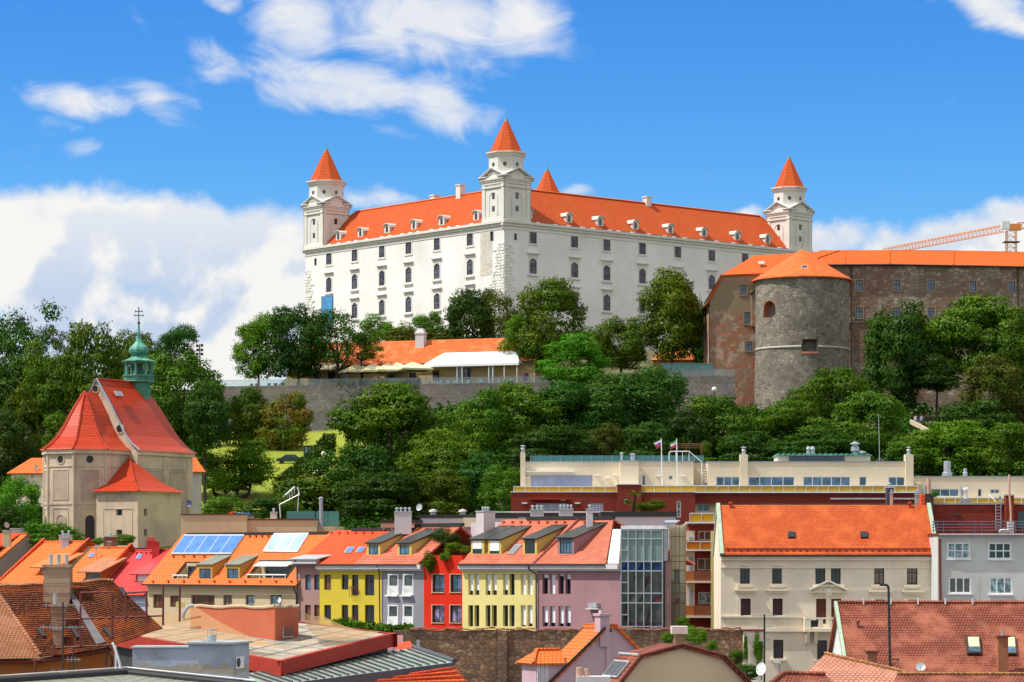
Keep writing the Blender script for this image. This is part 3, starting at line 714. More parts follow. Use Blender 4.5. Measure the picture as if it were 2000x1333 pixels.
 def quoin(pl, side, t0, zlo, zhi, wmax, wmin):
  qn.M = pl.M; z = zlo
  while z < zhi:
   h = rnd.uniform(.55, .75); f = (z - zlo) / (zhi - zlo); tot = (wmax * (1 - f) + wmin * f) * rnd.uniform(.8, 1.1); t = 0.0
   while t < tot:
    L = rnd.uniform(.8, 1.5); o = rnd.uniform(.05, .2); g = .04
    a, b = (t0 + t + g, t0 + t + L - g) if side > 0 else (t0 - t - L + g, t0 - t - g)
    x0, x1, z0, z1 = a, b, z + g, z + h - g; s = .1
    qn.rings([[(x0, 0, z0), (x1, 0, z0), (x1, 0, z1), (x0, 0, z1)], [(x0 + s, -o, z0 + s), (x1 - s, -o, z0 + s), (x1 - s, -o, z1 - s), (x0 + s, -o, z1 - s)]])
    t += L
   z += h
 quoin(PL, 1, 0, PL.z(603, 630), PL.z(603, 530), 4.2, 1.5)
 quoin(PL, -1, CBy, PL.z(980, 660), PL.z(980, 475), 6.2, 2.0)
 quoin(PR, 1, 0, PR.z(985, 660), PR.z(985, 478), 3.2, 1.4)
 qn.M = None; qn.build('quoin_stones', 'quoin', B.o)
 a = MB(); a.M = PL.M; r = PL.rect((938.5, 965, 452, 538)); zz = PL.rect((953.5, 968, 452, 472.5))
 s = [(PL.t(960.5) - .6, PL.t(960.5) + .6, small[1][2][0] - .05, small[1][2][1] + .05)]
 wall_holes(a, r[0], r[1] - .6, r[2], r[3], s, .12, 0, -.04); a.box(r[0], r[1] - .6, -.039, .05, r[2] - .01, r[2]); a.box(r[0] - .01, r[0], -.039, .05, r[2], r[3])
 a.M = None; a.build('bare_stonework', 'ashlar', B.o)
 d = PL.rect((630, 650.5, 580, 642)); k = MB(); k.M = PL.M; k.box(d[0], d[1], -.35, .2, d[2], d[3]); o = k.build('blue_glass_box', 'door_blue', B.o)
 k = MB(); k.M = PL.M
 for t in (d[0], (d[0] * 2 + d[1]) / 3, d[1] - .08): k.box(t, t + .08, -.4, -.352, d[2], d[3] + .05)
 k.box(d[0], d[1], -.42, .2, d[3] + .05, d[3] + .2); k.build('frame', 'grey_pole', o)
 # roofs
 rd = 8.6; rz = ze + 8.6; oh = -.3
 o1 = MB()
 o1.slab([(-oh, -oh, ze), (CA + oh, -oh, ze), (CA - rd, rd, rz), (rd, rd, rz)], .25)
 o1.slab([(-oh, CBy + oh, ze), (-oh, -oh, ze), (rd, rd, rz), (rd, CBy - rd, rz)], .25)
 o1.slab([(CA - rd, rd, rz), (CA - 2 * rd - 4, 2 * rd, ze), (2 * rd, 2 * rd, ze), (rd, rd, rz)][::-1], .25)
 o1.slab([(rd, CBy - rd, rz), (rd, rd, rz), (2 * rd, 2 * rd, ze), (2 * rd, CBy - 2 * rd, ze)][::-1], .25)
 o1.slab([(CA + oh, -oh, ze), (62 + oh, 57 + oh, ze), (58, 49, rz), (CA - rd, rd, rz)], .25)
 o1.slab([(62, 57 + oh, ze), (-oh, CBy + oh, ze), (rd, CBy - rd, rz), (58, 49, rz)], .25)
 ro = o1.build('roof', 'roof_castle', B.o)
 rg = MB()
 for a, b in (((rd, rd, rz), (CA - rd, rd, rz)), ((rd, rd, rz), (rd, CBy - rd, rz)), ((CA - rd, rd, rz), (CA - .3, .3, ze)), ((rd, CBy - rd, rz), (.3, CBy - .3, ze))): rg.tube(Vector(a) + Vector((0, 0, .06)), Vector(b) + Vector((0, 0, .06)), .2, n=6)
 rg.build('ridge_tiles', 'orange_clean', ro)
 g = MB()
 g.box(7.6, CA - 7.6, .0, .3, ze + .0, ze + .22); g.box(.0, .3, 7.6, CBy - 7.6, ze + .0, ze + .22)
 sn = g
 for pl, L in ((PR, CA), (PL, CBy)):
  sn.M = pl.M; t = 9.0
  while t < L - 9: sn.box(t, t + 1.1, -.25, -.02, ze + .02, ze + .24, 1); t += rnd.uniform(2.6, 6)
 sn.M = None; g.build('gutter', ['dark', 'white_metal'], B.o)
 for pl, L, pxs in ((PL, CBy, (660, 703, 755, 807.5, 861.6, 929)), (PR, CA, (1034, 1112, 1173, 1242, 1310, 1376, 1441, 1500))):
  rf = Roof(pl, ze, 8.6 / 8.3, -.3)
  for px in pxs:
   t = pl.t(px, 1.3); x = .95; d = 1.4; z0 = rf.zr(d) - .1; h = 1.5
   arc = [(x * math.cos(R(a)), z0 + h + .75 * math.sin(R(a))) for a in range(0, 181, 30)]
   b = MB(); b.M = pl.M
   fr = [(t - x, z0), (t + x, z0)] + [(t + p, z) for p, z in arc]
   b.face([(a, d, z) for a, z in fr])
   bk = lambda z: d + max(0.05, z - z0)
   for (a0, z_0), (a1, z_1) in zip(fr[1:], fr[2:] + fr[:1]): b.face([(a0, d, z_0), (a0, bk(z_0), z_0), (a1, bk(z_1), z_1), (a1, d, z_1)][::-1])
   do = b.build('dormer', 'trim', B.o)
   rr = MB(); rr.M = pl.M; pr = [(t + p * 1.18, z + .12) for p, z in arc]; pr = [(t + x * 1.3, z0 + h - .06)] + pr + [(t - x * 1.3, z0 + h - .06)]
   rr.rings([[(a, d - .3, z) for a, z in pr], [(a, d + (z - z0) + .4, z) for a, z in pr]], closed=False)
   rr.rings([[(a, d - .3, z - .14) for a, z in pr], [(a, d - .3, z) for a, z in pr]], closed=False)
   rr.build('dormer_roof', 'trim' if pl is PL else 'trim', do)
   ww = MB(); ww.M = pl.M; y = .42
   ww.face([(t - y, d - .03, z0 + .25), (t + y, d - .03, z0 + .25)] + [(t + y * math.cos(R(a)), d - .03, z0 + h + .3 * math.sin(R(a))) for a in range(0, 181, 45)]); ww.build('window', 'pane', do)
 for cx, cy, w2, hh in ((rd, 25.5, 1.5, 2.4), (rd + 1, 36, 1.6, 1.2), (50.5, rd, 1.4, 1.6), (62, rd + 6, .6, .6)):
  b = MB().box(cx - w2 / 2, cx + w2 / 2, cy - w2 / 2, cy + w2 / 2, rz - 2, rz + hh - .25); b.box(cx - w2 / 2 - .15, cx + w2 / 2 + .15, cy - w2 / 2 - .15, cy + w2 / 2 + .15, rz + hh - .25, rz + hh); b.build('chimney', 'trim', ro)
 # corner towers
 def tower(cx, cy, s, tall):
  e = empty('tower', (cx, cy, ze)); e.parent = B.o
  h = s / 2; b = MB(); zb = 8.1 * tall
  b.box(-h, h, -h, h, -.3, zb)
  bo = b.build('tower_body', 'trim', e)
  tr = MB()
  for k in range(4):
   tr.M = Matrix.Rotation(R(90) * k, 4, 'Z')
   tr.box(-h - .25, h + .25, -h - .25, -h, 0, .7)                         # plinth
   for x in (-h - .18, h - .95): tr.box(x, x + 1.13, -h - .18, -h, .7, zb)  # corner pilasters
   tr.box(-h - .3, h + .3, -h - .3, -h, zb - .8, zb - .45)
   a = 1.55                                                              # arch band
   ring = [(a * math.cos(R(g)), zb - 3.1 + a * math.sin(R(g))) for g in range(0, 181, 20)]
   ring = [(a, 1.2)] + ring + [(-a, 1.2)]; inn = [(x * .84, z if z < zb - 3.2 else zb - 3.1 + (z - zb + 3.1) * .84) for x, z in ring]
   for (p0, p1, q0, q1) in zip(ring[:-1], ring[1:], inn[:-1], inn[1:]):
    tr.face([(p0[0], -h - .1, p0[1]), (p1[0], -h - .1, p1[1]), (q1[0], -h - .1, q1[1]), (q0[0], -h - .1, q0[1])][::-1])
    tr.face([(q0[0], -h - .1, q0[1]), (q1[0], -h - .1, q1[1]), (q1[0], -h, q1[1]), (q0[0], -h, q0[1])][::-1])
   z0 = zb; tr.box(-h - .25, h + .25, -h - .25, -h, z0, z0 + .5); tr.box(-h - .6, h + .6, -h - .6, -h, z0 + .9, z0 + 1.35)
   tr.face([(-h - .4, -h - .4, z0 + .5), (h + .4, -h - .4, z0 + .5), (h + .4, -h - .4, z0 + .9), (-h - .4, -h - .4, z0 + .9)])
   tr.face([(-h - .3, -h - .3, z0 + .5), (h + .3, -h - .3, z0 + .5), (h + .4, -h - .4, z0 + .5), (-h - .4, -h - .4, z0 + .5)][::-1])
   ap = z0 + 1.35 + 2.0                                                   # pediment
   tr.face([(-h - .1, -h - .1, z0 + 1.35), (h + .1, -h - .1, z0 + 1.35), (0, -h - .1, ap - .35)])
   for g in (-1, 1):
    P = [(g * (h + .75), -h - .7, z0 + 1.35), (0, -h - .7, ap), (0, -h + 1.6, ap), (g * (h + .75), -h + 1.6, z0 + 1.35)]
    tr.slab(P[::g] if g > 0 else P[::-1], .32)
  tr.M = None
  tr.build('tower_mouldings', 'trim', e)
  pr = MB()
  for k in range(4):
   pr.M = Matrix.Rotation(R(90) * k, 4, 'Z')
   for g in (-1, 1):
    P = [(g * (h + .8), -h - .75, zb + 1.4), (0, -h - .75, zb + 3.42), (0, -h + 1.2, zb + 3.42), (g * (h + .8), -h + 1.2, zb + 1.4)]
    pr.slab(P[::g] if g > 0 else P[::-1], .07)
  pr.M = None; pr.build('pediment_roof', 'grey_pole', e)
  ro8 = R(22.5); q = s * .56
  q *= (1.06 if tall > 1.03 else 1.0); d = MB().lathe([(q, zb + .8), (q, zb + 2.2), (q * 1.03, zb + 2.3), (q * 1.03, zb + 2.5), (q * .97, zb + 2.55), (q * .97, zb + 6.0), (q * 1.02, zb + 6.1), (q * 1.06, zb + 6.5), (q * 1.14, zb + 6.8), (q * 1.14, zb + 7.05), (q * .9, zb + 7.2)], n=8, rot=ro8)
  d.build('drum', 'trim', e)
  zt = zb + 7.1; sp = s * 1.09 * tall
  r = MB().lathe([(q * 1.0, zt), (q * .9, zt + .35), (q * .12, zt + sp * .88)], n=8, rot=ro8); r.build('spire', 'roof_castle', e)
  MB().lathe([(q * .125, zt + sp * .865), (q * .09, zt + sp * .92), (.03, zt + sp)], n=8, rot=ro8).tube((0, 0, zt + sp * .95), (0, 0, zt + sp + 1.6), .04, n=4).build('spire_tip', 'copper', e)
  for k in range(4):
   for zz, hh in ((2.2, 1.15), (zb - 3.2, 1.3)):
    b = MB(); b.M = Matrix.Rotation(R(90) * k, 4, 'Z'); b.box(-.42, .42, -h - .05, -h + .02, zz, zz + hh); b.build('window', 'pane', e)
  for k in range(8):
   b = MB(); b.M = Matrix.Rotation(R(45) * k, 4, 'Z'); ap8 = q * .97 * math.cos(R(22.5))
   b.face([(.42 * math.cos(R(a)), -ap8 - .03, zb + 4.3 + .5 * math.sin(R(a))) for a in range(0, 360, 40)]); b.build('oculus', 'pane', e)
 T = 7.3
 tower(T / 2 - .1, T / 2 - .1, T, 1.0); tower(T / 2 - .1, CBy - T / 2 + .1, T, 1.06); tower(CA - T / 2 + .1, T / 2 - .1, T, 1.0); tower(56.5, 50.5, T, .93)
build_castle()
class Loc:
 """a thing whose parts are given in world metres"""
 def __init__(s, name, label, cat, at, group=None): s.at = Vector(at); s.o = empty(name, s.at, 0, label, cat, group)
 def mb(s): m = MB(); m.M = Matrix.Translation(-s.at); return m
def vert(p, q, z0, z1, th=.5):
 """wall slab between ground points p and q (world x, y), front side towards the right-hand normal of p->q"""
 p, q = Vector((*p, 0)), Vector((*q, 0)); d = (q - p).normalized(); n = Vector((-d.y, d.x, 0)) * th
 return p, q, n
# ------------------------------------------------------------------ rampart, terrace, restaurant
def build_rampart():
 L = Loc('rampart_wall', 'long grey stone retaining wall below the terrace restaurant', 'wall', (-8, 523, 20))
 m = L.mb(); A, Bp = Vector((-57.5, 532.3, 0)), Vector((41.5, 513.9, 0)); d = Bp - A; N = 24
 n = Vector((-d.y, d.x, 0)).normalized()
 for k in range(N):
  a, b = A + d * (k / N), A + d * ((k + 1) / N); P = lambda p, off, z: tuple(p + n * off + Vector((0, 0, z)))
  m.face([P(a, -1.3, 16), P(b, -1.3, 16), P(b, 0, 32.4), P(a, 0, 32.4)])
  za, zb = 33.0 + .9 * sstep(a.x, 0, 40), 33.0 + .9 * sstep(b.x, 0, 40)
  m.face([P(a, -.18, 30.2), P(b, -.18, 30.2), P(b, -.18, 30.45), P(a, -.18, 30.45)]); m.face([P(a, -.18, 30.45), P(b, -.18, 30.45), P(b, .0, 30.5), P(a, .0, 30.5)])
  m.face([P(a, 0, 32.4), P(b, 0, 32.4), P(b, 0, zb), P(a, 0, za)]); m.face([P(a, 0, za), P(b, 0, zb), P(b, 1.0, zb), P(a, 1.0, za)])
 m.build('wall', 'rampart', L.o)
 # continuation to the brick gable house
 L2 = Loc('rampart_wall', 'stretch of brown retaining wall between the big tree and the brick gable house', 'wall', (35, 516, 22))
 m = L2.mb(); m.box(27, 37.8, 517, 519, 16, zof(722, 517)); m.build('wall', 'rampart', L2.o)
 # glass balustrade
 L3 = Loc('glass_balustrade', 'long pale glass railing on top of the terrace retaining wall', 'railing', (-8, 523.6, 33))
 g = L3.mb(); r = L3.mb(); N = 48
 for k in range(N):
  a, b = A + d * (k / N) + n * .35, A + d * ((k + .96) / N) + n * .35; z = 33.0 + .9 * sstep(a.x, 0, 40)
  g.face([(a.x, a.y, z), (b.x, b.y, z), (b.x, b.y, z + 1.15), (a.x, a.y, z + 1.15)])
  r.tube((a.x, a.y, z - .1), (a.x, a.y, z + 1.15), .035, n=4); r.tube((a.x, a.y, z + 1.17), (b.x, b.y, z + 1.17), .04, n=4)
 g.build('glass', 'pale_glass', L3.o); r.build('rail', 'grey_pole', L3.o)
 L4 = Loc('glass_balustrade', 'short teal glass railing left of the brick gable house', 'railing', (34, 517.5, zof(724, 517)))
 g = L4.mb(); z = zof(723, 517)
 for k in range(5): g.box(28 + k * 1.95, 29.85 + k * 1.95, 517.6, 517.63, z, z + 1.2)
 g.build('glass', 'teal_glass', L4.o); g = L4.mb(); g.tube((28, 517.6, z + 1.22), (37.7, 517.6, z + 1.22), .04, n=4); g.build('rail', 'grey_pole', L4.o)
build_rampart()
def build_restaurant():
 B = Bld('restaurant', 'long low yellow terrace restaurant with a worn orange tiled roof', 'restaurant', 600, 541, 20, z=32.6)
 F = B.F; t0, t1 = -4, F.t(1045); ze = F.z(760, 712); rz = F.back(F.t(900), 900, 667)[1]; run = 5.2
 rf = Roof(F, ze, (F.z(760, 671, 5) - ze) / 5.2, .5)
 doors = [F.rect(r) for r in ((612, 624, 728, 748), (640, 655, 727, 748), (668, 678, 726, 748), (757, 770, 726, 746), (799, 812, 724, 745), (845, 858, 723, 745), (905, 920, 720, 742))]
 w = MB(); wall_holes(w, t0, t1, 0, ze, doors, .25); w.box(t0, t1, .26, 9, 0, ze - .1); w.build('wall', M_OCH, B.o)
 for h in doors: window(B, F, h, ('brown_frame', 'pane', 2, (.6,), .1, False), .2)
 r = MB(); zr = rf.zr(run); r.slab([(t0 - .4, -.5, ze), (t1 + .4, -.5, ze), (t1 + .4, run, zr), (t0 - .4, run, zr)], .2); r.slab([(t1 + .4, 2 * run + .5, ze), (t0 - .4, 2 * run + .5, ze), (t0 - .4, run, zr), (t1 + .4, run, zr)], .2)
 ro = r.build('roof', 'roof_rest', B.o)
 g = MB().box(t0 - .4, t1 + .4, -.72, -.52, ze - .22, ze - .04); g.build('gutter', 'gutter', B.o)
 t, d, z = rf.at(822, 674); c = MB(); c.M = F.M; c.box(t - .9, t + .9, d - .7, d + .7, z - .8, z + 2.1); c.box(t - 1.05, t + 1.05, d - .85, d + .85, z + 2.1, z + 2.35)
 c.rings([[(t - .9, d - .7, z + 2.35), (t + .9, d - .7, z + 2.35), (t + .9, d + .7, z + 2.35), (t - .9, d + .7, z + 2.35)], [(t - .55, d - .45, z + 3.1), (t + .55, d - .45, z + 3.1), (t + .55, d + .45, z + 3.1), (t - .55, d + .45, z + 3.1)]])
 c.build('chimney', 'palegrey', ro)
 # awning on the left part
 a = F.rect((616, 672, 709, 725)); m = MB(); m.slab([(a[0], -3, a[2]), (a[1], -3, a[2]), (a[1], 0, a[3]), (a[0], 0, a[3])], .06); m.build('awning', 'canvas', B.o)
 return B
M['roof_rest'] = tiles('roof_restaurant', (0.80, 0.17, 0.03), (0.70, 0.125, 0.022), (0.84, 0.26, 0.09), 0.36, 0.32, 0.04, 0.7)
M_OCH = plaster('restaurant_yellow', (0.60, 0.42, 0.19), 0.2)
RB = build_restaurant()
def parasol(label, px, D, pyt, pyb, wpx):
 z1, ze = zof(pyt, D), zof(pyb, D); r = wpx / 2 / FP * D; x = (px - 1000) / FP * D; z0 = 32.6
 o = empty('parasol', (x, D, z0), R(20), label, 'parasol', 'cream parasols on the terrace')
 s = r * 1.0; c = [(-s, -s, ze - z0), (s, -s, ze - z0), (s, s, ze - z0), (-s, s, ze - z0)]; m = MB()
 for i in range(4): m.face([c[i], c[(i + 1) % 4], (0, 0, z1 - z0)]); a, b = c[i], c[(i + 1) % 4]; m.face([(a[0], a[1], a[2] - .35), (b[0], b[1], b[2] - .35), b, a])
 m.build('canopy', 'canvas', o); MB().tube((0, 0, 0), (0, 0, z1 - z0 - .05), .05).build('pole', 'grey_pole', o)
for a in (('cream parasol at the left end of the terrace row', 697, 531, 711, 726, 62), ('cream parasol beside the leftmost one of the terrace row', 728, 529, 710, 725, 58), ('cream parasol in the middle of the terrace row', 757, 529.5, 709, 724, 60),
          ('cream parasol standing behind the middle of the terrace row', 776, 534, 708, 720, 50), ('whitest cream parasol nearest the white marquee', 806, 528, 707, 721, 64)): parasol(*a)
M['navy'] = plain('navy_dish', (.02, .035, .13), .4)
def build_marquee():
 B = Bld('marquee', 'white marquee tent with open sides on the restaurant terrace', 'marquee', 831, 529.5, 19, z=33.0)
 F = B.F; t1 = F.t(1012); ze = F.z(835, 713); zr = F.z(835, 688); run = 3.2; m = MB()
 m.slab([(-.3, -.3, ze), (t1 + .3, -.3, ze), (t1 - 1.4, run, zr), (2.6, run, zr)], .06); m.slab([(t1 + .3, 2 * run, ze), (-.3, 2 * run, ze), (2.6, run, zr), (t1 - 1.4, run, zr)], .06)
 m.slab([(-.3, 2 * run, ze), (-.3, -.3, ze), (2.6, run, zr)], .06); m.slab([(t1 + .3, -.3, ze), (t1 + .3, 2 * run, ze), (t1 - 1.4, run, zr)], .06); m.box(-.3, t1 + .3, -.32, -.3, ze - .45, ze)
 m.build('tent_roof', 'tent', B.o)
 for px in (834, 893, 903, 955, 963, 985, 1010):
  t = F.t(px); MB().box(t - .07, t + .07, -.15, 0, 0, ze - .05).build('post', 'white_metal', B.o)
  MB().box(t - .1, t + .1, 2 * run - .3, 2 * run - .1, 0, ze - .05).build('post', 'white_metal', B.o)
 for a, b in ((893, 903), (955, 963)): MB().box(F.t(a) + .1, F.t(b) - .1, .5, .54, 0, ze).build('side_curtain', 'pale_glass', B.o)
 MB().box(F.t(905), F.t(955), 2 * run - .25, 2 * run - .2, .6, ze - .2).build('back_curtain', 'dark', B.o)
 t, z = F.at(900, 736)
 for i, px in enumerate((847, 858, 873, 884, 912, 937, 971, 996)):
  tt = F.t(px); o = empty('terrace_chair', F.world(tt, .5, 0), B.rz + R(15 * (i % 3 - 1)), 'pale blue chair on the terrace under the white marquee', 'chair', 'pale blue chairs under the marquee')
  MB().box(-.28, .28, -.28, .28, .42, .48).build('seat', 'chair', o); MB().box(-.28, .28, .24, .3, .5, 1.05).build('backrest', 'chair', o)
  for sx in (-.24, .24):
   for sy in (-.24, .24): MB().box(sx - .03, sx + .03, sy - .03, sy + .03, 0, .42).build('leg', 'chair', o)
 for px in (486, 497, 520, 533, 548, 612, 640, 684, 697, 711, 724, 739, 752, 768, 781, 795, 812):
  tt = F.t(px); o = empty('terrace_chair', F.world(tt, .9, .1), B.rz + R(px % 40 - 20), 'dark chair behind the glass railing of the terrace', 'chair', 'dark chairs behind the glass railing')
  MB().box(-.4, .4, -.3, .3, .4, .5).build('seat', 'navy', o); MB().box(-.4, .4, .24, .3, .5, 1.1).build('backrest', 'navy', o); [MB().box(x - .03, x + .03, -.28, .28, 0, .4).build('leg', 'navy', o) for x in (-.34, .34)]
 p = W(1026, 741, 522); o = empty('bin', (p.x, 522, 33.4), 0, 'tall purple bin at the right end of the terrace', 'bin')
 MB().lathe([(.42, 0), (.5, 1.3), (.53, 1.32), (.53, 1.4)], n=14).build('body', 'purple', o); MB().lathe([(.53, 1.41), (.4, 1.55), (.001, 1.6)], n=14).build('lid', 'dark', o)
build_marquee()

# ------------------------------------------------------------------ round tower, brick gable house, long fortified wing
def build_fort():
 B = Bld('round_tower', 'massive round grey stone tower with a conical orange roof', 'tower', 1566.5, 520, 0, z=22)
 r = 8.75; N = 64; zt = zof(548, 520) - B.z; m = MB()
 def ang(px, rr=r):
  u = (px - B.x * 0 - 1000) / FP; return math.asin(max(-1, min(1, (px - 1566.5) / FP * 512 / rr)))     # from the camera-facing line, positive right
 holes = []
 for px0, px1, py0, py1 in ((1486, 1507, 588, 620), (1557, 1586.5, 663, 688.5)):
  D = 520 - r * math.cos(ang((px0 + px1) / 2)); holes.append((ang(px0), ang(px1), zof(py1, D) - B.z, zof(py0, D) - B.z))
 cuts = sorted({-math.pi + 2 * math.pi * i / N for i in range(N + 1)} | {h[i] for h in holes for i in (0, 1)})
 zs = sorted({0.0, 6, 12, 18, 24, zt} | {h[i] for h in holes for i in (2, 3)})
 rad = lambda z: r + .35 * (1 - min(1, z / 18)) + (0.0)
 P = lambda a, z, k=0: ((rad(z) - k) * math.sin(a), -(rad(z) - k) * math.cos(a), z)
 for a, b in zip(cuts[:-1], cuts[1:]):
  if b - a < 1e-5: continue
  for c, e in zip(zs[:-1], zs[1:]):
   if any(h[0] - 1e-6 < (a + b) / 2 < h[1] and h[2] < (c + e) / 2 < h[3] for h in holes): continue
   m.face([P(a, c), P(b, c), P(b, e), P(a, e)], 0, [(a * r, c), (b * r, c), (b * r, e), (a * r, e)])
 m.build('wall', 'tower_stone', B.o)
 for i, h in enumerate(holes):
  k = MB(); dp = 1.3; q = 10
  if i == 0:
   hw, zc = (h[1] - h[0]) / 2, h[3] - (h[1] - h[0]) * r * .5; am = (h[0] + h[1]) / 2
   outl = [(h[0], h[2]), (h[1], h[2])] + [(am + hw * math.cos(R(g)), zc + hw * r * math.sin(R(g))) for g in range(0, 181, 20)]
   full = [(h[0], h[2]), (h[1], h[2]), (h[1], h[3]), (h[0], h[3])]
   top = [(am + hw * math.cos(R(g)), zc + hw * r * math.sin(R(g))) for g in range(0, 181, 20)]
   for s in (0, 1):
    c = full[2] if s == 0 else full[3]; seg = top[:5] + [(am, h[3])] if s == 0 else [(am, h[3])] + top[5:]
    for p0, p1 in zip(seg[:-1], seg[1:]): k.face([P(*c), P(*p1), P(*p0)][::-1] if 0 else [P(*c), P(*p0), P(*p1)][::-1])
   top_in = outl
  else: top_in = [(h[0], h[2]), (h[1], h[2]), (h[1], h[3]), ((h[0] + h[1]) / 2, h[3] + .0), (h[0], h[3])]
  for p0, p1 in zip(top_in, top_in[1:] + top_in[:1]): k.face([P(*p0), P(*p0, dp), P(*p1, dp), P(*p1)][::-1])
  o = k.build('opening', 'tower_stone' if i else 'wall_brickpatch', B.o)
  g = MB().face([P(*p, dp - .02) for p in top_in]); g.build('niche_back', 'rampart', o)
 k = MB(); zs_ = zof(677.5, 512) - B.z; ra = rad(zs_)
 def band(a0, a1, z0, z1, out, mt, nm):
  k = MB(); n = max(2, int((a1 - a0) / .08))
  for i in range(n):
   a, b = a0 + (a1 - a0) * i / n, a0 + (a1 - a0) * (i + 1) / n
   Q = lambda t, z, o: ((ra + o) * math.sin(t), -(ra + o) * math.cos(t), z)
   k.face([Q(a, z0, out), Q(b, z0, out), Q(b, z1, out), Q(a, z1, out)]); k.face([Q(a, z1, out), Q(b, z1, out), Q(b, z1 + .12, -.02), Q(a, z1 + .12, -.02)]); k.face([Q(b, z0, out), Q(a, z0, out), Q(a, z0, -.02), Q(b, z0, -.02)])
  k.build(nm, mt, B.o)
 band(-1.9, holes[1][0] - .02, zs_ - .14, zs_ + .1, .16, 'string_stone', 'string_course'); band(holes[1][1] + .02, 1.9, zs_ - .14, zs_ + .1, .16, 'string_stone', 'string_course')
 a0, a1, z0, z1 = holes[1]; band(a0 - .01, a1 + .01, z0 - .35, z0 - .03, .12, 'chim_brick', 'brick_sill')
 zap = zof(487, 520) - B.z; rr = MB()
 rr.lathe([(9.0, zt - .25), (9.45, zt - .25), (9.45, zt - .05), (5.0, zt + (zap - zt) * .455), (.05, zap)], n=22)
 ro = rr.build('roof', 'orange_cone', B.o); MB().tube((0, 0, zap - .1), (0, 0, zap + 1.1), .05).build('finial', 'dark', ro)
 a = -.03; zz = zt + 1.9; q = MB(); q.M = Matrix.Translation((9.45 * .68 * math.sin(a), -9.45 * .66 * math.cos(a), zz)) @ Matrix.Rotation(R(-53), 4, 'X'); q.box(-.6, .6, -.03, .12, -.5, .5); s = q.build('roof_window', 'zinc', ro)
 q2 = MB(); q2.M = q.M; q2.face([(-.48, -.045, -.36), (.48, -.045, -.36), (.48, -.045, .36), (-.48, -.045, .36)]); q2.build('pane', 'pane', s)
 # buttress stub at the foot, left
 m = MB(); m.rings([[(-9.6, -4.6, 0), (-6.6, -7.4, 0), (-6.2, -5.5, 0), (-8.6, -3.6, 0)], [(-9.2, -4.4, 5.4), (-6.9, -6.6, 6.0), (-6.4, -5.6, 6.2), (-8.4, -3.8, 5.6)]]); m.build('buttress', 'tower_stone', B.o)

 B = Bld('gable_house', 'brick patched house with a half hipped gable left of the round tower', 'house', 1386, 524, 0, z=24)
 F = B.F; px = [(1386, 800), (1484, 800), (1484, 533), (1410, 537), (1377, 594), (1386, 594)]; pts = [F.at(*p) for p in px]
 wins = [F.rect(r) for r in ((1445.5, 1458, 557, 576), (1454, 1465, 610, 632.5), (1456, 1469.5, 667.5, 685))]
 # wall split: the strip with windows as a grid, the gable corner as a polygon
 tA = F.t(1410); zt = F.z(1445, 535); m = MB(); wall_holes(m, tA, F.t(1484), 0, zt, wins, .3); m.face([(pts[0][0], 0, 0), (tA, 0, 0), (tA, 0, zt), (F.t(1386), 0, F.z(1386, 578))])
 m.box(pts[0][0], pts[0][0] + .3, .01, 16, 0, F.z(1386, 590)); m.build('wall', 'gable_wall', B.o)
 for h in wins: window(B, F, h, ('dark', 'pane_blue', 2, (.6,), .1, False), .14); surround(B, F, h, 'sandstone')
 r = MB(); c = [F.at(*p) for p in ((1408, 538), (1482, 533))]; D2 = 14.0
 q = [F.back(c[0][0] + 6.4, 1472, 501), F.back(18, 1640, 489)]
 r.slab([(c[0][0], -.4, c[0][1]), (c[1][0] + 3, -.4, c[1][1]), (F.t(1640, 9), 9, F.z(1640, 489, 9)), (F.t(1472, 7), 7, F.z(1472, 500, 7))], .25)
 z0 = F.z(1377, 595); tl = F.t(1377); r.slab([(tl, 18, z0), (tl, -.4, z0), (c[0][0], -.4, c[0][1] + .02), (F.t(1472, 7), 7, F.z(1472, 500, 7)), (F.t(1472, 7), 18, F.z(1472, 500, 7))], .3)
 ro = r.build('roof', 'orange_clean', B.o)
 m = MB(); m.slab([(tl - .1, -.55, z0 - .05), (c[0][0], -.55, c[0][1] - .15), (c[0][0], -.55, c[0][1] + .12), (tl - .25, -.55, z0 + .15)], .3); m.build('verge_board', 'dark', B.o)
 p = F.at(1486, 513, 3); s = MB(); s.slab([(p[0] - .6, 2.2, p[1] - .35), (p[0] + .6, 2.2, p[1] - .35), (p[0] + .75, 3.2, p[1] + .25), (p[0] - .45, 3.2, p[1] + .25)], .1); s.build('roof_window', 'zinc', ro)
 m = MB().path([(tl + .2, -.2, z0 - .1), (pts[0][0] - .05, -.15, z0 - 1.6), (pts[0][0] - .05, -.15, 2)], .1); m.build('downpipe', 'gutter', B.o)
 # little lean-to roof against the tower
 m = MB(); e = F.rect((1463, 1480, 552, 577)); m.slab([(e[0], -1.4, e[2]), (e[1] + .6, -1.4, e[3] - .2), (e[1] + .6, 0, e[3] + .2), (e[0] + .2, 0, e[2] + .5)], .2); m.build('lean_to_roof', 'gutter', B.o)
 m = MB(); m.box(e[0] + .35, e[1] + .3, -1.1, 0, e[2] - 6, e[2] + .9); m.build('lean_to_wall', 'gable_wall', B.o)

 B = Bld('fortified_wing', 'long brick and stone castle wing with a low orange roof right of the round tower', 'building', 1640, 536, 0, z=22)
 F = B.F; seg = [(1612, 0.0), (1712, 0.4), (1750, .8), (1862, .6), (1990, -1.2), (2140, -5.0)]   # (photo column, depth)
 ws = [F.rect(r) for r in ((1672, 1685, 548, 568), (1745, 1758, 547, 567.5), (1812, 1825, 547, 567.5), (1894.5, 1906.5, 549, 568.5), (1970, 1982.5, 551, 571), (1672, 1685, 601, 621), (1745, 1758, 601, 621), (1812, 1825, 601, 621))]
 tA, tB = F.t(1612), F.t(2140); zt = F.z(1800, 517.5); m = MB()
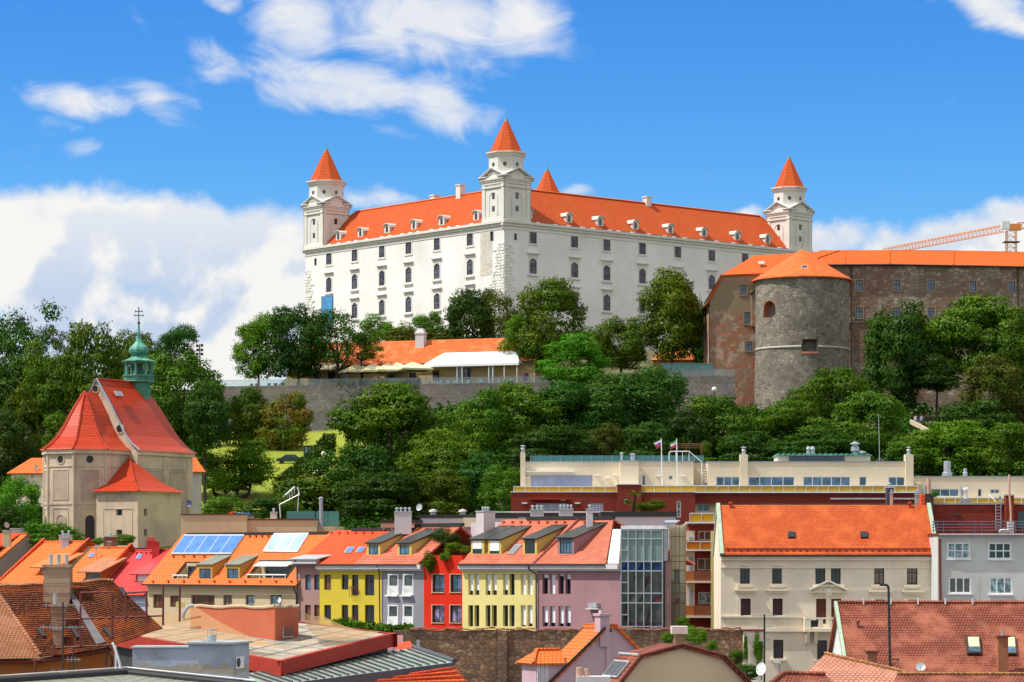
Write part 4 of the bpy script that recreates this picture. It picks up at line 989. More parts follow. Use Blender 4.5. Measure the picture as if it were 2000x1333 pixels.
 wall_holes(m, tA, tB, 0, zt, ws, .35); m.box(tA, tB, .5, 9, 0, zt - .1); m.build('wall', 'wall_mixed', B.o)
 for h in ws: window(B, F, h, ('dark', 'pane_blue', 2, (.6,), .1, False), .14); surround(B, F, h, 'sandstone')
 m = MB(); m.box(tA, tB, -.2, 0, F.z(1750, 631), F.z(1750, 629)); m.build('string_course', 'wall_mixed', B.o)
 for px in (1663, 1988): m = MB().tube((F.t(px), -.2, zt - .3), (F.t(px), -.2, 4), .14); m.build('downpipe', 'gutter', B.o)
 r = MB(); pxs = [1600, 1651, 1738, 1863, 2000, 2140]; ey = [517, 516.5, 516, 518, 520.5, 523]; ry = [491, 490.5, 490.5, 491, 494, 498]
 for a, b, e0, e1, r0, r1 in zip(pxs[:-1], pxs[1:], ey[:-1], ey[1:], ry[:-1], ry[1:]):
  P = [(F.t(a, -.6), -.6, F.z(a, e0, -.6)), (F.t(b, -.6), -.6, F.z(b, e1, -.6)), (F.t(b, 4.5), 4.5, F.z(b, r1, 4.5)), (F.t(a, 4.5), 4.5, F.z(a, r0, 4.5))]
  r.slab(P, .2); k = [Vector(p) for p in P]; r.slab([k[2], (k[2].x, 9.8, k[1].z), (k[3].x, 9.8, k[0].z), k[3]][::-1], .2)
  if a > 1600: r.tube(k[0] + Vector((0, 0, .05)), k[3] + Vector((0, 0, .05)), .12, n=5)
 r.build('roof', 'orange_clean', B.o)
 g = MB()
 for a, b, e0, e1 in zip(pxs[:-1], pxs[1:], ey[:-1], ey[1:]): g.tube((F.t(a, -.7), -.7, F.z(a, e0 + 1, -.7)), (F.t(b, -.7), -.7, F.z(b, e1 + 1, -.7)), .13, n=5)
 g.build('gutter', 'gutter', B.o)
M['orange_cone'] = plain('orange_cone_roof', (0.72, 0.115, 0.010), 0.75, 0, 0.2, 0.8)
def surround(B, pl, h, mt, w=.25, o=.07):
 m = MB(); m.M = pl.M; a, b, c, d = h; m.box(a - w, a, -o, .05, c - w, d + w); m.box(b, b + w, -o, .05, c - w, d + w); m.box(a, b, -o, .05, d, d + w); m.box(a, b, -o - .05, .05, c - w, c); return m.build('window_surround', mt, B.o)
M['sandstone'] = plaster('sandstone', (.34, .26, .17), .4)
M['string_stone'] = plaster('string_stone', (.50, .47, .42), .8, (.25, .22, .19), 1.0)
M['gable_wall'] = None
def gable_wall_mat():
 """ochre render above, patched brick below - the render has fallen away towards the foot"""
 m, q = mat('gable_wall_mat'); p = pos(q); uv = uvn(q)
 b = q.n('ShaderNodeTexBrick', offset=0.5, inp={'Color1': (0.36, 0.19, 0.115, 1), 'Color2': (0.25, 0.155, 0.10, 1), 'Mortar': (0.32, 0.25, 0.18, 1), 'Scale': 1.0, 'Mortar Size': 0.03, 'Brick Width': 0.5, 'Row Height': 0.22}); q.ln(uv, b.inputs['Vector'])
 n = q.noise(p, 0.22, 7, 0.6); n2 = q.noise(p, 0.6, 6, 0.65)
 st = q.n('ShaderNodeVectorMath', operation='MULTIPLY', inp={0: p, 1: (.35, .35, 1.3)}).outputs[0]; n3 = q.noise(st, 1.2, 6, 0.65)
 c = q.mix(q.smooth(n3, 0.46, 0.60), b.outputs['Color'], (0.46, 0.12, 0.05)); c = q.mix(q.smooth(n2, 0.5, 0.64, 0, .85), c, (0.52, 0.41, 0.29)); c = q.mix(q.smooth(q.noise(p, 1.6, 6, .7), .5, .68, 0, .6), c, (.17, .10, .07))
 sp = q.n('ShaderNodeSeparateXYZ'); q.ln(p, sp.inputs[0])
 h = q.smooth(q.math('MULTIPLY_ADD', n, 9.0, sp.outputs[2]), 50.0, 53.0)
 c = q.mix(h, c, (0.30, 0.22, 0.135)); q.ln(c, q.b.inputs['Base Color']); q.b.inputs['Roughness'].default_value = .9
 bump(q, q.math('ADD', n3, b.outputs['Fac']), .05, .6); return m
M['gable_wall'] = gable_wall_mat()
build_fort()
def build_crane():
 D = 900; x = (1975 - 1000) / FP * D; L = Loc('tower_crane', 'orange lattice tower crane rising behind the fortified wing', 'crane', (x, D, 60)); s = 1.5
 def lattice(a, b, u, v, n, r, nm):
  m = L.mb(); a, b = Vector(a), Vector(b); cs = [u + v, v - u, -u - v, u - v]
  for c in cs: m.tube(a + c, b + c, r, n=4)
  for k in range(n):
   p, e = a.lerp(b, k / n), a.lerp(b, (k + 1) / n)
   for i in range(4): m.tube(p + cs[i], e + cs[(i + 1) % 4], r * .55, n=3); m.tube(e + cs[i], e + cs[(i + 1) % 4], r * .5, n=3)
  m.build(nm, 'crane', L.o)
 zj = zof(452, D); X, Z, Y = Vector((s, 0, 0)), Vector((0, 0, 1.2)), Vector((0, s, 0))
 lattice((x, D, 60), (x, D, zj), X, Y, 26, .16, 'mast')
 a = Vector((x - 2, D, zof(446, D))); b = Vector(((1728 - 1000) / FP * 1010, 1010, zof(492, 1010))); lattice(a, b, Vector((.8, .8, 0)), Vector((0, 0, 1.0)), 34, .12, 'jib')
 lattice((x + 2, D, zof(442, D)), (x + 16, D, zof(436, D)), Vector((0, .8, 0)), Vector((0, 0, 1.0)), 6, .12, 'counter_jib')
 m = L.mb(); m.box(x - 3.2, x - .6, D - 1, D + 1.2, zof(448, D), zof(433, D)); m.build('cab', 'white_metal', L.o)
 m = L.mb(); m.box(x - .5, x + 3.2, D - 1.2, D + 1.2, zof(450, D), zof(431, D) - 1.2); m.build('machinery', 'crane', L.o)
 m = L.mb(); m.box(x - 2.6, x + 2.6, D - 2.4, D + 2.4, zof(474, D), zof(473, D)); m.build('platform', 'gutter', L.o)
build_crane()
# ------------------------------------------------------------------ old church
def build_church():
 G = Vector((-51.75, 345.0, 0)); A = Vector((.477, .879, 0)); Bv = Vector((.879, -.477, 0)); zb = 1.2
 rz = math.atan2(Bv.y, Bv.x)                                     # local x along Bv (right-front), local y along A (back)
 B = Bld('church', 'old beige church with steep red tiled roofs and a green copper turret', 'church', 1000, 345, 0, z=zb)
 B.x, B.y, B.rz = G.x, G.y, rz; B.o.location = (G.x, G.y, zb); B.o.rotation_euler = (0, 0, rz); F = B.F = Plane(B, 0, 0, 0)
 ze = zof(876, 341) - zb; HW = 6.15; LN = 11.7; apz = zof(741, 345) - zb
 oc = Vector((0, -2.59, 0)); RR = 5.0; capz = zof(765, 342.7) - zb
 ths = [-90 - 22.5 + 45 * k for k in range(8)]                   # octagon: a face looks along -y
 octp = lambda r: [(oc.x + r * math.cos(R(a)) / math.cos(R(22.5)) * 1.0, oc.y + r * math.sin(R(a)) / math.cos(R(22.5))) for a in ths]
 RR = 4.75
 # walls
 m = MB(); op = octp(RR)
 choir = [op[k] for k in (7, 0, 1, 2)]
 choir_full = [(-RR, 0), op[7], op[0], op[1], op[2], (RR, 0)]
 m.prism([(-RR, 2), op[7], op[0], op[1], op[2], (RR, 2)], 0, ze - .1)
 m.build('choir_wall', 'church', B.o)
 m = MB().box(-HW, HW, 0, LN, 0, ze - .1)
 m.face([(-HW, 0, ze - .1), (HW, 0, ze - .1), (HW * .74, 0, ze + (apz - ze) * .2), (HW * .39, 0, ze + (apz - ze) * .6), (0, 0, apz), (-HW * .39, 0, ze + (apz - ze) * .6), (-HW * .74, 0, ze + (apz - ze) * .2)])
 m.build('nave_wall', 'church', B.o)
 # cornices and string courses
 def around(mb, z0, z1, o):
  pts = octp(RR + o); ring = [(-RR - o, 1.9)] + [pts[k] for k in (7, 0, 1, 2)] + [(RR + o, 1.9)]; mb.prism(ring, z0, z1)
 m = MB(); around(m, ze - .75, ze - .1, .28); around(m, ze - 2.35, ze - 2.2, .08); around(m, ze - 7.0, ze - 6.8, .07)
 m.box(HW, HW + .28, .05, LN + .2, ze - .75, ze - .1); m.box(HW, HW + .08, .05, LN, ze - 2.4, ze - 2.2); m.box(HW, HW + .08, .05, LN, ze - 7, ze - 6.8)
 for k in (7, 0, 1, 2):
  p = op[k]; m.tube((p[0], p[1], 0), (p[0], p[1], ze - .8), .16, n=8)
 m.box(HW, HW + .09, .05, 1.0, 0, ze - .8); m.box(HW, HW + .09, LN - 1.2, LN, 0, ze - .8); m.box(HW, HW + .09, 5.4, 6.4, 0, ze - .8)
 m.build('mouldings', 'church', B.o)
 # faces of the choir as planes: sunk panels, round and arched windows
 idx = [(7, 0), (0, 1), (1, 2)]
 for fi, (a, b) in enumerate(idx):
  p, q = Vector((*op[a], 0)), Vector((*op[b], 0)); an = math.atan2(q.y - p.y, q.x - p.x); pl = B.plane(p.x, p.y, an); L = (q - p).length
  k = MB(); k.M = pl.M; z_hi = [(ze - 6.4, ze - 2.7), (ze - 12.6, ze - 7.4)]
  for z0, z1 in z_hi:
   if z0 < .3: z0 = .3
   x0, x1 = L * .2, L * .8
   for bx in ((x0, x1, z1 - .09, z1), (x0, x1, z0, z0 + .09), (x0, x0 + .09, z0 + .09, z1 - .09), (x1 - .09, x1, z0 + .09, z1 - .09)): k.box(bx[0], bx[1], -.06, .02, bx[2], bx[3])
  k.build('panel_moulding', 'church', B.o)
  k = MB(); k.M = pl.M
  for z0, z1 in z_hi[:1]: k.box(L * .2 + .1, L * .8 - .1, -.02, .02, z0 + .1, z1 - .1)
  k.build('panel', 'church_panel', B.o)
  def disc(nm, cx, cz, r, mt, y=-.05, par=B.o): d = MB(); d.M = pl.M; d.face([(cx + r * math.cos(R(g)), y, cz + r * math.sin(R(g))) for g in range(0, 360, 20)]); return d.build(nm, mt, par)
  def ringm(cx, cz, r, w): 
   d = MB(); d.M = pl.M
   d.rings([[(cx + rr * math.cos(R(g)), y, cz + rr * math.sin(R(g))) for g in range(0, 360, 20)] for rr, y in ((r + w, 0), (r + w, -.08), (r, -.08), (r, 0))], cap=False); return d.build('window_surround', 'church', B.o)
  o = ringm(L / 2, ze - 1.45, .46, .14); disc('oculus', L / 2, ze - 1.45, .46, 'dark')
  r, zc, z0 = .58, ze - 8.9, ze - 11.6
  arch = lambda rr, lo: [(L / 2 - rr, lo), (L / 2 + rr, lo)] + [(L / 2 + rr * math.cos(R(g)), zc + rr * 1.05 * math.sin(R(g))) for g in range(0, 181, 20)]
  d = MB(); d.M = pl.M; oo, ii = arch(r + .2, z0 - .2), arch(r, z0)
  d.rings([[(x, 0, z) for x, z in oo], [(x, -.09, z) for x, z in oo], [(x, -.09, z) for x, z in ii], [(x, -.02, z) for x, z in ii]], cap=False); so = d.build('window_surround', 'church', B.o)
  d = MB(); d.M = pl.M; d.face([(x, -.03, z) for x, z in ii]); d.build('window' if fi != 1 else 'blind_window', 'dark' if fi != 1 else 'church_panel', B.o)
  if fi != 1:
   d = MB(); d.M = pl.M
   for x in (-.3, 0, .3): d.box(L / 2 + x - .02, L / 2 + x + .02, -.045, -.032, z0, zc + .4)
   for z in (.6, 1.2, 1.8, 2.4): d.box(L / 2 - r, L / 2 + r, -.044, -.033, z0 + z - .02, z0 + z + .02)
   d.build('window_bars', 'muntin', B.o)
 # nave side: plane looking along +x
 pl = B.plane(HW, 0, R(90)); k = MB(); k.M = pl.M
 for x0, x1, z0, z1 in ((1.4, 5.0, ze - 6.6, ze - 2.6), (6.8, 10.2, ze - 6.6, ze - 2.6), (6.8, 10.2, .6, ze - 7.4)):
  for bx in ((x0, x1, z1 - .09, z1), (x0, x1, z0, z0 + .09), (x0, x0 + .09, z0 + .09, z1 - .09), (x1 - .09, x1, z0 + .09, z1 - .09)): k.box(bx[0], bx[1], -.07, .02, bx[2], bx[3])
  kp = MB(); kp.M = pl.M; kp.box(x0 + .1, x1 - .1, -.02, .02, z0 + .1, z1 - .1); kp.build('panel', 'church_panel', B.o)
 k.build('panel_moulding', 'church', B.o)
 t, z = pl.at(341, 992); r = .75
 d = MB(); d.M = pl.M; d.face([(t - r, -.09, z - .5), (t + r, -.09, z - .5)] + [(t + r * math.cos(R(g)), -.09, z + .4 + r * math.sin(R(g))) for g in range(0, 181, 20)]); d.build('niche_window', 'pane', B.o)
 # roofs: bell-cast profile (share of the way out, share of the height)
 prof = [(1.09, -.035), (.90, .06), (.70, .20), (.52, .39), (.36, .60), (.2, .79), (0.0, 1.0)]
 H = capz - ze; m = MB(); tp = []
 rg = []
 for f, h in prof:
  pts = [(p[0] - oc.x, p[1] - oc.y) for p in [op[7], op[0], op[1], op[2]]]
  ring = [(-RR * f, 1.9, ze + h * H)] + [(oc.x + x * f, oc.y + y * f, ze + h * H) for x, y in pts] + [(RR * f, 1.9, ze + h * H)]
  rg.append(ring)
 m.rings(rg, closed=False); ro = m.build('choir_roof', 'church_tile', B.o)
 hip = MB()
 for j in (1, 2, 3, 4):
  for a, b in zip(rg[:-1], rg[1:]):
   a_, b_ = Vector(a[j]), Vector(b[j]); n = 5
   for i in range(n): hip.tube(a_.lerp(b_, i / n) + Vector((0, 0, .05)), a_.lerp(b_, (i + .9) / n) + Vector((0, 0, .08)), .13, .1, n=6)
 hip.build('hip_tiles', 'church_tile', ro)
 H = apz - ze; m = MB(); yb = LN
 prof2 = [(1.07, -.03), (.88, .07), (.72, .2), (.55, .39), (.38, .6), (.2, .79), (0, 1.0)]
 for s in (1, -1):
  for (f0, h0), (f1, h1) in zip(prof2[:-1], prof2[1:]):
   yy0, yy1 = yb - (1 - 1.0) - 0 + .4 * f0 - (1 - f0) * 2.2, yb + .4 * f1 - (1 - f1) * 2.2
   q = [(s * HW * f0, -.12, ze + h0 * H), (s * HW * f0, yy0, ze + h0 * H), (s * HW * f1, yy1, ze + h1 * H), (s * HW * f1, -.12, ze + h1 * H)]
   m.face(q[::s])
 for (f0, h0), (f1, h1) in zip(prof2[:-1], prof2[1:]):
  yy0, yy1 = yb + .4 * f0 - (1 - f0) * 2.2, yb + .4 * f1 - (1 - f1) * 2.2
  m.face([(HW * f0, yy0, ze + h0 * H), (-HW * f0, yy0, ze + h0 * H), (-HW * f1, yy1, ze + h1 * H), (HW * f1, yy1, ze + h1 * H)])
 nr = m.build('nave_roof', 'church_tile', B.o)
 v = MB()
 for (f0, h0), (f1, h1) in zip(prof2[:-1], prof2[1:]): v.tube((HW * f0, -.16, ze + h0 * H + .05), (HW * f1, -.16, ze + h1 * H + .05), .13, n=5); v.tube((-HW * f0, -.16, ze + h0 * H + .05), (-HW * f1, -.16, ze + h1 * H + .05), .13, n=5)
 v.build('verge', 'grey_pole', nr)
 for i in range(14): pass
 rt = MB()
 for i in range(18): y = -.1 + i * .5; rt.tube((0, y, apz + .02), (0, y + .45, apz + .06), .15, .12, n=6)
 rt.build('ridge_tiles', 'church_tile', nr)
 for px, py, r in ((187, 760, .42), (234, 838, .5)):
  t, z = F.at(px, py, -.05); d = MB(); d.face([(t + r * math.cos(R(g)), -.04, z + r * math.sin(R(g))) for g in range(0, 360, 20)]); d.build('oculus', 'dark', B.o)
  d = MB(); d.rings([[(t + q * math.cos(R(g)), y, z + q * math.sin(R(g))) for g in range(0, 360, 20)] for q, y in ((r + .13, 0), (r + .13, -.1), (r, -.1), (r, -.03))], cap=False); d.build('window_surround', 'church', B.o)
 # roof hatch ladder
 d = MB(); s = (apz - ze) / HW; d.slab([(1.75, 1.6, apz - 2.0), (1.75, 3.2, apz - 2.0), (1.35, 3.2, apz - 1.4), (1.35, 1.6, apz - 1.4)], .1); d.build('roof_hatch', 'zinc', nr)
 # sacristy
 sx0, sx1, sy0, sy1 = 4.4, 10.6, -6.0, -1.6; sz = zof(958, 336) - zb
 pf = B.plane(sx0, sy0, 0); pr = B.plane(sx1, sy0, R(90))
 hf = [pf.rect(r) for r in ((226.5, 238.5, 994, 1007.5), (226.5, 238.5, 1035, 1048))]; hr = [pr.rect(r) for r in ((281.5, 288, 994, 1008), (281.5, 288, 1034, 1048))]
 m = MB(); m.M = pf.M; wall_holes(m, 0, sx1 - sx0, 0, sz, hf, .4); m.M = pr.M; wall_holes(m, 0, 9, 0, sz, hr, .4); m.M = None
 m.face([(sx0, 0, 0), (sx0, sy0, 0), (sx0, sy0, sz), (sx0, 0, sz)]); sw = m.build('sacristy_wall', 'church', B.o)
 for h in hf: window(B, pf, h, ('church_panel', 'pane', 1, (), .08, False), .3)
 for h in hr: window(B, pr, h, ('church_panel', 'pane', 1, (), .08, False), .3)
 m = MB().box(sx0 - .2, sx1 + .2, sy0 - .2, 2, sz - .4, sz - .02)
 m.M = pf.M
 for bx in ((1.0, 5.4, sz - 2.3, sz - 2.2), (1.0, 5.4, .4, .5), (1.0, 1.1, .5, sz - 2.3), (5.3, 5.4, .5, sz - 2.3)): m.box(bx[0], bx[1], -.05, .02, bx[2], bx[3])
 m.M = None; m.build('sacristy_moulding', 'church', B.o)
 az = zof(893, 340) - zb; ax, ay = 5.2, -.4; H = az - sz; rg = []
 for f, h in [(1.06, -.03), (.84, .09), (.62, .27), (.4, .52), (.2, .76), (0.0, 1.0)]:
  g = lambda x, y: (ax + (x - ax) * f, ay + (y - ay) * f, sz + h * H)
  rg.append([g(sx0 - .2, 3), g(sx0 - .3, sy0 - .2), g(sx1 + .2, sy0 - .2), g(sx1 + .2, 3)])
 m = MB(); m.rings(rg, closed=False); sr = m.build('sacristy_roof', 'church_tile', B.o)
 hp = MB()
 for j in (2,):
  for a, b in zip(rg[:-1], rg[1:]): hp.tube(Vector(a[j]) + Vector((0, 0, .05)), Vector(b[j]) + Vector((0, 0, .05)), .12, n=6)
 hp.build('hip_tiles', 'church_tile', sr)
 # small lean-to on the right of the sacristy
 m = MB().box(HW, sx1 - .4, 3.2, 6.0, 0, zof(1018, 340) - zb); m.build('annexe_wall', 'church', B.o)
 z = zof(1018, 340) - zb; m = MB().slab([(sx1 - .1, 3.0, z - .1), (sx1 - .1, 6.2, z - .1), (HW + .6, 6.2, z + 1.6), (HW + .6, 3.0, z + 1.6)], .15); m.build('annexe_roof', 'church_tile', B.o)
 # turret
 ty = 8.7; e = empty('turret', (0, ty, 0)); e.parent = B.o; D = 352.6; zz = lambda py: zof(py, D) - zb
 r8 = R(22.5); w = 1.62 / math.cos(r8)
 MB().lathe([(w * .88, zz(800)), (w * .86, zz(752)), (w * .9, zz(750)), (w * 1.12, zz(747)), (w * 1.12, zz(735)), (w * 1.02, zz(734))], n=8, rot=r8).build('shaft', 'copper_dark2', e)
 MB().lathe([(w * 1.15, zz(747)), (w * 1.2, zz(746.5)), (w * 1.2, zz(745)), (w * 1.15, zz(744.5))], n=8, rot=r8).lathe([(w * 1.12, zz(736)), (w * 1.2, zz(735.5)), (w * 1.2, zz(733.5)), (w * .9, zz(733))], n=8, rot=r8).build('gallery_band', 'copper', e)
 for k in range(8):
  a = r8 + k * R(45); MB().box(-.13, .13, -.13, .13, zz(734), zz(710)).build('post', 'copper', e, (w * .98 * math.cos(a), w * .98 * math.sin(a), 0), a)
 MB().lathe([(w * .2, zz(733)), (w * .2, zz(712))], n=6).build('bell_frame', 'copper_dark', e)
 MB().lathe([(w * 1.0, zz(711.5)), (w * 1.12, zz(710)), (w * 1.28, zz(707.5)), (w * 1.28, zz(706)), (w * .9, zz(702)), (w * .62, zz(699)), (w * .5, zz(696))], n=8, rot=r8).build('lantern_roof', 'copper', e)
 o = MB().lathe([(w * .45, zz(697)), (w * .55, zz(694)), (w * .72, zz(689)), (w * .745, zz(684)), (w * .66, zz(678.5)), (w * .46, zz(674)), (w * .29, zz(669)), (w * .19, zz(662)), (w * .125, zz(652)), (w * .08, zz(643)), (w * .06, zz(634))], n=8, rot=r8); o.build('onion_dome', 'copper', e)
 MB().lathe([(.02, zz(634.5)), (.14, zz(633.5)), (.2, zz(631)), (.14, zz(628.5)), (.02, zz(627.5))], n=10).build('ball', 'copper_dark', e, smooth=True)
 c = MB().box(-.045, .045, -.045, .045, zz(629), zz(600)); c.M = Matrix.Rotation(-rz, 4, 'Z')
 for py, L in ((608.5, .42), (616.5, .55)):
  c.box(-L, -.046, -.045, .045, zz(py) - .045, zz(py) + .045); c.box(.046, L, -.045, .045, zz(py) - .045, zz(py) + .045)
  for s in (-L, L): c.box(s - .05, s + .05, -.05, .05, zz(py) - .14, zz(py) + .14)
 c.build('cross', 'dark', e)
M['copper_dark2'] = plain('copper_weathered', (0.045, 0.20, 0.155), 0.6, 0, 0.5, 0.9)
build_church()
def small_house(name, label, px, D, phi, w, dep, pyb, pye, pyr, wallm, roofm, wins=(), hip=1.5, back=0):
 """small hip-roofed house, eave row pye, ridge row pyr"""
 B = Bld(name, label, 'house', px, D, phi, pyb); ze, zr = zof(pye, D) - B.z, zof(pyr, D) - B.z; F = B.F
 hs = [F.rect(r) for r in wins]; m = MB(); wall_holes(m, 0, w, -2, ze, hs, .15); m.box(0, w, .2, dep, -2, ze - .05); m.build('wall', wallm, B.o)
 for h in hs: window(B, F, h, ('white_frame', 'pane', 2, (.5,), .08, False), .1)
 r = MB(); o = .5; y = dep / 2
 r.slab([(-o, -o, ze), (w + o, -o, ze), (w - hip, y, zr), (hip, y, zr)], .15); r.slab([(w + o, dep + o, ze), (-o, dep + o, ze), (hip, y, zr), (w - hip, y, zr)], .15)
 r.slab([(w + o, -o, ze), (w + o, dep + o, ze), (w - hip, y, zr)], .15); r.slab([(-o, dep + o, ze), (-o, -o, ze), (hip, y, zr)], .15); r.build('roof', roofm, B.o)
 return B
small_house('cottage', 'low red roofed house peeping out behind the left side of the church', 22, 362, 10, 7.5, 7, 960, 925, 893, 'cream', 'orange_tile', ((68, 73, 908, 919), (60, 66, 926, 936)))
small_house('cottage', 'pale house with a red hipped roof half hidden at the right side of the church', 352, 362, -15, 2.8, 6, 985, 922, 878, 'palegrey', 'orange_tile', ((368, 374, 930, 945),), 1.0)
# ------------------------------------------------------------------ hotel on the slope
def build_hotel():
 D = 320; B = Bld('hotel', 'stepped red brick and cream hotel with yellow glass balustrades', 'hotel', 1000, D, 0, z=-13); F = B.F; Z = lambda py, d=0: F.z(1000, py, d); T = lambda px, d=0: F.t(px, d)
 def block(nm, mt, px0, px1, py0, py1, d0, d1, holes=(), style=None, lab=None, dep=.2):
  hs = [F.rect(h[:4], d0) for h in holes]; m = MB(); wall_holes(m, T(px0, d0), T(px1, d0), Z(py1, d0), Z(py0, d0), hs, dep, 0, d0)
  x0, x1, z0, z1 = T(px0, d0), T(px1, d0), Z(py1, d0), Z(py0, d0)
  m.face([(x0, d1, z0), (x0, d0, z0), (x0, d0, z1), (x0, d1, z1)]); m.face([(x1, d0, z0), (x1, d1, z0), (x1, d1, z1), (x1, d0, z1)]); m.face([(x0, d0, z1), (x1, d0, z1), (x1, d1, z1), (x0, d1, z1)])
  o = m.build(nm, mt, B.o)
  for h, hh in zip(holes, hs):
   st = h[4] if len(h) > 4 else ('white_frame', 'pane_blue', 2, (), .08, False)
   fme, pme = win_mesh(hh[1] - hh[0], hh[3] - hh[2], st); w = put('window', fme, o, ((hh[0] + hh[1]) / 2, d0 + dep - .08, hh[2])); put('pane', pme, o, ((hh[0] + hh[1]) / 2, d0 + dep - .08, hh[2]))
  c = MB().box(x0 - .06, x1 + .06, d0 - .08, d1, z1, z1 + .1); c.build('coping', 'white_metal' if mt == 'redbrick' else 'grey_pole', o)
  return o
 s = lambda n, p='pane_blue', f='white_frame', fw=.09, rows=(): (f, p, n, rows, fw, False)
 shut = ('grey_pole', 'blind_lilac', 8, (.2, .4, .6, .8), .04, False); shut3 = ('grey_pole', 'blind_lilac', 4, (.3, .6), .04, False)
 # set-back cream storey
 block('penthouse_wall', 'cream_hotel', 1019, 1211, 903, 952, 3, 14, [(1037, 1157, 928.5, 951, shut)])
 block('penthouse_wall', 'cream_hotel', 1211, 1247.5, 901, 947, 1.2, 13)
 block('penthouse_wall', 'cream_hotel', 1247.5, 1354.5, 902.5, 950, 3, 13, [(1253.5, 1261, 928, 949, s(1)), (1306, 1314, 929, 937.5, s(1))])
 block('stair_wall', 'cream_hotel', 1354.5, 1382, 905, 950, 6.5, 13)
 block('penthouse_wall', 'cream_hotel', 1382, 1770, 903, 950, 3, 14, [(1398.5, 1445, 931, 949.5, s(3)), (1461.5, 1552, 931, 949.5, s(4)), (1568.5, 1661, 931, 949.5, s(5)), (1678, 1693, 931, 949.5, s(1)), (1735, 1767.5, 931.5, 949.5, s(2))])
 for px0, px1, py in ((1016.5, 1026, 885), (1446, 1460.5, 888), (1768.5, 1784, 888)):
  m = MB().box(T(px0, 2.6), T(px1, 2.6), 2.5, 4, Z(952, 2.6), Z(py, 2.6)); o = m.build('chimney', 'cream_hotel', B.o); x = (T(px0, 2.6) + T(px1, 2.6)) / 2
  MB().lathe([(.3, 0), (.3, .1), (.16, .14), (.22, .3), (.25, .5), (.12, .75), (.3, .8), (.3, .85), (.01, .95)], (x, 3.2, Z(py, 2.6)), 10).build('cowl', 'steel', o)
 m = MB().box(T(1028, 2.8), T(1122, 2.8), 1.6, 3, Z(923, 2.8), Z(920.5, 2.8)); m.build('sun_shade', 'white_frame', B.o)
 for px in (1041, 1112): MB().tube((T(px, 2.4), 2.95, Z(920, 3)), (T(px, 2.4), 1.8, Z(922, 2)), .05).build('shade_bracket', 'white_metal', B.o)
 for px, py in ((1030, 933), (1166, 928.5), (1186, 933.5), (1201, 927.5), (1285, 930), (1334, 930)):
  MB().box(T(px, 3) - .28, T(px, 3) + .28, 2.72, 3, Z(py + 1, 3), Z(py - 1, 3)).build('wall_lamp', 'white_frame', B.o)
 # roof terrace glass
 g = MB().box(T(1036, 4), T(1375, 4), 4.0, 4.03, Z(903, 4) + .1, Z(890, 4)); g.build('roof_railing_glass', 'teal_glass', B.o)
 g = MB()
 for px in range(1036, 1376, 20): g.tube((T(px, 4), 3.96, Z(903, 4) + .1), (T(px, 4), 3.96, Z(889.5, 4)), .03, n=4)
 g.build('roof_railing_posts', 'steel', B.o)
 for px, py, r in ((1214.5, 884, .16), (1236, 886, .28)): MB().lathe([(r, 0), (r, .75 * (902 - py) / 16), (r * 1.3, .8 * (902 - py) / 16), (r * 1.3, (902 - py) / 17), (.01, (902 - py) / 16)], (T(px, 3.4), 3.6, Z(902, 3.4)), 10).build('flue', 'steel', B.o)
 # yellow balustrades with a pale slab line below
 def rail(px0, px1, py0, py1, d, gl='yellow_glass', slab=True, own=B.o, side=None):
  x0, x1, z0, z1 = T(px0, d), T(px1, d), Z(py1, d), Z(py0, d)
  m = MB(); n = max(1, int((x1 - x0) / 1.25))
  for k in range(n): a, b = x0 + (x1 - x0) * k / n, x0 + (x1 - x0) * (k + 1) / n; m.box(a + .04, b - .04, d, d + .03, z0 + .05, z1 - .1)
  o = m.build('balustrade', gl, own)
  m = MB().box(x0, x1, d - .04, d + .06, z1 - .09, z1); [m.box(x0 + (x1 - x0) * k / n - .025, x0 + (x1 - x0) * k / n + .025, d - .05, d - .002, z0, z1 - .1) for k in range(n + 1)]; m.build('handrail', 'white_metal', o)
  if slab: MB().box(x0 - .3, x1 + .2, d - .15, d + 3.2, z0 - .16, z0).build('slab', 'white_metal', o)
  return o
 rail(1003, 1204, 950, 960.5, -.6); rail(1252, 1357, 948, 960.5, -.4); rail(1357, 1792, 948.5, 960.5, .9)
 bl = ('white_frame', 'blind_lilac', 4, (.25, .5, .75), .05, False)
 block('brick_wall', 'redbrick', 998, 1206, 962, 1030, -.8, 12, [(1047, 1107.5, 984, 1000.5, bl), (1152, 1178, 983, 1000, bl)])
 block('brick_wall', 'redbrick', 1206, 1252.5, 947, 1030, -1.6, 12, [(1219, 1226, 975, 983, s(1, 'pane', 'white_frame', .12))])
 block('brick_wall', 'redbrick', 1252.5, 1357.5, 962, 1100, -.8, 12, [(1321.5, 1330, 978.5, 1011, s(1, 'pane_blue', 'white_frame', .12, (.5,)))])
 block('brick_wall', 'redbrick', 1357.5, 1795, 962, 984, 1.4, 12)
 MB().box(T(1035, -1), T(1114, -1), -2, -.8, Z(976.5, -1), Z(974.8, -1)).build('sun_shade', 'red_trim', B.o)
 for px in (1024.5, 1128): MB().box(T(px, -1) - .3, T(px, -1) + .3, -1.1, -.8, Z(984.5, -1), Z(982, -1)).build('wall_lamp', 'white_frame', B.o)
 # storey half hidden behind the cream house ridge
 block('recessed_wall', 'cream_hotel', 1357.5, 1795, 984, 1040, 2.6, 12, [(1361, 1386, 984.5, 1000, s(2)), (1486, 1552, 985, 1001, s(4)), (1590, 1632, 985, 1001, s(3)), (1660, 1700, 985, 1001, s(3))])
 MB().tube((T(1622, 1), 1.2, Z(974.5, 1)), (T(1790, 1), 1.2, Z(974.5, 1)), .1).build('pipe', 'white_metal', B.o)
 # lower balcony wing
 D2 = -22
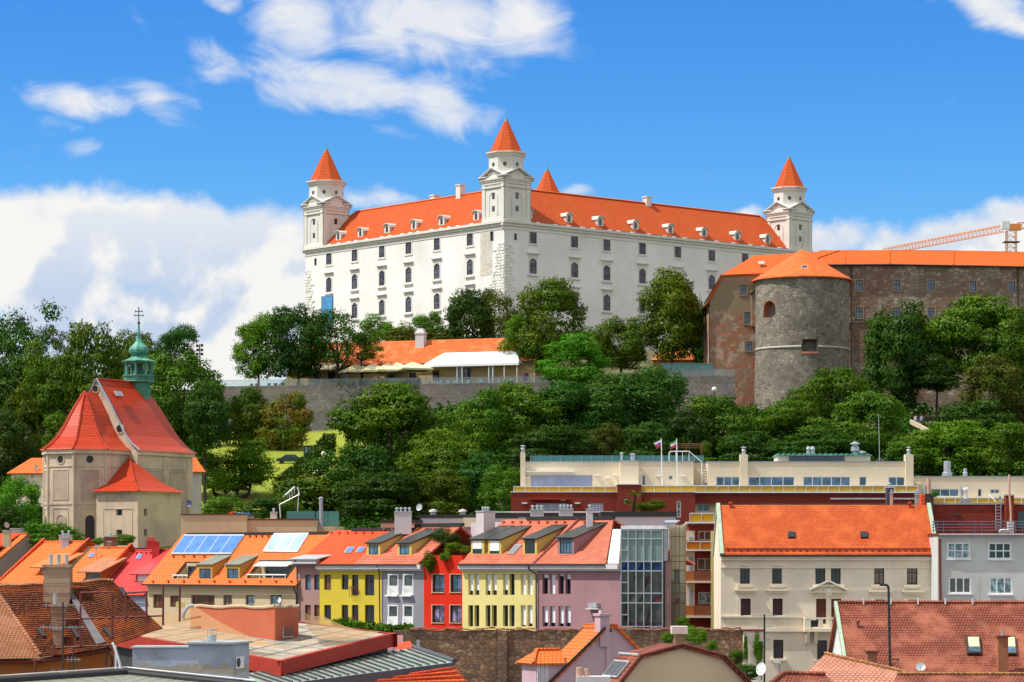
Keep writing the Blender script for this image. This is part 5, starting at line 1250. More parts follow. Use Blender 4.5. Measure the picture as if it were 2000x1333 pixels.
 def wing(nm, mt, px0, px1, py0, py1, d, d1, holes=()): return block(nm, mt, px0, px1, py0, py1, d, d1, holes)
 dk_ = lambda n, p='pane': ('white_frame', p, n, (), .08, False)
 wing('brick_wall', 'redbrick', 1345, 1402, 1024, 1240, D2 + 2.2, D2 + 12, [(1364, 1389, 1037.5, 1055, dk_(2)), (1362, 1392, 1091, 1114, dk_(2, 'pane_warm')), (1364, 1392, 1157, 1180, dk_(2, 'curtain'))])
 for py0, py1, gl in ((1002, 1019.5, 'yellow_glass'), (1057, 1073.5, 'orange_glass')): rail(1347 if py0 < 1050 else 1341, 1394, py0, py1, D2 + .6, gl)
 for py0, py1 in ((1116, 1135), (1183, 1203)):
  MB().box(T(1356, D2 + .6), T(1392, D2 + .6), D2 + .5, D2 + .7, Z(py1, D2 + .6), Z(py0, D2 + .6)).build('balcony_front', 'brown_board', B.o)
  MB().box(T(1340, D2 + .6), T(1355.5, D2 + .6), D2 + .5, D2 + .65, Z(py1, D2 + .6), Z(py0, D2 + .6)).build('balcony_front', 'orange_board', B.o)
  MB().box(T(1340, D2 + .6), T(1393, D2 + .6), D2 + .3, D2 + 2.2, Z(py1 + 4, D2 + .6), Z(py1, D2 + .6)).build('slab', 'cream_hotel', B.o)
 for py0, py1 in ((1037, 1056), (1077, 1116), (1140, 1183)):
  o = MB().box(T(1341, D2 + 2), T(1356.5, D2 + 2), D2 + 1.7, D2 + 2.19, Z(py1, D2 + 2), Z(py0, D2 + 2)).build('balcony_side_wall', 'cream_hotel', B.o)
  MB().box(T(1346, D2 + 2), T(1353.5, D2 + 2), D2 + 1.6, D2 + 1.69, Z(py1, D2 + 2), Z(py0 + 12, D2 + 2)).build('door', 'grey_pole', o)
 MB().box(T(1389.5, D2), T(1396, D2), D2 + .2, D2 + 3, Z(1240, D2), Z(1037, D2)).build('end_wall', 'yellow_end', B.o)
 # right wing
 block('wing_wall', 'cream_hotel', 1784, 2060, 932, 985, 6, 16, [(1801, 1873, 955, 970.5, s(4)), (1909.5, 1918, 955, 970.5, s(1, 'pane')), (1934, 1952.5, 955.5, 964.5, s(2))])
 rail(1823, 2060, 972, 984, 4.2, 'yellow_glass')
 MB().box(T(1786, 5), T(1800, 5), 4, 6, Z(985, 5), Z(946, 5)).build('wing_pier', 'cream_hotel', B.o)
 # plant room with green roof and dark solar panels
 o = MB().box(T(1519, 6), T(1700, 6), 6, 11, Z(903, 6), Z(891, 6)).build('plant_room', 'cream_hotel', B.o)
 m = MB().box(T(1517, 6), T(1702, 6), 5.6, 11.4, Z(891, 6), Z(888.5, 6)); [m.box(x, x + .12, 5.4, 11.4, Z(888.5, 6), Z(886, 6)) for x in np.arange(T(1520, 6), T(1700, 6), .62)]; m.build('ribbed_roof', 'copper', o)
 for k in range(3): MB().box(T(1541 + 36.5 * k, 6), T(1576 + 36.5 * k, 6), 5.75, 5.98, Z(902, 6), Z(891.5, 6)).build('louvre_panel', 'louvre', o)
 for px in (1581, 1589): MB().lathe([(.25, 0), (.25, .5), (.3, .7), (.2, .95), (.01, 1.05)], (T(px, 6), 7, Z(888.5, 6)), 10).build('cowl', 'steel', o)
 MB().lathe([(.3, 0), (.3, .3), (.5, .5), (.5, .9), (.3, 1.05), (.3, 1.2), (.6, 1.25), (.6, 1.35), (.05, 1.6)], (T(1672, 6), 7, Z(888.5, 6)), 12).build('ventilator', 'steel', o)
 MB().lathe([(.3, 0), (.3, .2), (.55, .25), (.5, .4), (.05, .5)], (T(1685, 6), 7, Z(888.5, 6)), 12).build('ventilator', 'steel', o)
 for px, py, r in ((1850, 903, .42), (1885, 918, .2)): MB().lathe([(r * 1.4, 0), (r * 1.4, .4), (r, .5), (r, (932 - py) * .0593), (r * .8, (932 - py) * .0593 + .05)], (T(px, 8), 8, Z(932, 8) + .1), 12).build('flue', 'steel', B.o)
 # outside stair with railing
 st = MB(); n = 8
 for k in range(n): st.box(T(1370, 4.5), T(1381, 4.5), 3.2 + k * .3, 3.5 + k * .3, Z(950, 4) + k * .34, Z(950, 4) + k * .34 + .12)
 st.build('outside_stair', 'grey_pole', B.o)
 r = MB().path([(T(1307, 3.5), 3.6, Z(902, 3.5)), (T(1307, 3.5), 3.6, Z(883.5, 3.5)), (T(1313, 3.5), 3.6, Z(882, 3.5)), (T(1346, 3.5), 3.6, Z(882, 3.5)), (T(1371, 3.5), 3.6, Z(903, 3.5)), (T(1371, 3.5), 3.6, Z(949, 3.5))], .06)
 for px in (1320, 1333, 1346): r.tube((T(px, 3.5), 3.6, Z(902, 3.5)), (T(px, 3.5), 3.6, Z(882, 3.5)), .04)
 r.build('stair_railing', 'white_metal', B.o)
 return B
M['blind_lilac'] = glassy('slatted_blind', (0.34, 0.38, 0.56), 0.35, .4, .1)
M['brown_board'] = plain('brown_board', (0.20, 0.055, 0.02), .5); M['orange_board'] = plain('orange_board', (0.45, 0.13, 0.02), .5); M['yellow_end'] = plaster('yellow_end_wall', (.66, .58, .25), .1)
M['louvre'] = plain('dark_louvre', (0.05, 0.065, 0.085), .4)
HB = build_hotel()
def flag(label, px, pyt, pyb, D, cols):
 L = Loc('flagpole', label, 'flagpole', W(px, pyb, D)); m = L.mb(); a, b = W(px, pyb, D), W(px - 2, pyt, D); m.tube(a, b, .09, .06); m.build('pole', 'white_metal', L.o)
 for i, (mt, z0, z1) in enumerate(cols):
  m = L.mb(); n = 6
  def Pt(f, s): return b + Vector((-f * (.85 - .3 * s), .12 * math.sin(f * 7 + s), -.15 - s * .7 - f * .35))
  for k in range(n): m.face([Pt(k / n, z0), Pt(k / n, z1), Pt((k + 1) / n, z1), Pt((k + 1) / n, z0)])
  m.build('flag_band', mt, L.o)
M['flag_red'] = plain('flag_red', (.6, .02, .03), .7); M['flag_white'] = plain('flag_white', (.8, .8, .85), .7); M['flag_blue'] = plain('flag_blue', (.10, .12, .5), .7); M['flag_green'] = plain('flag_green', (.05, .3, .1), .7)
flag('white flagpole with a red and white flag, left of the pair on the hotel', 1293.5, 857, 948, 321.5, (('flag_white', 0, .33), ('flag_blue', .33, .6), ('flag_red', .6, 1)))
flag('white flagpole with a green, white and red flag, right of the pair on the hotel', 1323.5, 857, 948, 321.5, (('flag_green', 0, .33), ('flag_white', .33, .66), ('flag_red', .66, 1)))

# ------------------------------------------------------------------ terrace of town houses
PHI = 43.0; ROWE = Vector((math.cos(R(PHI)), -math.sin(R(PHI)), 0)); ROW0 = W(900, YH, 262.0)
def row_at(px):
 u = (px - 1000) / FP; t = (u * ROW0.y - ROW0.x) / (ROWE.x - u * ROWE.y); return ROW0.y + t * ROWE.y
def row_house(name, label, px0, px1, pyt, wallm, wins, style, dep=10, cornice=True, blinds=None, wdep=.16, pyw=None, setback=0.0):
 D = row_at(px0); B = Bld(name, label, 'house', px0, D, PHI, z=-14.2); F = B.F; tw = F.t(px1); zt = F.z((px0 + px1) / 2, pyt)
 hs = [F.rect(r) for r in wins]; m = MB(); wall_holes(m, 0, tw, 0, zt, hs, wdep + .1)
 m.face([(0, dep, 0), (0, 0, 0), (0, 0, zt), (0, dep, zt)]); m.face([(tw, 0, 0), (tw, dep, 0), (tw, dep, zt), (tw, 0, zt)]); m.face([(tw, dep, 0), (0, dep, 0), (0, dep, zt), (tw, dep, zt)]); m.face([(0, .01, zt - .02), (tw, .01, zt - .02), (tw, dep, zt - .02), (0, dep, zt - .02)])
 m.build('wall', wallm, B.o)
 for i, h in enumerate(hs): window(B, F, h, style if not callable(style) else style(i), wdep, None, (blinds or {}).get(i))
 if cornice:
  m = MB().box(-.05, tw + .02, -.55, -.002, zt - .48, zt - .05); m.box(-.03, tw, -.3, -.002, zt - .66, zt - .48); m.build('cornice', 'palegrey', B.o)
 B.tw, B.zt = tw, zt; return B
def slope(B, t0, t1, ze, run, rise, mt, oh=.5, name='roof', parent=None, th=.18, t0b=None, t1b=None, tops=True):
 """front slope of a roof plus its hidden back slope"""
 rf = Roof(B.F, ze, rise / (run + oh), oh); m = MB(); zr = ze + rise; a, b = (t0 if t0b is None else t0b), (t1 if t1b is None else t1b)
 m.slab([(t0, -oh, ze), (t1, -oh, ze), (b, run, zr), (a, run, zr)], th); m.slab([(t1, 2 * run + oh, ze), (t0, 2 * run + oh, ze), (a, run, zr), (b, run, zr)], th)
 rf.o = m.build(name, mt, parent or B.o); return rf
dwin = ('dark', 'pane', 2, (), .07, False)
def build_row():
 out = {}
 # mauve slip of a house, yellow, grey, red, pale yellow, mauve
 b = row_house('town_house', 'narrow mauve house squeezed between the orange roofed house and the yellow one', 578, 624.5, 1092, 'mauve2', [(596, 607, 1123, 1152.5), (613.5, 624, 1123, 1152.5), (595.5, 607, 1182, 1212), (613.5, 624, 1182, 1212)], lambda i: ('dark', 'pane_blue' if i < 2 else 'pane_warm', 1, (), .08, False))
 o = MB().slab([(-.3, -.7, b.zt), (b.tw + .3, -.7, b.zt), (b.tw + .9, 1.6, b.zt + .55), (.3, 1.6, b.zt + .55)], .1).build('canopy_roof', 'zinc', b.o)
 m = MB(); m.path([(.5, -.62, b.zt - .1), (.5, -.3, b.zt - .7), (.5, -.12, 3)], .06); m.build('downpipe', 'gutter', b.o)
 b = row_house('town_house', 'yellow house with dark windows under the bright red orange roof', 624.5, 745.5, 1102, 'yellow', [(633, 646.5, 1123, 1152.5), (667, 680.5, 1123, 1152), (687, 700, 1123, 1163.5), (712.5, 731, 1123, 1163.5), (633, 646.5, 1182, 1211), (667, 680, 1182, 1211.5), (687, 700, 1182, 1219.5), (712.5, 731, 1182, 1220)], lambda i: ('dark', 'pane_warm' if i == 0 else 'pane', 2 if i in (3, 7) else 1, (.1,) if i in (2, 6) else (), .09, False), 9)
 for i, (py) in enumerate((1146, 1206)):
  h = b.F.rect((686, 701, py, py + 5)); m = MB()
  for z in np.linspace(h[2], h[3], 3): m.tube((h[0], -.25, z), (h[1], -.25, z), .025, n=4)
  for t in np.linspace(h[0], h[1], 5): m.tube((t, -.25, h[2] - (.8 if i == 0 else .2)), (t, -.25, h[3]), .018, n=4)
  m.build('window_railing', 'gutter_red', b.o)
 F = b.F; ze = b.zt; d, z = F.back(0 - F.t(624.5) + F.t(583, 0) * 0 + b.F.t(583), 640, 1036); run = 5.2; rise = F.z(690, 1036, 5.2) - ze
 tL = F.t(581); tS = F.t(697); rf = slope(b, tL, tS, ze, run, rise, 'redorange_tile')
 for c in (((672, 1081.5), (685, 1081.5), (694, 1070.5), (680, 1070.5)), ((694, 1081), (706.5, 1081), (715, 1070.5), (702, 1070.5))): skylight(b, rf, c, 'zinc', 'skylight', .1)
 m = MB().box(tL + 2.6, tS + 3, run - .25, run + .3, ze + rise - .1, ze + rise + .22); m.build('ridge_cap', 'black_roof', rf.o)
 m = MB(); m.path([(b.tw - .05, -.62, ze - .1), (b.tw - .05, -.3, ze - .75), (b.tw - .05, -.1, 3)], .06); m.build('downpipe', 'gutter', b.o)
 for k in range(6): t, d, z = rf.at(648 + 16 * k, 1042); MB().box(t - .1, t + .1, d - .25, d, z, z + .14).build('roof_vent', 'redorange_tile', rf.o)
 m = MB().box(tL, tS, -.7, -.5, ze - .16, ze - .02); m.build('gutter', 'gutter', b.o)

 g = row_house('town_house', 'grey violet house with four white angular bay windows', 745.5, 828, 1102, 'grey_violet', [(757, 778, 1123, 1160), (786.5, 807, 1123, 1160), (757, 778, 1183, 1220), (786.5, 807, 1183, 1220)], ('white_frame', 'pane', 1, (), .05, False), 9)
 F = g.F
 for r in ((756.8, 778.2, 1121.5, 1162), (786, 807.3, 1121.5, 1162), (756.5, 777.5, 1182, 1221.5), (786, 807, 1182, 1221.5)):
  t0, t1, z0, z1 = F.rect(r); c = t0 + (t1 - t0) * .34; o = .4; zb = z0 + .75; A, Bq, C = (t0, 0), (t1, 0), (c, -o)
  m = MB()
  def quadf(p, q, za, zb_, ins, back=False):
   return [(p[0], p[1], za), (q[0], q[1], za), (q[0], q[1], zb_), (p[0], p[1], zb_)]
  for p, q in ((A, C), (C, Bq)):
   P, Q = Vector((*p, 0)), Vector((*q, 0)); e = Q - P; L = e.length; n = Vector((e.y, -e.x, 0)).normalized(); w = .11
   zl, zh = zb, z1
   ring = lambda f0, f1, a, b_, off: [tuple(P + e * f0 + n * off + Vector((0, 0, a))), tuple(P + e * f1 + n * off + Vector((0, 0, a))), tuple(P + e * f1 + n * off + Vector((0, 0, b_))), tuple(P + e * f0 + n * off + Vector((0, 0, b_)))]
   out_r = ring(0, 1, zl, zh, 0); in_r = ring(w / L, 1 - w / L, zl + .12, zh - w, 0); in_b = ring(w / L, 1 - w / L, zl + .12, zh - w, -.08)
   m.rings([out_r, in_r, in_b], cap=False)
   pn = MB().face(in_b) ; pn.build('bay_pane', 'bay_glass', g.o)
  tip = (c, -.28, z0); a0, b0 = (t0, 0, zb - .45), (t1, 0, zb - .45)
  m.face([(t0, 0, zb), (t0, -.02, z0), (c, -.3, z0), (c, -o, zb)][::1]); m.face([(c, -o, zb), (c, -.3, z0), (t1, -.02, z0), (t1, 0, zb)])
  m.face([(t0, 0, z1), (c, -o, z1), (t1, 0, z1), (c, .0, z1 + .02)]); m.box(t0 - .05, t1 + .05, -.35, 0, z0 - .16, z0 - .02)
  m.build('bay_window', 'white_frame', g.o)
 ze = g.zt; F = g.F; run = 5.6; rise = F.z(800, 1028, 5.6) - ze; rf = slope(g, F.t(697), F.t(821), ze, run, rise, 'pink_tile')
 for pl, pr in ((716.5, 742.5), (776.5, 803.5)):
  dormer(g, rf, pl, pr, 1084.5, 1061, .32, 'paleyellow_w', 'black_metal', 'dark', 'pane_blue', 2, .2, (.14, .86, .04, .86))
 m = MB().box(F.t(697) + 2.6, F.t(821) + .2, run - .25, run + .3, ze + rise - .1, ze + rise + .25); m.build('ridge_cap', 'black_roof', rf.o)
 m = MB().box(F.t(697), F.t(821), -.7, -.5, ze - .16, ze - .02); m.build('gutter', 'gutter', g.o)
 t, d, z = rf.at(761, 1078); MB().path([(t, d, z), (t, d, z + .55), (t - .16, d - .1, z + .62)], .06).build('roof_pipe', 'redorange_tile', rf.o)
 for k in range(7): t, d, z = rf.at(753 + 16 * k, 1035); MB().box(t - .1, t + .1, d - .25, d, z, z + .14).build('roof_vent', 'pink_tile', rf.o)

 r = row_house('town_house', 'bright red house with a planted roof terrace', 828, 903, 1085, 'red', [(845, 868, 1122.5, 1157), (880, 901, 1122.5, 1157), (844.5, 868, 1182.5, 1216.5), (879.5, 901, 1182.5, 1216.5)], lambda i: ('dark', 'pane_blue' if i < 2 else 'curtain_lilac', 2, (.16,) if i < 2 else (), .1, False), 6.5, False)
 for h in ((845, 868, 1122.5, 1157), (880, 901, 1122.5, 1157), (844.5, 868, 1182.5, 1216.5), (879.5, 901, 1182.5, 1216.5)):
  q = r.F.rect(h); m = MB().box(q[0] - .1, q[0], -.04, .2, q[2], q[3]); m.box(q[0] - .1, q[1], -.03, .05, q[3], q[3] + .05); m.box(q[0] - .1, q[1] + .05, -.1, .05, q[2] - .07, q[2]); m.build('window_surround', 'beige', r.o)
 m = MB().box(0, r.tw, 6.5, 6.8, r.zt - 2, r.zt + 3.2); m.build('terrace_back_wall', 'palegrey', r.o)
 q = r.plane(0, 6.45, 0).rect((856, 873, 1040, 1060)); 

 y = row_house('town_house', 'pale yellow house with tall paired windows and white roller blinds', 903, 1049, 1101.5, 'paleyellow',
  [(a, b, 1121.5, 1162.5) for a, b in ((914.5, 924), (926.5, 936), (948.4, 958), (960.4, 970.5), (982.4, 992.3), (995, 1005), (1017, 1027), (1030, 1040))] + [(a, b, 1182.5, 1224) for a, b in ((914.5, 924), (926.5, 936), (948.4, 958), (960.4, 970.5), (982.4, 992.3), (995, 1005), (1017, 1027), (1030, 1040))],
  ('dark', 'pane', 1, (.22,), .06, False), 9, True, {0: .8, 1: .77, 2: .8, 3: .78, 4: .76, 6: .99, 7: .99, 14: .93, 15: .86}, .3)
 F = y.F; ze = y.zt; run = 5.9; rise = F.z(1000, 1015, 5.9) - ze; rf = slope(y, F.t(903) - .1, y.tw - .05, ze, run, rise, 'pink_tile')
 dormer(y, rf, 920, 945.5, 1083, 1054, .3, 'paleyellow_w', 'black_metal', 'dark', 'pane', 2, .2, (.12, .84, .04, .9), .62); dormer(y, rf, 953, 979, 1083, 1054, .3, 'paleyellow_w', 'black_metal', 'dark', 'pane', 2, .2, (.14, .86, .04, .9), .78)
 dormer(y, rf, 1022, 1048.5, 1083, 1053, .3, 'paleyellow_w', 'black_metal', 'dark', 'pane', 4, .2, (.12, .86, .04, .96))
 skylight(y, rf, ((992, 1084), (1003.5, 1084), (1019.5, 1066), (1007, 1066)), 'zinc', 'louvre_grey', .12)
 m = MB().box(F.t(903) + 3.0, y.tw, run - .25, run + .3, ze + rise - .1, ze + rise + .25); m.build('ridge_cap', 'black_roof', rf.o)
 m = MB().box(F.t(903), y.tw, -.7, -.5, ze - .16, ze - .02); m.build('gutter', 'gutter', y.o)
 m = MB(); m.path([(y.tw - .5, -.62, ze - .1), (y.tw - .5, -.62, ze - .5), (y.tw + .05, -.2, ze - .95), (y.tw + .05, -.12, 3)], .07); m.build('downpipe', 'gutter', y.o)
 for k in range(8): t, d, z = rf.at(985 + 17 * k, 1021); MB().box(t - .1, t + .1, d - .25, d, z, z + .14).build('roof_vent', 'redorange_tile', rf.o)

 v = row_house('town_house', 'mauve house with paired blinds beside the glass stair tower', 1049, 1213, 1101.5, 'mauve',
  [(a, b, 1121.5, 1160.5) for a, b in ((1059.5, 1070.3), (1074, 1084.5), (1090.7, 1101.2), (1104.3, 1114.7))] + [(a, b, 1184.4, 1224) for a, b in ((1059.5, 1070.3), (1074, 1084.5), (1090.7, 1101.2), (1104.3, 1114.7))],
  ('dark', 'pane', 1, (), .06, False), 9, True, {0: .2, 1: .99, 2: .1, 3: .26, 4: .8, 5: .82, 6: .85, 7: .82}, .3)
 F = v.F; ze = v.zt; run = 5.9; rise = F.z(1150, 1014, 5.9) - ze; tR = F.t(1190); rf = slope(v, 0, tR, ze, run, rise, 'pink_tile', t1b=F.t(1198, 5.9))
 dormer(v, rf, 1089, 1121, 1083.5, 1051, .3, 'mauve', 'black_metal', 'dark', 'pane_blue', 4, .2, (.14, .9, .06, .94))
 m = MB().box(0, F.t(1198, 5.9), run - .25, run + .3, ze + rise - .1, ze + rise + .25); m.build('ridge_cap', 'black_roof', rf.o)
 m = MB().box(0, tR, -.7, -.5, ze - .16, ze - .02); m.build('gutter', 'gutter', v.o)
 m = MB(); m.slab([(-.1, -.45, ze + .1), (.16, -.45, ze + .1), (.16, run, ze + rise + .15), (-.1, run, ze + rise + .15)], .12); m.build('party_wall_flashing', 'gutter_red', rf.o)
 m = MB(); a, b2 = F.at(1191, 1100), F.at(1213, 1100); m.slab([(a[0], -.3, a[1]), (b2[0], -.3, b2[1]), (F.t(1212, 2.6), 2.6, F.z(1212, 1034, 2.6)), (F.t(1197, 2.6), 2.6, F.z(1197, 1034, 2.6))], .15); m.build('metal_verge', 'white_metal', v.o)
 for k in range(3): t, d, z = rf.at(1126 + 17 * k, 1021); MB().box(t - .1, t + .1, d - .25, d, z, z + .14).build('roof_vent', 'redorange_tile', rf.o)
 q = F.rect((1156, 1172, 1178, 1187)); m = MB().box(q[0], q[1], -.5, 0, q[2], q[3]); o = m.build('ventilation_box', 'zinc', v.o); q2 = F.rect((1152, 1176, 1188, 1190.5)); MB().box(q2[0], q2[1], -.6, 0, q2[2], q2[3]).build('shelf', 'palegrey', o)
 # chimneys of the row
 chimney('chimney', 'wide grey chimney with four pots on the pink roof above the grey violet house', (770.5, 803.5, 999, 1034), row_at(780) + 5.0, 'palegrey', 4, .9)
 chimney('chimney', 'tall lilac grey chimney between the planted terrace and the pale yellow house', (938, 958.5, 998, 1044), row_at(940) + 5.2, 'palegrey', 3, 1.6, phi=PHI)
 chimney('chimney', 'broad chimney with three pots behind the ridge of the pale yellow house', (1036, 1062, 995, 1012), row_at(1040) + 8.4, 'palegrey', 3, 1.0)
 chimney('chimney', 'broad chimney with four pots behind the ridge of the mauve house', (1092, 1119, 994, 1012), row_at(1100) + 8.4, 'palegrey', 4, 1.0)
 chimney('chimney', 'slender grey chimney rising from the mauve house roof', (1145.5, 1158, 994, 1031), row_at(1150) + 5.0, 'palegrey', 1, 1.0)
M['paleyellow_w'] = plaster('dormer_yellow', (0.62, 0.50, 0.14), .15); M['bay_glass'] = glassy('bay_glass', (0.075, 0.085, 0.09), .06, .7, .3); M['louvre_grey'] = plain('closed_shutter', (.20, .22, .23), .4)
M['curtain_lilac'] = glassy('curtained_lilac', (0.17, 0.14, 0.26), .1, .6, .7, 1.2)
build_row()
def build_backs():
 """plain flat-roofed buildings filling in between the row and the hotel"""
 def flat(label, px0, px1, py0, D, mt, dep=6, edge='black_roof', phi=0, name='building', base=-13.5, eh=.35):
  B = Bld(name, label, 'building', px0, D, phi, z=base); w = B.F.t(px1); z = B.F.z(px0, py0); MB().box(0, w, 0, dep, 0, z - eh).build('wall', mt, B.o); MB().box(-.1, w + .1, -.12, dep, z - eh, z).build('roof_edge', edge, B.o); return B, w, z
 B, w, z = flat('flat roofed pale grey building behind the planted terrace', 822, 1010, 1005.5, 286, 'palegrey', 5)
 for px in (845, 903): x = B.F.t(px); MB().lathe([(.3, 0), (.3, .25), (.45, .3), (.4, .5), (.05, .6)], (x, 2, z), 12).build('roof_cowl', 'palegrey', B.o)
 m = MB().box(B.F.t(905), B.F.t(936), -1.2, -.001, B.F.z(905, 1030), B.F.z(905, 1012)); m.build('lift_house', 'cream_hotel', B.o)
 flat('pale flat roofed house with a thick dark roof edge left of the glass tower', 1175, 1320, 1000, 283, 'palegrey', 6, eh=.5)
 B, w, z = flat('low flat roof edge with a thin railing below the red brick hotel storey', 965, 1200, 1003.5, 292, 'palegrey', 5)
 m = MB().box(0, w, -.3, -.25, z + .1, z + .22); [m.box(t, t + .05, -.3, -.25, z, z + .1) for t in np.arange(.1, w, 2.4)]; m.build('rail', 'white_metal', B.o)
 flat('dark edged flat roof behind the grey violet house', 744, 822, 1016, 280, 'beige', 4, eh=.3)
build_backs()
def build_glass_tower():
 D = row_at(1213) - .2; B = Bld('glass_tower', 'tall glass curtain wall stair tower beside the mauve house', 'tower', 1213, D, 10, z=-14.2); F = B.F; tw = F.t(1299); top = F.z(1250, 1034)
 m = MB().box(.05, tw - .05, .2, 1.0, 0, top); m.build('core', 'dark', B.o)
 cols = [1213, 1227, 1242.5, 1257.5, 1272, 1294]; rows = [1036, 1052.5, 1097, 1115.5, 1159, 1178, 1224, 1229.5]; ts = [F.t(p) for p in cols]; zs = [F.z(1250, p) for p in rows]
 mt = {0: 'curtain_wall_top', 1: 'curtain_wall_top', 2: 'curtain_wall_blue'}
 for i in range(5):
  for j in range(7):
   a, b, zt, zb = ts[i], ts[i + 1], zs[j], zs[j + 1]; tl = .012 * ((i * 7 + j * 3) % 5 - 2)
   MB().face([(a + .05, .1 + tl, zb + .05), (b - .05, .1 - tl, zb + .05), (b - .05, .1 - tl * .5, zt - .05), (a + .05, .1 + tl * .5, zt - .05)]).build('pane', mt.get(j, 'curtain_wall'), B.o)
 m = MB()
 for t in ts: m.box(t - .045, t + .045, -.05, .08, zs[-1], zs[0])
 for z in zs: m.box(ts[0], ts[-1], -.04, .072, z - .05, z + .05)
 for zz in (1075, 1138, 1201): z = F.z(1250, zz); m.box(ts[0] + .071, ts[1] - .071, -.05, .072, z - .05, z + .05)
 m.build('aluminium_grid', 'steel', B.o)
 MB().box(ts[-1] + .07, F.t(1309), .3, .8, 0, F.z(1300, 1097)).build('pink_pier', 'mauve2', B.o)
 MB().box(ts[-1] + .07, F.t(1303), .1, .8, F.z(1300, 1096), top).build('metal_side', 'zinc', B.o)
 MB().box(F.t(1213), F.t(1304), -.1, 1.1, top, F.z(1250, 1027)).build('parapet', 'white_metal', B.o)
 m = MB().slab([(F.t(1298), -.6, F.z(1300, 1021)), (F.t(1322), -.6, F.z(1320, 1021)), (F.t(1326), 1, F.z(1320, 1016)), (F.t(1298), 1, F.z(1300, 1016))], .12); m.build('canopy', 'grey_pole', B.o)
 B = Bld('glazed_block', 'narrow cream block behind a thin wired glass screen', 'building', 1308, D + 1.5, 3, z=-14.2); F = B.F
 w = F.t(1340); z = F.z(1320, 1026); h = [F.rect((1316, 1328, 1112, 1140)), F.rect((1319, 1327, 1168, 1177))]; m = MB(); wall_holes(m, 0, w, 0, z, h, .3); m.box(0, w, .4, 5, 0, z - .02); m.build('wall', 'cream_hotel', B.o)
 for q in h: MB().face([(q[0], .29, q[2]), (q[1], .29, q[2]), (q[1], .29, q[3]), (q[0], .29, q[3])]).build('window', 'pane', B.o)
 MB().box(.05, w - .05, -.4, -.37, 2, z - .2).build('glass_screen', 'screen_glass', B.o)
 m = MB()
 for px in (1308, 1312.5, 1319, 1327, 1336, 1339.5): t = F.t(px, -.4); m.box(t - .022, t + .022, -.48, -.41, 1.5, z)
 for py in (1048, 1086, 1097, 1115, 1140, 1159, 1178): q = F.z(1320, py, -.4); m.box(F.t(1308, -.4), F.t(1340, -.4), -.46, -.405, q - .03, q + .03)
 m.build('screen_bars', 'brown_board', B.o)
M['screen_glass'] = clear_glass('screen_glass', (.85, .83, .74), .1)
build_glass_tower()
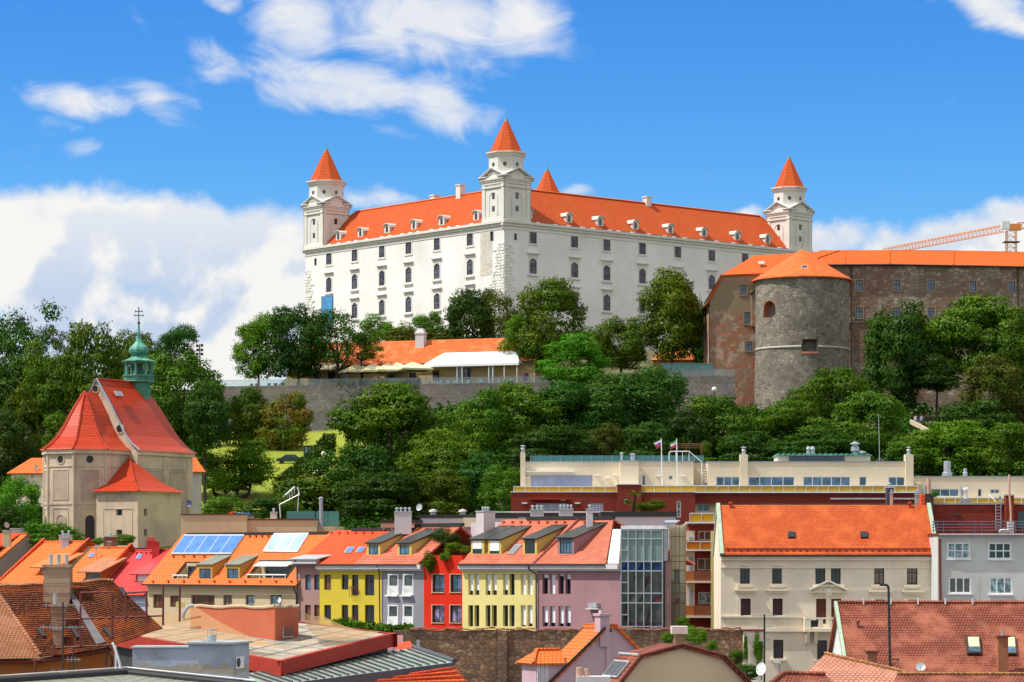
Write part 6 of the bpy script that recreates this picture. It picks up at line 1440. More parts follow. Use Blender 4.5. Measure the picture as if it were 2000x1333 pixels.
def build_cream():
 D = 262; B = Bld('cream_house', 'large cream town house with stucco window hoods and a steep orange roof', 'house', 1408, D, 0.5, z=-14.2); F = B.F; tw = F.t(1832); ze = F.z(1600, 1083.5)
 w1 = [(1445.5, 1464.5, 1106.5, 1140.5), (1508, 1527, 1106.5, 1140.5), (1592.5, 1612, 1107, 1141), (1623, 1642, 1107, 1141), (1707.5, 1727, 1107.5, 1141.5), (1771.5, 1792, 1108, 1142)]
 w2 = [(1446.5, 1466, 1169.5, 1202.5), (1509, 1528.5, 1169.5, 1202.5), (1594, 1613.5, 1170, 1219), (1623.5, 1643, 1170, 1219), (1708.5, 1728, 1171.5, 1204), (1773, 1793, 1172, 1205)]
 w3 = [(1510.5, 1530, 1250, 1287), (1596, 1615.5, 1251, 1288)]
 hs = [F.rect(r) for r in w1 + w2 + w3]; m = MB(); wall_holes(m, 0, tw, 0, ze - .05, hs, .28)
 gz = F.z(1405, 989, 5.2); ms = [(0, 0, 0), (0, 0, ze), (0, 5.2, gz), (0, 10.4, ze), (0, 10.4, 0)]; m.face(ms); m.face([(tw, y, z) for _, y, z in ms][::-1]); m.face([(tw, 10.4, 0), (0, 10.4, 0), (0, 10.4, ze), (tw, 10.4, ze)])
 m.build('wall', 'cream', B.o)
 wp = ('pane', 'pane', 'pane', 'pane', 'pane_beige', 'pane_beige', 'pane', 'pane', 'pane_warm', 'pane_warm', 'pane_warm', 'pane_warm', 'pane', 'pane')
 for i, h in enumerate(hs): window(B, F, h, ('brown_frame', wp[i], 2, (.68,) if not 8 <= i < 10 else (.8,), .11, False), .16)
 for r in w1: q = F.rect(r); m = MB().box(q[0] - .3, q[1] + .3, -.28, 0, q[2] - .28, q[2] - .06); m.box(q[0] - .15, q[1] + .15, -.1, 0, q[2] - .42, q[2] - .28); m.build('window_sill', 'cream_trim', B.o)
 for i, r in enumerate(w2):
  q = F.rect(r); m = MB()
  if i in (2, 3): continue
  m.box(q[0] - .55, q[1] + .55, -.42, 0, q[3] + .72, q[3] + .9); m.box(q[0] - .4, q[1] + .4, -.2, 0, q[3] + .5, q[3] + .72); m.box(q[0] - .33, q[0], -.07, 0, q[2] - .05, q[3] + .2); m.box(q[1], q[1] + .33, -.07, 0, q[2] - .05, q[3] + .2); m.box(q[0], q[1], -.07, 0, q[3], q[3] + .2); m.build('window_hood', 'cream_trim', B.o)
 for r in w3: q = F.rect(r); m = MB().box(q[0] - .25, q[1] + .25, -.22, 0, q[2] - .22, q[2] - .02); m.build('window_sill', 'cream_trim', B.o)
 # pediment over the middle pair
 c, zb = F.at(1617.5, 1156); hw = F.t(1654) - c; m = MB(); zt = zb + .95
 for s in (-1, 1): P = [(c + s * hw, -.5, zb + .1), (c, -.5, zt), (c, 0, zt), (c + s * hw, 0, zb + .1)]; m.slab(P[::s] if s > 0 else P[::-1], .16)
 m.box(c - hw, c + hw, -.35, 0, zb - .1, zb + .02); m.face([(c - hw * .9, -.05, zb + .02), (c + hw * .9, -.05, zb + .02), (c, -.05, zt - .1)]); o = m.build('pediment', 'cream_trim', B.o)
 m = MB(); m.lathe([(.01, .16), (.25, .14), (.34, .0)], n=14, c=(0, 0, 0)); 
 k = MB(); k.M = Matrix.Translation((c, -.05, zb - .05)) @ Matrix.Rotation(R(90), 4, 'X')
 k.lathe([(.42, 0), (.42, .08), (.3, .12), (.26, .22), (.01, .28)], n=14)
 for s in (-1, 1):
  for x, y, r in ((.65, -.1, .2), (.95, -.22, .17), (1.22, -.34, .13), (.5, .3, .12), (.35, -.5, .14), (.7, -.42, .12)): k.lathe([(r, 0), (r, .05), (r * .5, .1), (r * .45, .02), (.01, .03)], (s * x, y, 0), 10)
 k.build('cartouche', 'cream_trim', o)
 # string courses, balcony
 m = MB(); z = F.z(1500, 1203.5); m.box(0, F.t(1570), -.2, 0, z - .16, z); z2 = F.z(1500, 1228); m.box(0, F.t(1572), -.26, 0, z2 - .3, z2); m.box(0, tw, -.3, 0, ze - .55, ze - .2); m.box(0, tw, -.12, 0, ze - 1.3, ze - 1.15); m.build('string_course', 'cream_trim', B.o)
 q = F.rect((1447, 1466, 1208, 1218)); 
 for px in (1456, 1518): t, z = F.at(px, 1213); k = MB(); k.M = Matrix.Translation((t, 0, z)) @ Matrix.Rotation(R(90), 4, 'X'); [k.lathe([(.2, 0), (.2, .05), (.13, .06), (.13, .01)], (x, 0, 0), 12) for x in (-.22, .22)]; k.box(-.6, .6, -.35, -.3, 0, .05); k.box(-.6, .6, .3, .35, 0, .05); k.build('stucco_panel', 'cream_trim', B.o)
 t0, t1 = F.t(1569), F.t(1668); zt, zb = F.z(1610, 1206.5, -1.2), F.z(1610, 1227, -1.2); m = MB()
 m.box(t0, t1, -1.35, 0, zb - .35, zb - .05); m.box(t0, t1, -1.3, -1.05, zt - .15, zt)
 for a, b in ((0, .12), (.27, .36), (.49, .54), (.67, .76), (.9, 1.0)): m.box(t0 + (t1 - t0) * a, t0 + (t1 - t0) * b, -1.28, -1.08, zb - .05, zt - .15)
 m.box(t0, t0 + .2, -1.05, 0, zb - .05, zt); m.box(t1 - .2, t1, -1.05, 0, zb - .05, zt)
 o = m.build('balcony', 'cream_trim', B.o)
 for f in (.04, .2, .8): x = t0 + (t1 - t0) * f; k = MB(); k.rings([[(x, -1.1, zb - .35), (x + .35, -1.1, zb - .35), (x + .35, 0, zb - .35), (x, 0, zb - .35)], [(x, -.8, zb - .7), (x + .35, -.8, zb - .7), (x + .35, 0, zb - .7), (x, 0, zb - .7)], [(x, -.35, zb - 1.5), (x + .35, -.35, zb - 1.5), (x + .35, 0, zb - 1.5), (x, 0, zb - 1.5)]]); k.build('bracket', 'cream_trim', o)
 for f in (.16, .83): x = t0 + (t1 - t0) * f; MB().box(x - .3, x + .5, -1.2, -1.1, zb + .1, zt - .25).build('balcony_grille', 'dark', o)
 rf = slope(B, .12, tw - .3, ze, 5.2, gz - ze + .1, 'cream_house_tile', .45, th=.2)
 for px in (1546.5, 1688): c = 7; skylight(B, rf, ((px - c, 1052), (px + c, 1052), (px + c - .5, 1041), (px - c - .5, 1041)), 'dark', 'pane', .14, 1, fw=.2, name='roof_window')
 for s, t in ((0, -.12), (1, tw - .32)): m = MB(); m.slab([(t, -.5, ze + .12), (t + .38, -.5, ze + .12), (t + .38, 5.2, gz + .32), (t, 5.2, gz + .32)], .4); m.slab([(t + .38, 10.8, ze + .12), (t, 10.8, ze + .12), (t, 5.2, gz + .32), (t + .38, 5.2, gz + .32)], .4); m.build('gable_coping', 'green_edge', B.o)
 m = MB(); t = .6
 while t < tw - .8: m.box(t, t + .05, -.2, .05, rf.zr(-.1), rf.zr(-.1) + .32); t += .62
 m.box(.4, tw - .5, -.09, -.05, rf.zr(-.1) + .1, rf.zr(-.1) + .3); m.build('snow_guard', 'snow_guard', rf.o)
 m = MB().box(-.1, tw, -.62, -.46, ze - .2, ze - .04); m.build('gutter', 'gutter', B.o)
 m = MB(); m.path([(tw - .35, -.5, ze - .15), (tw - .3, -.15, ze - .8), (tw - .3, -.15, 1)], .09); m.build('downpipe', 'gutter', B.o)
 for px in (1427, 1777): t, d, z = rf.at(px, 992); MB().lathe([(.1, -.4), (.1, .35), (.2, .36), (.2, .5), (.02, .6)], (t, d, z), 8).build('roof_vent', 'red_trim', rf.o)
 # grey house on the right
 B = Bld('grey_house', 'plain grey rendered house with white triple windows right of the cream house', 'house', 1832.5, 256, 2, z=-14.2); F = B.F; tw = F.t(2060); zt = F.z(1900, 1046)
 ws = [(1850, 1894.5, 1060, 1092), (1930, 1975, 1060, 1092.5), (1853, 1896.5, 1127.5, 1159.5), (1932, 1977, 1128, 1161)]; hs = [F.rect(r) for r in ws]; m = MB(); wall_holes(m, 0, tw, 0, zt, hs, .2); m.box(0, tw, .3, 9, 0, zt - .02); m.build('wall', 'greywall', B.o)
 for i, h in enumerate(hs): window(B, F, h, ('white_frame', ('curtain', 'pane', 'bay_glass', 'curtain')[i], 3, (.5,) if i < 2 else (), .13, False), .02)
 for h in hs: m = MB().box(h[0] - .1, h[1] + .1, -.16, 0, h[2] - .12, h[2]); m.build('window_sill', 'white_frame', B.o)
 m = MB().box(-.1, tw, -.45, 9, zt, zt + .2); m.build('roof_edge', 'gutter_red', B.o)
 m = MB().box(.0, tw, -.55, -.46, zt + .02, zt + .16); m.build('gutter', 'palegrey', B.o)
 m = MB().tube((.12, -.15, zt - .3), (.3, -.15, 1), .11); m.build('downpipe', 'gutter_red', B.o)
 r = MB(); zr = F.z(1900, 1019, .5)
 for px in (1823, 1831, 1843, 1905, 1918, 1984, 1997, 2010): t = F.t(px, .5); r.tube((t, .5, zt + .2), (t, .5, zr), .04, n=5)
 for k in range(4): z = zr - (zr - zt - .3) * k / 3.6; r.tube((F.t(1820, .5), .5, z), (tw, .5, z), .035, n=5)
 r.build('roof_railing', 'rail_blue', B.o)
 MB().lathe([(.01, 0), (.4, 0), (.5, .2), (.35, .35), (.01, .4)], (F.t(1961, .8), 1.0, zt + .2), 10).build('roof_sack', 'white_frame', B.o)
 o = MB().box(F.t(1969, 1.2), F.t(1980.5, 1.2), 1.2, 1.9, zt + .2, F.z(1970, 1018, 1.2)).build('chimney_foot', 'palegrey', B.o)
 x = F.t(1975, 1.3); MB().path([(x, 1.5, F.z(1970, 1018, 1.2)), (x, 1.5, F.z(1970, 1000, 1.2)), (x - .15, 1.5, F.z(1970, 958, 1.2)), (x - .15, 1.5, F.z(1970, 927, 1.2))], .1, 8).build('flue', 'pale_tile_pipe', o)
 # brick attic house behind it
 B = Bld('brick_house', 'dark red brick building behind the railing of the grey house', 'building', 1819, 268, 1, z=-14); F = B.F; z = F.z(1900, 984); tw = F.t(2070); m = MB().box(0, tw, 0, 8, 0, z - .1); m.box(F.t(1820.5), F.t(1823), -.3, 2, 0, z); m.build('wall', 'redbrick', B.o); MB().box(-.1, tw, -.12, 8, z - .1, z + .05).build('coping', 'grey_pole', B.o)
 q = F.rect((1860.5, 1876, 1003, 1008)); MB().box(q[0], q[1], -.08, .02, q[2], q[3]).build('vent_grille', 'gutter', B.o)
 q = F.rect((1988, 2012, 1000, 1030)); MB().box(q[0], q[1], -.06, .02, q[2], q[3]).build('dark_window', 'pane', B.o)
 for px in (1944.5, 1954.5):
  pass
 m = MB(); a, b = F.t(1945, -.5), F.t(1955, -.5)
 for t, o in ((a, -.25), (b, .1)): m.path([(t, -.5, F.z(1950, 1036)), (t, -.5, F.z(1950, 980)), (t + o * 2.2, .4, F.z(1950, 965))], .04)
 for k in range(9): z1 = F.z(1950, 1034 - 6.2 * k); m.tube((a, -.5, z1), (b, -.5, z1), .025, n=5)
 m.build('ladder', 'steel', B.o)
 chimney('chimney', 'red brick chimney with a tall clay flue above the roof railing', (1964.5, 1980.5, 966, 1040), 267, 'redbrick', 0, 1.0)
 L = Loc('flue_pipe', 'tall thin clay coloured flue on the left end of the red brick building', 'flue', W(1814, 985, 268)); m = L.mb(); m.tube(W(1814, 965, 268), W(1813.5, 934, 268), .26, .22, 10); m.build('pipe', 'pale_tile_pipe', L.o); m = L.mb(); p = W(1814, 965, 268); m.box(p.x - .42, p.x + .42, 267.6, 268.6, zof(1040, 268), p.z); m.build('stack', 'gutter', L.o)
 L = Loc('flue_pipe', 'short brick stub chimney next to the tall thin clay flue', 'chimney', W(1805, 985, 268)); p = W(1805, 966, 268); m = L.mb(); m.box(p.x - .35, p.x + .3, 267.7, 268.6, zof(1000, 268), p.z); m.build('stack', 'redorange_tile', L.o); m = L.mb(); m.tube(W(1806.5, 966, 268), W(1806.5, 949, 268), .13); m.build('pipe', 'steel', L.o)
 dish('large grey satellite dish tilted upward on the brick building roof', 1878, 960, 268.5, 9, (.8, -.45, .3), 'zinc', 1.4); dish('small grey dish low on the brick building roof beside the tilted one', 1879, 977, 268.2, 6, (.85, -.5, .1), 'zinc', .6); dish('narrow pale dish next to the roof ladder', 1953, 975, 268.2, 6.5, (.9, -.4, .1), 'curtain', 1.0)
 L = Loc('vent_stack', 'white mushroom vent on a slatted base on the brick building roof', 'vent', W(1887, 984, 269)); p = L.at; m = MB(); m.lathe([(.14, .4), (.14, 1.3), (.36, 1.33), (.36, 1.48), (.1, 1.55)], n=10); m.build('pipe', 'white_frame', L.o); m = MB(); [m.box(-.7 + .08 * k, .7 - .08 * k, -.3, .3, .1 * k, .1 * k + .06) for k in range(5)]; m.build('slatted_base', 'grey_pole', L.o)
 # stack group behind the cream ridge
 chimney('chimney', 'square dark grey stack with a steel cowl behind the cream house ridge', (1732, 1745, 951, 992), 270, 'louvre', 1, .9); chimney('chimney', 'thin clay flue in front of the dark square stack', (1739, 1744, 962, 992), 269.4, 'pale_tile_pipe', 1, .3, 'steel', phi=0, poth=.25)
 chimney('chimney', 'metal clad flue with a hat right of the cream house ridge', (1788, 1796, 965, 992), 270, 'zinc', 1, .4)
M['pane_beige'] = glassy('pane_beige', (.20, .15, .11), .08, .7, .15); M['cream_trim'] = plaster('cream_trim', (.85, .76, .61), .12); M['snow_guard'] = plain('snow_guard', (.30, .045, .014), .6); M['rail_blue'] = plain('rail_blue', (.08, .13, .18), .5); M['pale_tile_pipe'] = plain('clay_pipe', (.52, .33, .23), .7)
build_cream()
# ------------------------------------------------------------------ tiled houses on the left
def slope_holes(rf, t0, t1, run, holes, mt, B, dep=1.2, name='roof', back=True):
 """roof slope with terraces cut into it; holes are photo corners (bottom-left, bottom-right, top row)"""
 p = math.atan(rf.tan); c, s = math.cos(p), math.sin(p)
 Mx = rf.pl.M @ Matrix(((1, 0, 0, 0), (0, s, c, -rf.oh), (0, -c, s, rf.ze), (0, 0, 0, 1)))
 hs = []
 for bl, br, pyt in holes:
  a, b = rf.at(*bl), rf.at(*br); t2 = rf.at(bl[0], pyt); hs.append((a[0], b[0], (a[1] + rf.oh) / c, (t2[1] + rf.oh) / c))
 m = MB(); m.M = Mx; L = (run + rf.oh) / c; wall_holes(m, t0, t1, 0, L, hs, .25); m.box(t0, t1, .18, .22, 0, .1)
 m.M = rf.pl.M
 if back: m.slab([(t1, 2 * run + rf.oh, rf.ze), (t0, 2 * run + rf.oh, rf.ze), (t0, run, rf.zr(run)), (t1, run, rf.zr(run))], .18)
 for t, f in ((t0, 1), (t1, -1)): m.face([(t, -rf.oh, rf.ze), (t, run, rf.zr(run)), (t, run, rf.zr(run) - .25), (t, -rf.oh, rf.ze - .25)][::f])
 rf.o = m.build(name, mt, B.o)
 for h in hs:
  z0, z1 = rf.ze + h[2] * s, rf.ze + h[3] * s; d0, d1 = h[2] * c - rf.oh, h[3] * c - rf.oh; k = MB(); k.M = rf.pl.M
  k.face([(h[0], d1, z0), (h[1], d1, z0), (h[1], d1, z1), (h[0], d1, z1)]); k.face([(h[0], d0, z0), (h[1], d0, z0), (h[1], d1, z0), (h[0], d1, z0)])
  k.face([(h[0], d0, z0), (h[0], d1, z0), (h[0], d1, z1)]); k.face([(h[1], d0, z0), (h[1], d1, z1), (h[1], d1, z0)]); o = k.build('roof_terrace', 'beige', B.o)
  k = MB(); k.M = rf.pl.M; w = h[1] - h[0]; k.box(h[0] + w * .15, h[1] - w * .1, d1 - .06, d1 - .02, z0 + .1, z1 - .35); k.build('terrace_door', 'pane', o)
  k = MB(); k.M = rf.pl.M; k.tube((h[0] - .1, d0 - .05, z0 + .35), (h[1] + .1, d0 - .05, z0 + .35), .07); [k.tube((t, d0 - .05, z0 - .1), (t, d0 - .05, z0 + .35), .04) for t in np.linspace(h[0], h[1], 4)]; k.build('terrace_rail', 'white_metal', o)
  k = MB(); k.M = Mx; q = .1
  for bx in ((h[0] - q, h[1] + q, h[3], h[3] + q), (h[0] - q, h[0], h[2], h[3]), (h[1], h[1] + q, h[2], h[3])): k.box(bx[0], bx[1], -.1, .02, bx[2], bx[3])
  k.build('terrace_frame', 'dark', o)
 return hs
def left_at(px): return row_at(px) - .15
def build_left():
 # house with roof glazing
 B = Bld('town_house', 'beige house with a bright orange roof, big roof glazing and two dormers', 'house', 287, left_at(287), PHI, z=-14.2); F = B.F; ze = F.z(430, 1142); tw = F.t(583)
 ws = [(299, 318, 1161.5, 1188), (332, 349, 1164, 1186), (373.5, 419, 1163, 1186), (436, 453.5, 1163, 1184), (479.5, 497, 1163, 1184), (527.7, 550, 1162.5, 1184)]; hs = [F.rect(r) for r in ws]
 d, z = F.back(0, 358, 1044); run, rise = d, z - ze; m = MB(); wall_holes(m, 0, tw, 0, ze, hs, .3); m.face([(0, 2 * run, 0), (0, 0, 0), (0, 0, ze), (0, run, ze + rise - .3), (0, 2 * run, ze)]); m.face([(tw, 0, 0), (tw, 2 * run, 0), (tw, 2 * run, ze), (tw, run, ze + rise - .3), (tw, 0, ze)]); m.face([(tw, 2 * run, 0), (0, 2 * run, 0), (0, 2 * run, ze), (tw, 2 * run, ze)])
 m.build('wall', 'beige', B.o); pm = ('pane_warm', 'pane_warm', 'pane_warm', 'pane_beige', 'curtain', 'curtain')
 for i, h in enumerate(hs): window(B, F, h, ('brown_frame', pm[i], 4 if i == 2 else 2, (), .1, False), .2)
 rf = Roof(F, ze, rise / (run + .5), .5)
 slope_holes(rf, -.15, tw + .1, run, [((339, 1130.5), (366, 1130.5), 1099.5), ((483, 1129.5), (559, 1129), 1097)], 'orange_tile', B)
 skylight(B, rf, ((335, 1085), (452, 1085), (478.5, 1047), (361.5, 1047)), 'zinc', 'skylight', .16, 5, fw=.09); skylight(B, rf, ((514, 1080), (581, 1081), (604, 1044), (537, 1044)), 'white_frame', 'skylight_pale', .16, 3, fw=.12)
 for a, b in ((386.5, 414.5), (441, 468)): dormer(B, rf, a, b, 1131, 1103.5, .36, 'ochre_w', 'olive_metal', 'brown_frame', 'pane_blue', 2, .16, (.1, .9, .03, .74))
 m = MB(); h = rf.at(520, 1100); a, b = rf.at(505, 1104), rf.at(574, 1104); m.slab([(a[0] + .1, a[1] - .9, a[2] - .1), (b[0] - .1, a[1] - .9, a[2] - .1), (b[0] - .1, a[1] + .1, a[2] + .35), (a[0] + .1, a[1] + .1, a[2] + .35)], .05); m.build('awning', 'white_frame', B.o)
 m = MB().box(-.1, tw + .1, -.68, -.5, ze - .16, ze - .02); m.build('gutter', 'gutter', B.o); m = MB(); m.path([(tw - .2, -.6, ze - .1), (tw - .15, -.15, ze - .9), (tw - .15, -.15, 1)], .07); m.build('downpipe', 'gutter', B.o)
 for row, n, x0, x1 in ((1048.5, 4, 489, 525), (1088, 4, 340, 400), (1137, 10, 300, 570)):
  for k in range(n): t, d, z = rf.at(x0 + (x1 - x0) * k / max(1, n - 1), row); MB().box(t - .1, t + .1, d - .25, d, z, z + .16).build('roof_vent', 'redorange_tile', rf.o)
 m = MB().box(.8, F.t(640, run), run - .2, run + .2, ze + rise - .1, ze + rise + .15); m.build('ridge_cap', 'black_roof', rf.o)
 # beige parapet block behind it
 Bk = Bld('building', 'plain beige flat roofed block behind the orange roof with big glazing', 'building', 353, 298, 0, z=-14); w = Bk.F.t(482); z1 = Bk.F.z(400, 1006); m = MB().box(0, w, 0, 8, 0, z1); m.box(w, Bk.F.t(618), .6, 8, 0, Bk.F.z(500, 1016)); m.build('wall', 'beige', Bk.o)
 m = MB().box(-.1, w + .05, -.1, 8, z1, z1 + .1); m.box(w + .06, Bk.F.t(619), .5, 8, Bk.F.z(500, 1016), Bk.F.z(500, 1016) + .14); m.build('coping', 'gutter_red', Bk.o)
 MB().box(Bk.F.t(618), Bk.F.t(664), 1.5, 8, 0, Bk.F.z(640, 1028)).build('low_wall', 'beige', Bk.o)
 g = MB()
 for a, b in ((560, 615), (617, 640), (641, 662)): g.box(Bk.F.t(a, 3), Bk.F.t(b, 3), 3, 3.03, Bk.F.z(600, 1027, 3), Bk.F.z(600, 999, 3))
 g.build('terrace_glass', 'teal_glass', Bk.o)
 L = Loc('flue_pipe', 'tall grey steel flue beside the teal glass terrace screen', 'flue', W(627, 1028, 299)); m = L.mb(); m.tube(W(627.5, 1030, 299), W(627, 975, 299), .2, .2, 10); m.lathe([(.24, 0), (.24, .15), (.02, .25)], tuple(W(627, 975, 299)), 10); m.build('pipe', 'grey_pole', L.o)
 L = Loc('pergola', 'white bent awning frame on the beige flat roof', 'frame', W(560, 1016, 302)); m = L.mb(); m.path([W(548, 1012, 302), W(546, 986, 302), W(585, 966, 302), W(581, 951, 302)], .06); m.path([W(581, 1015, 302), W(583, 962, 302)], .04); m.build('bars', 'white_metal', L.o)
 chimney('chimney', 'short cream chimney with a white cap on the beige flat roof', (528, 540, 1000, 1017), 301, 'cream', 1, .8)
 L = Loc('roof_clutter', 'blue cover and small orange roof on the beige flat roof', 'roof hatch', W(470, 1007, 301)); m = L.mb(); m.box(W(458, 1, 301).x, W(490, 1, 301).x, 300, 302, zof(1008, 301), zof(1002, 301)); m.build('cover', 'door_blue', L.o); m = L.mb(); a, b, c = W(440, 1006, 300), W(456, 999, 300), W(463, 1006, 300); m.slab([a, c, b], .8); m.build('hatch_roof', 'redorange_tile', L.o)
 dish('dark blue satellite dish at the edge of the church slope above the beige block', 369, 984, 303, 6.5, (-.3, -.9, .2), 'navy', 1.6)
 dish('white satellite dish on the beige wall at the last window', 546, 1173, left_at(546) - .9, 5.5, (-.75, -.6, .2), 'white_frame', .7)
 # crimson house
 def terr(label, px, pye, top, rpx, mt, wallm, ext=(0, 0), par=True, rpx_e=None):
  B = Bld('town_house', label, 'house', px, left_at(px), PHI, z=-14.2); F = B.F; ze = F.z(px, pye); d, z = F.back(0, *top); run, rise = d, z - ze; tr = F.t(rpx, run) if rpx_e is None else F.t(rpx_e); t0 = ext[0]
  m = MB().box(t0 + .02, tr - .02, 0, 2 * run, 0, ze - .1)
  for t in (t0 + .02, tr - .02): m.face([(t, 0, ze - .1), (t, run, ze + rise - .2), (t, 2 * run, ze - .1)][::1 if t > t0 + 1 else -1])
  m.build('wall', wallm, B.o); rf = slope(B, t0, tr, ze, run, rise, mt, .4)
  if par:
   m = MB(); q = .34
   m.slab([(tr - q, -.5, ze + .1), (tr, -.5, ze + .1), (tr, run, ze + rise + .42), (tr - q, run, ze + rise + .42)], .75); m.slab([(tr, 2 * run, ze + .1), (tr - q, 2 * run, ze + .1), (tr - q, run, ze + rise + .42), (tr, run, ze + rise + .42)], .75); m.build('party_wall', par, B.o)
  m = MB().box(t0, tr, run - .14, run + .14, ze + rise - .05, ze + rise + .12); m.build('ridge_tiles', mt, rf.o)
  return B, rf, run, rise, tr
 B, rf, run, rise, tr = terr('crimson roofed house with a crimson metal dormer and a white shutter', 188, 1161, (263, 1075), 0, 'crimson_tile', 'bluegrey', (0, 0), None, 286)
 dormer(B, rf, 265.5, 294, 1137, 1119.5, .42, 'crimson_tile', 'crimson_metal', 'white_frame', 'blind', 1, .5, (.08, .98, .05, .95)); skylight(B, rf, ((265.5, 1093), (274, 1093), (279, 1084), (271, 1084)), 'zinc', 'skylight', .1)
 m = MB().box(0, tr, -.6, -.42, rf.ze - .16, rf.ze - .02); m.build('gutter', 'gutter_red', B.o)
 for k in range(4): t, d, z = rf.at(268 + 9 * k, 1081); MB().box(t - .1, t + .1, d - .25, d, z, z + .14).build('roof_vent', 'crimson_tile', rf.o)
 B, rf, run, rise, tr = terr('orange roofed house with a rusty ribbed metal dormer', 112, 1145, (180, 1070), 257, 'orange_tile', 'beige', (0, 0), 'redorange_tile')
 dormer(B, rf, 167, 198, 1132.5, 1113.5, .42, 'rust_wall', 'rust_metal', 'grey_pole', 'bay_glass', 4, .7, (.06, .96, .05, .95)); skylight(B, rf, ((171.7, 1089.5), (182, 1089.5), (186.5, 1082), (177, 1082)), 'zinc', 'skylight', .1)
 B, rf, run, rise, tr = terr('orange roofed house with an orange sheet metal dormer behind the old brick chimney', 0, 1139.5, (85.5, 1058.5), 175, 'orange_tile', 'beige', (0, 0), 'redorange_tile')
 dormer(B, rf, 78, 112, 1120, 1104, .40, 'rust_wall', 'orange_metal', 'white_frame', 'bay_glass', 2, .8, (.06, .96, .05, .95))
 m = MB(); m.slab([(-.2, -.5, rf.ze + .1), (.14, -.5, rf.ze + .1), (.14, run, rf.ze + rise + .42), (-.2, run, rf.ze + rise + .42)], .6); m.build('party_wall', 'redorange_tile', B.o)
 B, rf, run, rise, tr = terr('orange roofed house cut off by the left edge, grey gable wall', -50, 1136, (54, 1043.5), 0, 'orange_tile', 'mauve_grey', (-16, 0), None, -50)
 m = MB(); a, b, c = rf.at(2, 1087), rf.at(2, 1060), rf.at(30, 1048); m.slab([(-5.5, 0.4, rf.zr(.4) + 1.4), (-1.2, .4, rf.zr(.4) + 1.4), (-1.2, run, rf.zr(run) + .12), (-5.5, run, rf.zr(run) + .12)], .15); m.box(-5.2, -1.4, .6, 1.4, rf.zr(.6), rf.zr(.4) + 1.2); m.build('dormer', 'redorange_tile', B.o)
 chimney('chimney', 'beige plastered chimney carrying a dish at the left edge', (5, 19.5, 1036, 1060), left_at(0) + 3, 'beige', 0, .9); chimney('chimney', 'low pinkish chimney behind the leftmost orange roof', (20, 43, 1032, 1048), left_at(0) + 12, 'palegrey', 0, 1.2)
 dish('rust stained satellite dish on the leftmost chimney', 13, 1026, left_at(0) + 3.4, 6, (.75, -.65, .2), 'lilac', .7)
 chimney('chimney', 'pale blue sheet metal chimney with steel cowls on the orange roof', (120, 134, 1049, 1068), left_at(120) + 8, 'bluegrey', 3, .9); chimney('chimney', 'low white chimney just behind the pale blue one', (115, 139, 1045, 1060), left_at(120) + 12, 'palegrey', 2, .8, poth=.5)
 chimney('chimney', 'wide brown brick chimney between the orange roofs below the church', (202.5, 226.5, 1047, 1072), left_at(210) + 9.5, 'chim_brick_dark', 1, 1.0); chimney('chimney', 'narrow grey flue in front of the wide brown chimney', (210, 217, 1057, 1076), left_at(210) + 7.2, 'old_brick', 0, .5)
 chimney('chimney', 'bright red metal chimney with four pots beyond the crimson roof', (286, 303, 1056, 1074), left_at(290) + 9, 'red_metal', 4, .9, 'red_metal', 'red_metal'); chimney('chimney', 'bright red lower stack in front of the four pot one', (297, 311, 1058, 1086), left_at(300) + 6.6, 'red_metal', 0, .9, 'red_metal')
 dish('grey satellite dish on a pole on the orange roof with the rusty dormer', 188, 1070, left_at(188) + 5.0, 5.5, (.8, -.6, .15), 'palegrey', 1.7)
M['ochre_w'] = plaster('dormer_ochre', (.56, .32, .07), .15); M['mauve_grey'] = plaster('grey_gable', (.30, .245, .225), .35, (.40, .36, .27), .5)
M['chim_brick_dark'] = bricks('brown_chimney_brick', (.24, .075, .045), (.18, .055, .035), (.2, .12, .09), .09, .22, .012); M['red_metal'] = plain('bright_red_metal', (.50, .018, .014), .45)
build_left()

# ------------------------------------------------------------------ town wall and the yard in front
def build_town_wall():
 L = Loc('town_wall', 'old rough stone town wall running in front of the coloured houses', 'wall', W(1120, 1330, 238)); m = L.mb(); y = 238; X = lambda px, D=y: (px - 1000) / FP * D
 tops = [(770, 1234), (976, 1231), (1240, 1231.5), (1460, 1230)]
 x0, x1 = X(770), X(1460); n = 40; zt = lambda x: zof(1231.5, y) + .06 * math.sin(x * 2.1) + .05 * math.sin(x * 5.3)
 for k in range(n):
  a, b = x0 + (x1 - x0) * k / n, x0 + (x1 - x0) * (k + 1) / n; m.face([(a, y, -14.4), (b, y, -14.4), (b, y, zt(b)), (a, y, zt(a))]); m.face([(a, y, zt(a)), (b, y, zt(b)), (b, y + .9, zt(b)), (a, y + .9, zt(a))])
 m.face([(x1, y, -14.4), (x1, y + .9, -14.4), (x1, y + .9, zt(x1)), (x1, y, zt(x1))]); m.box(X(972), X(990), y - .5, y + .01, -14.4, zof(1233, y)); m.build('masonry', 'town_stone', L.o)
 m = L.mb(); r = random.Random(5); x = X(800)
 while x < X(1455):
  w = r.uniform(.3, .6); m.box(x, x + w - .03, y - .12, y + 1.0, zt(x) + .05, zt(x) + .14 + r.uniform(0, .07)); x += w
 m.build('coping', 'wall_coping', L.o)
 L = Loc('gate_pier', 'cream rendered wall end pier overgrown with yellow ivy', 'pier', W(1470, 1320, 237)); m = L.mb(); m.box(X(1451), X(1490), 237.2, 239, -14.4, zof(1233, 237)); m.build('pier', 'cream', L.o); m = L.mb(); m.box(X(1446), X(1492), 237, 239.2, zof(1233, 237), zof(1230.5, 237)); m.build('cap', 'gutter_red', L.o)
M['wall_coping'] = plain('wall_coping_tiles', (.34, .13, .075), .8, 0, .4, 2.0)
build_town_wall()
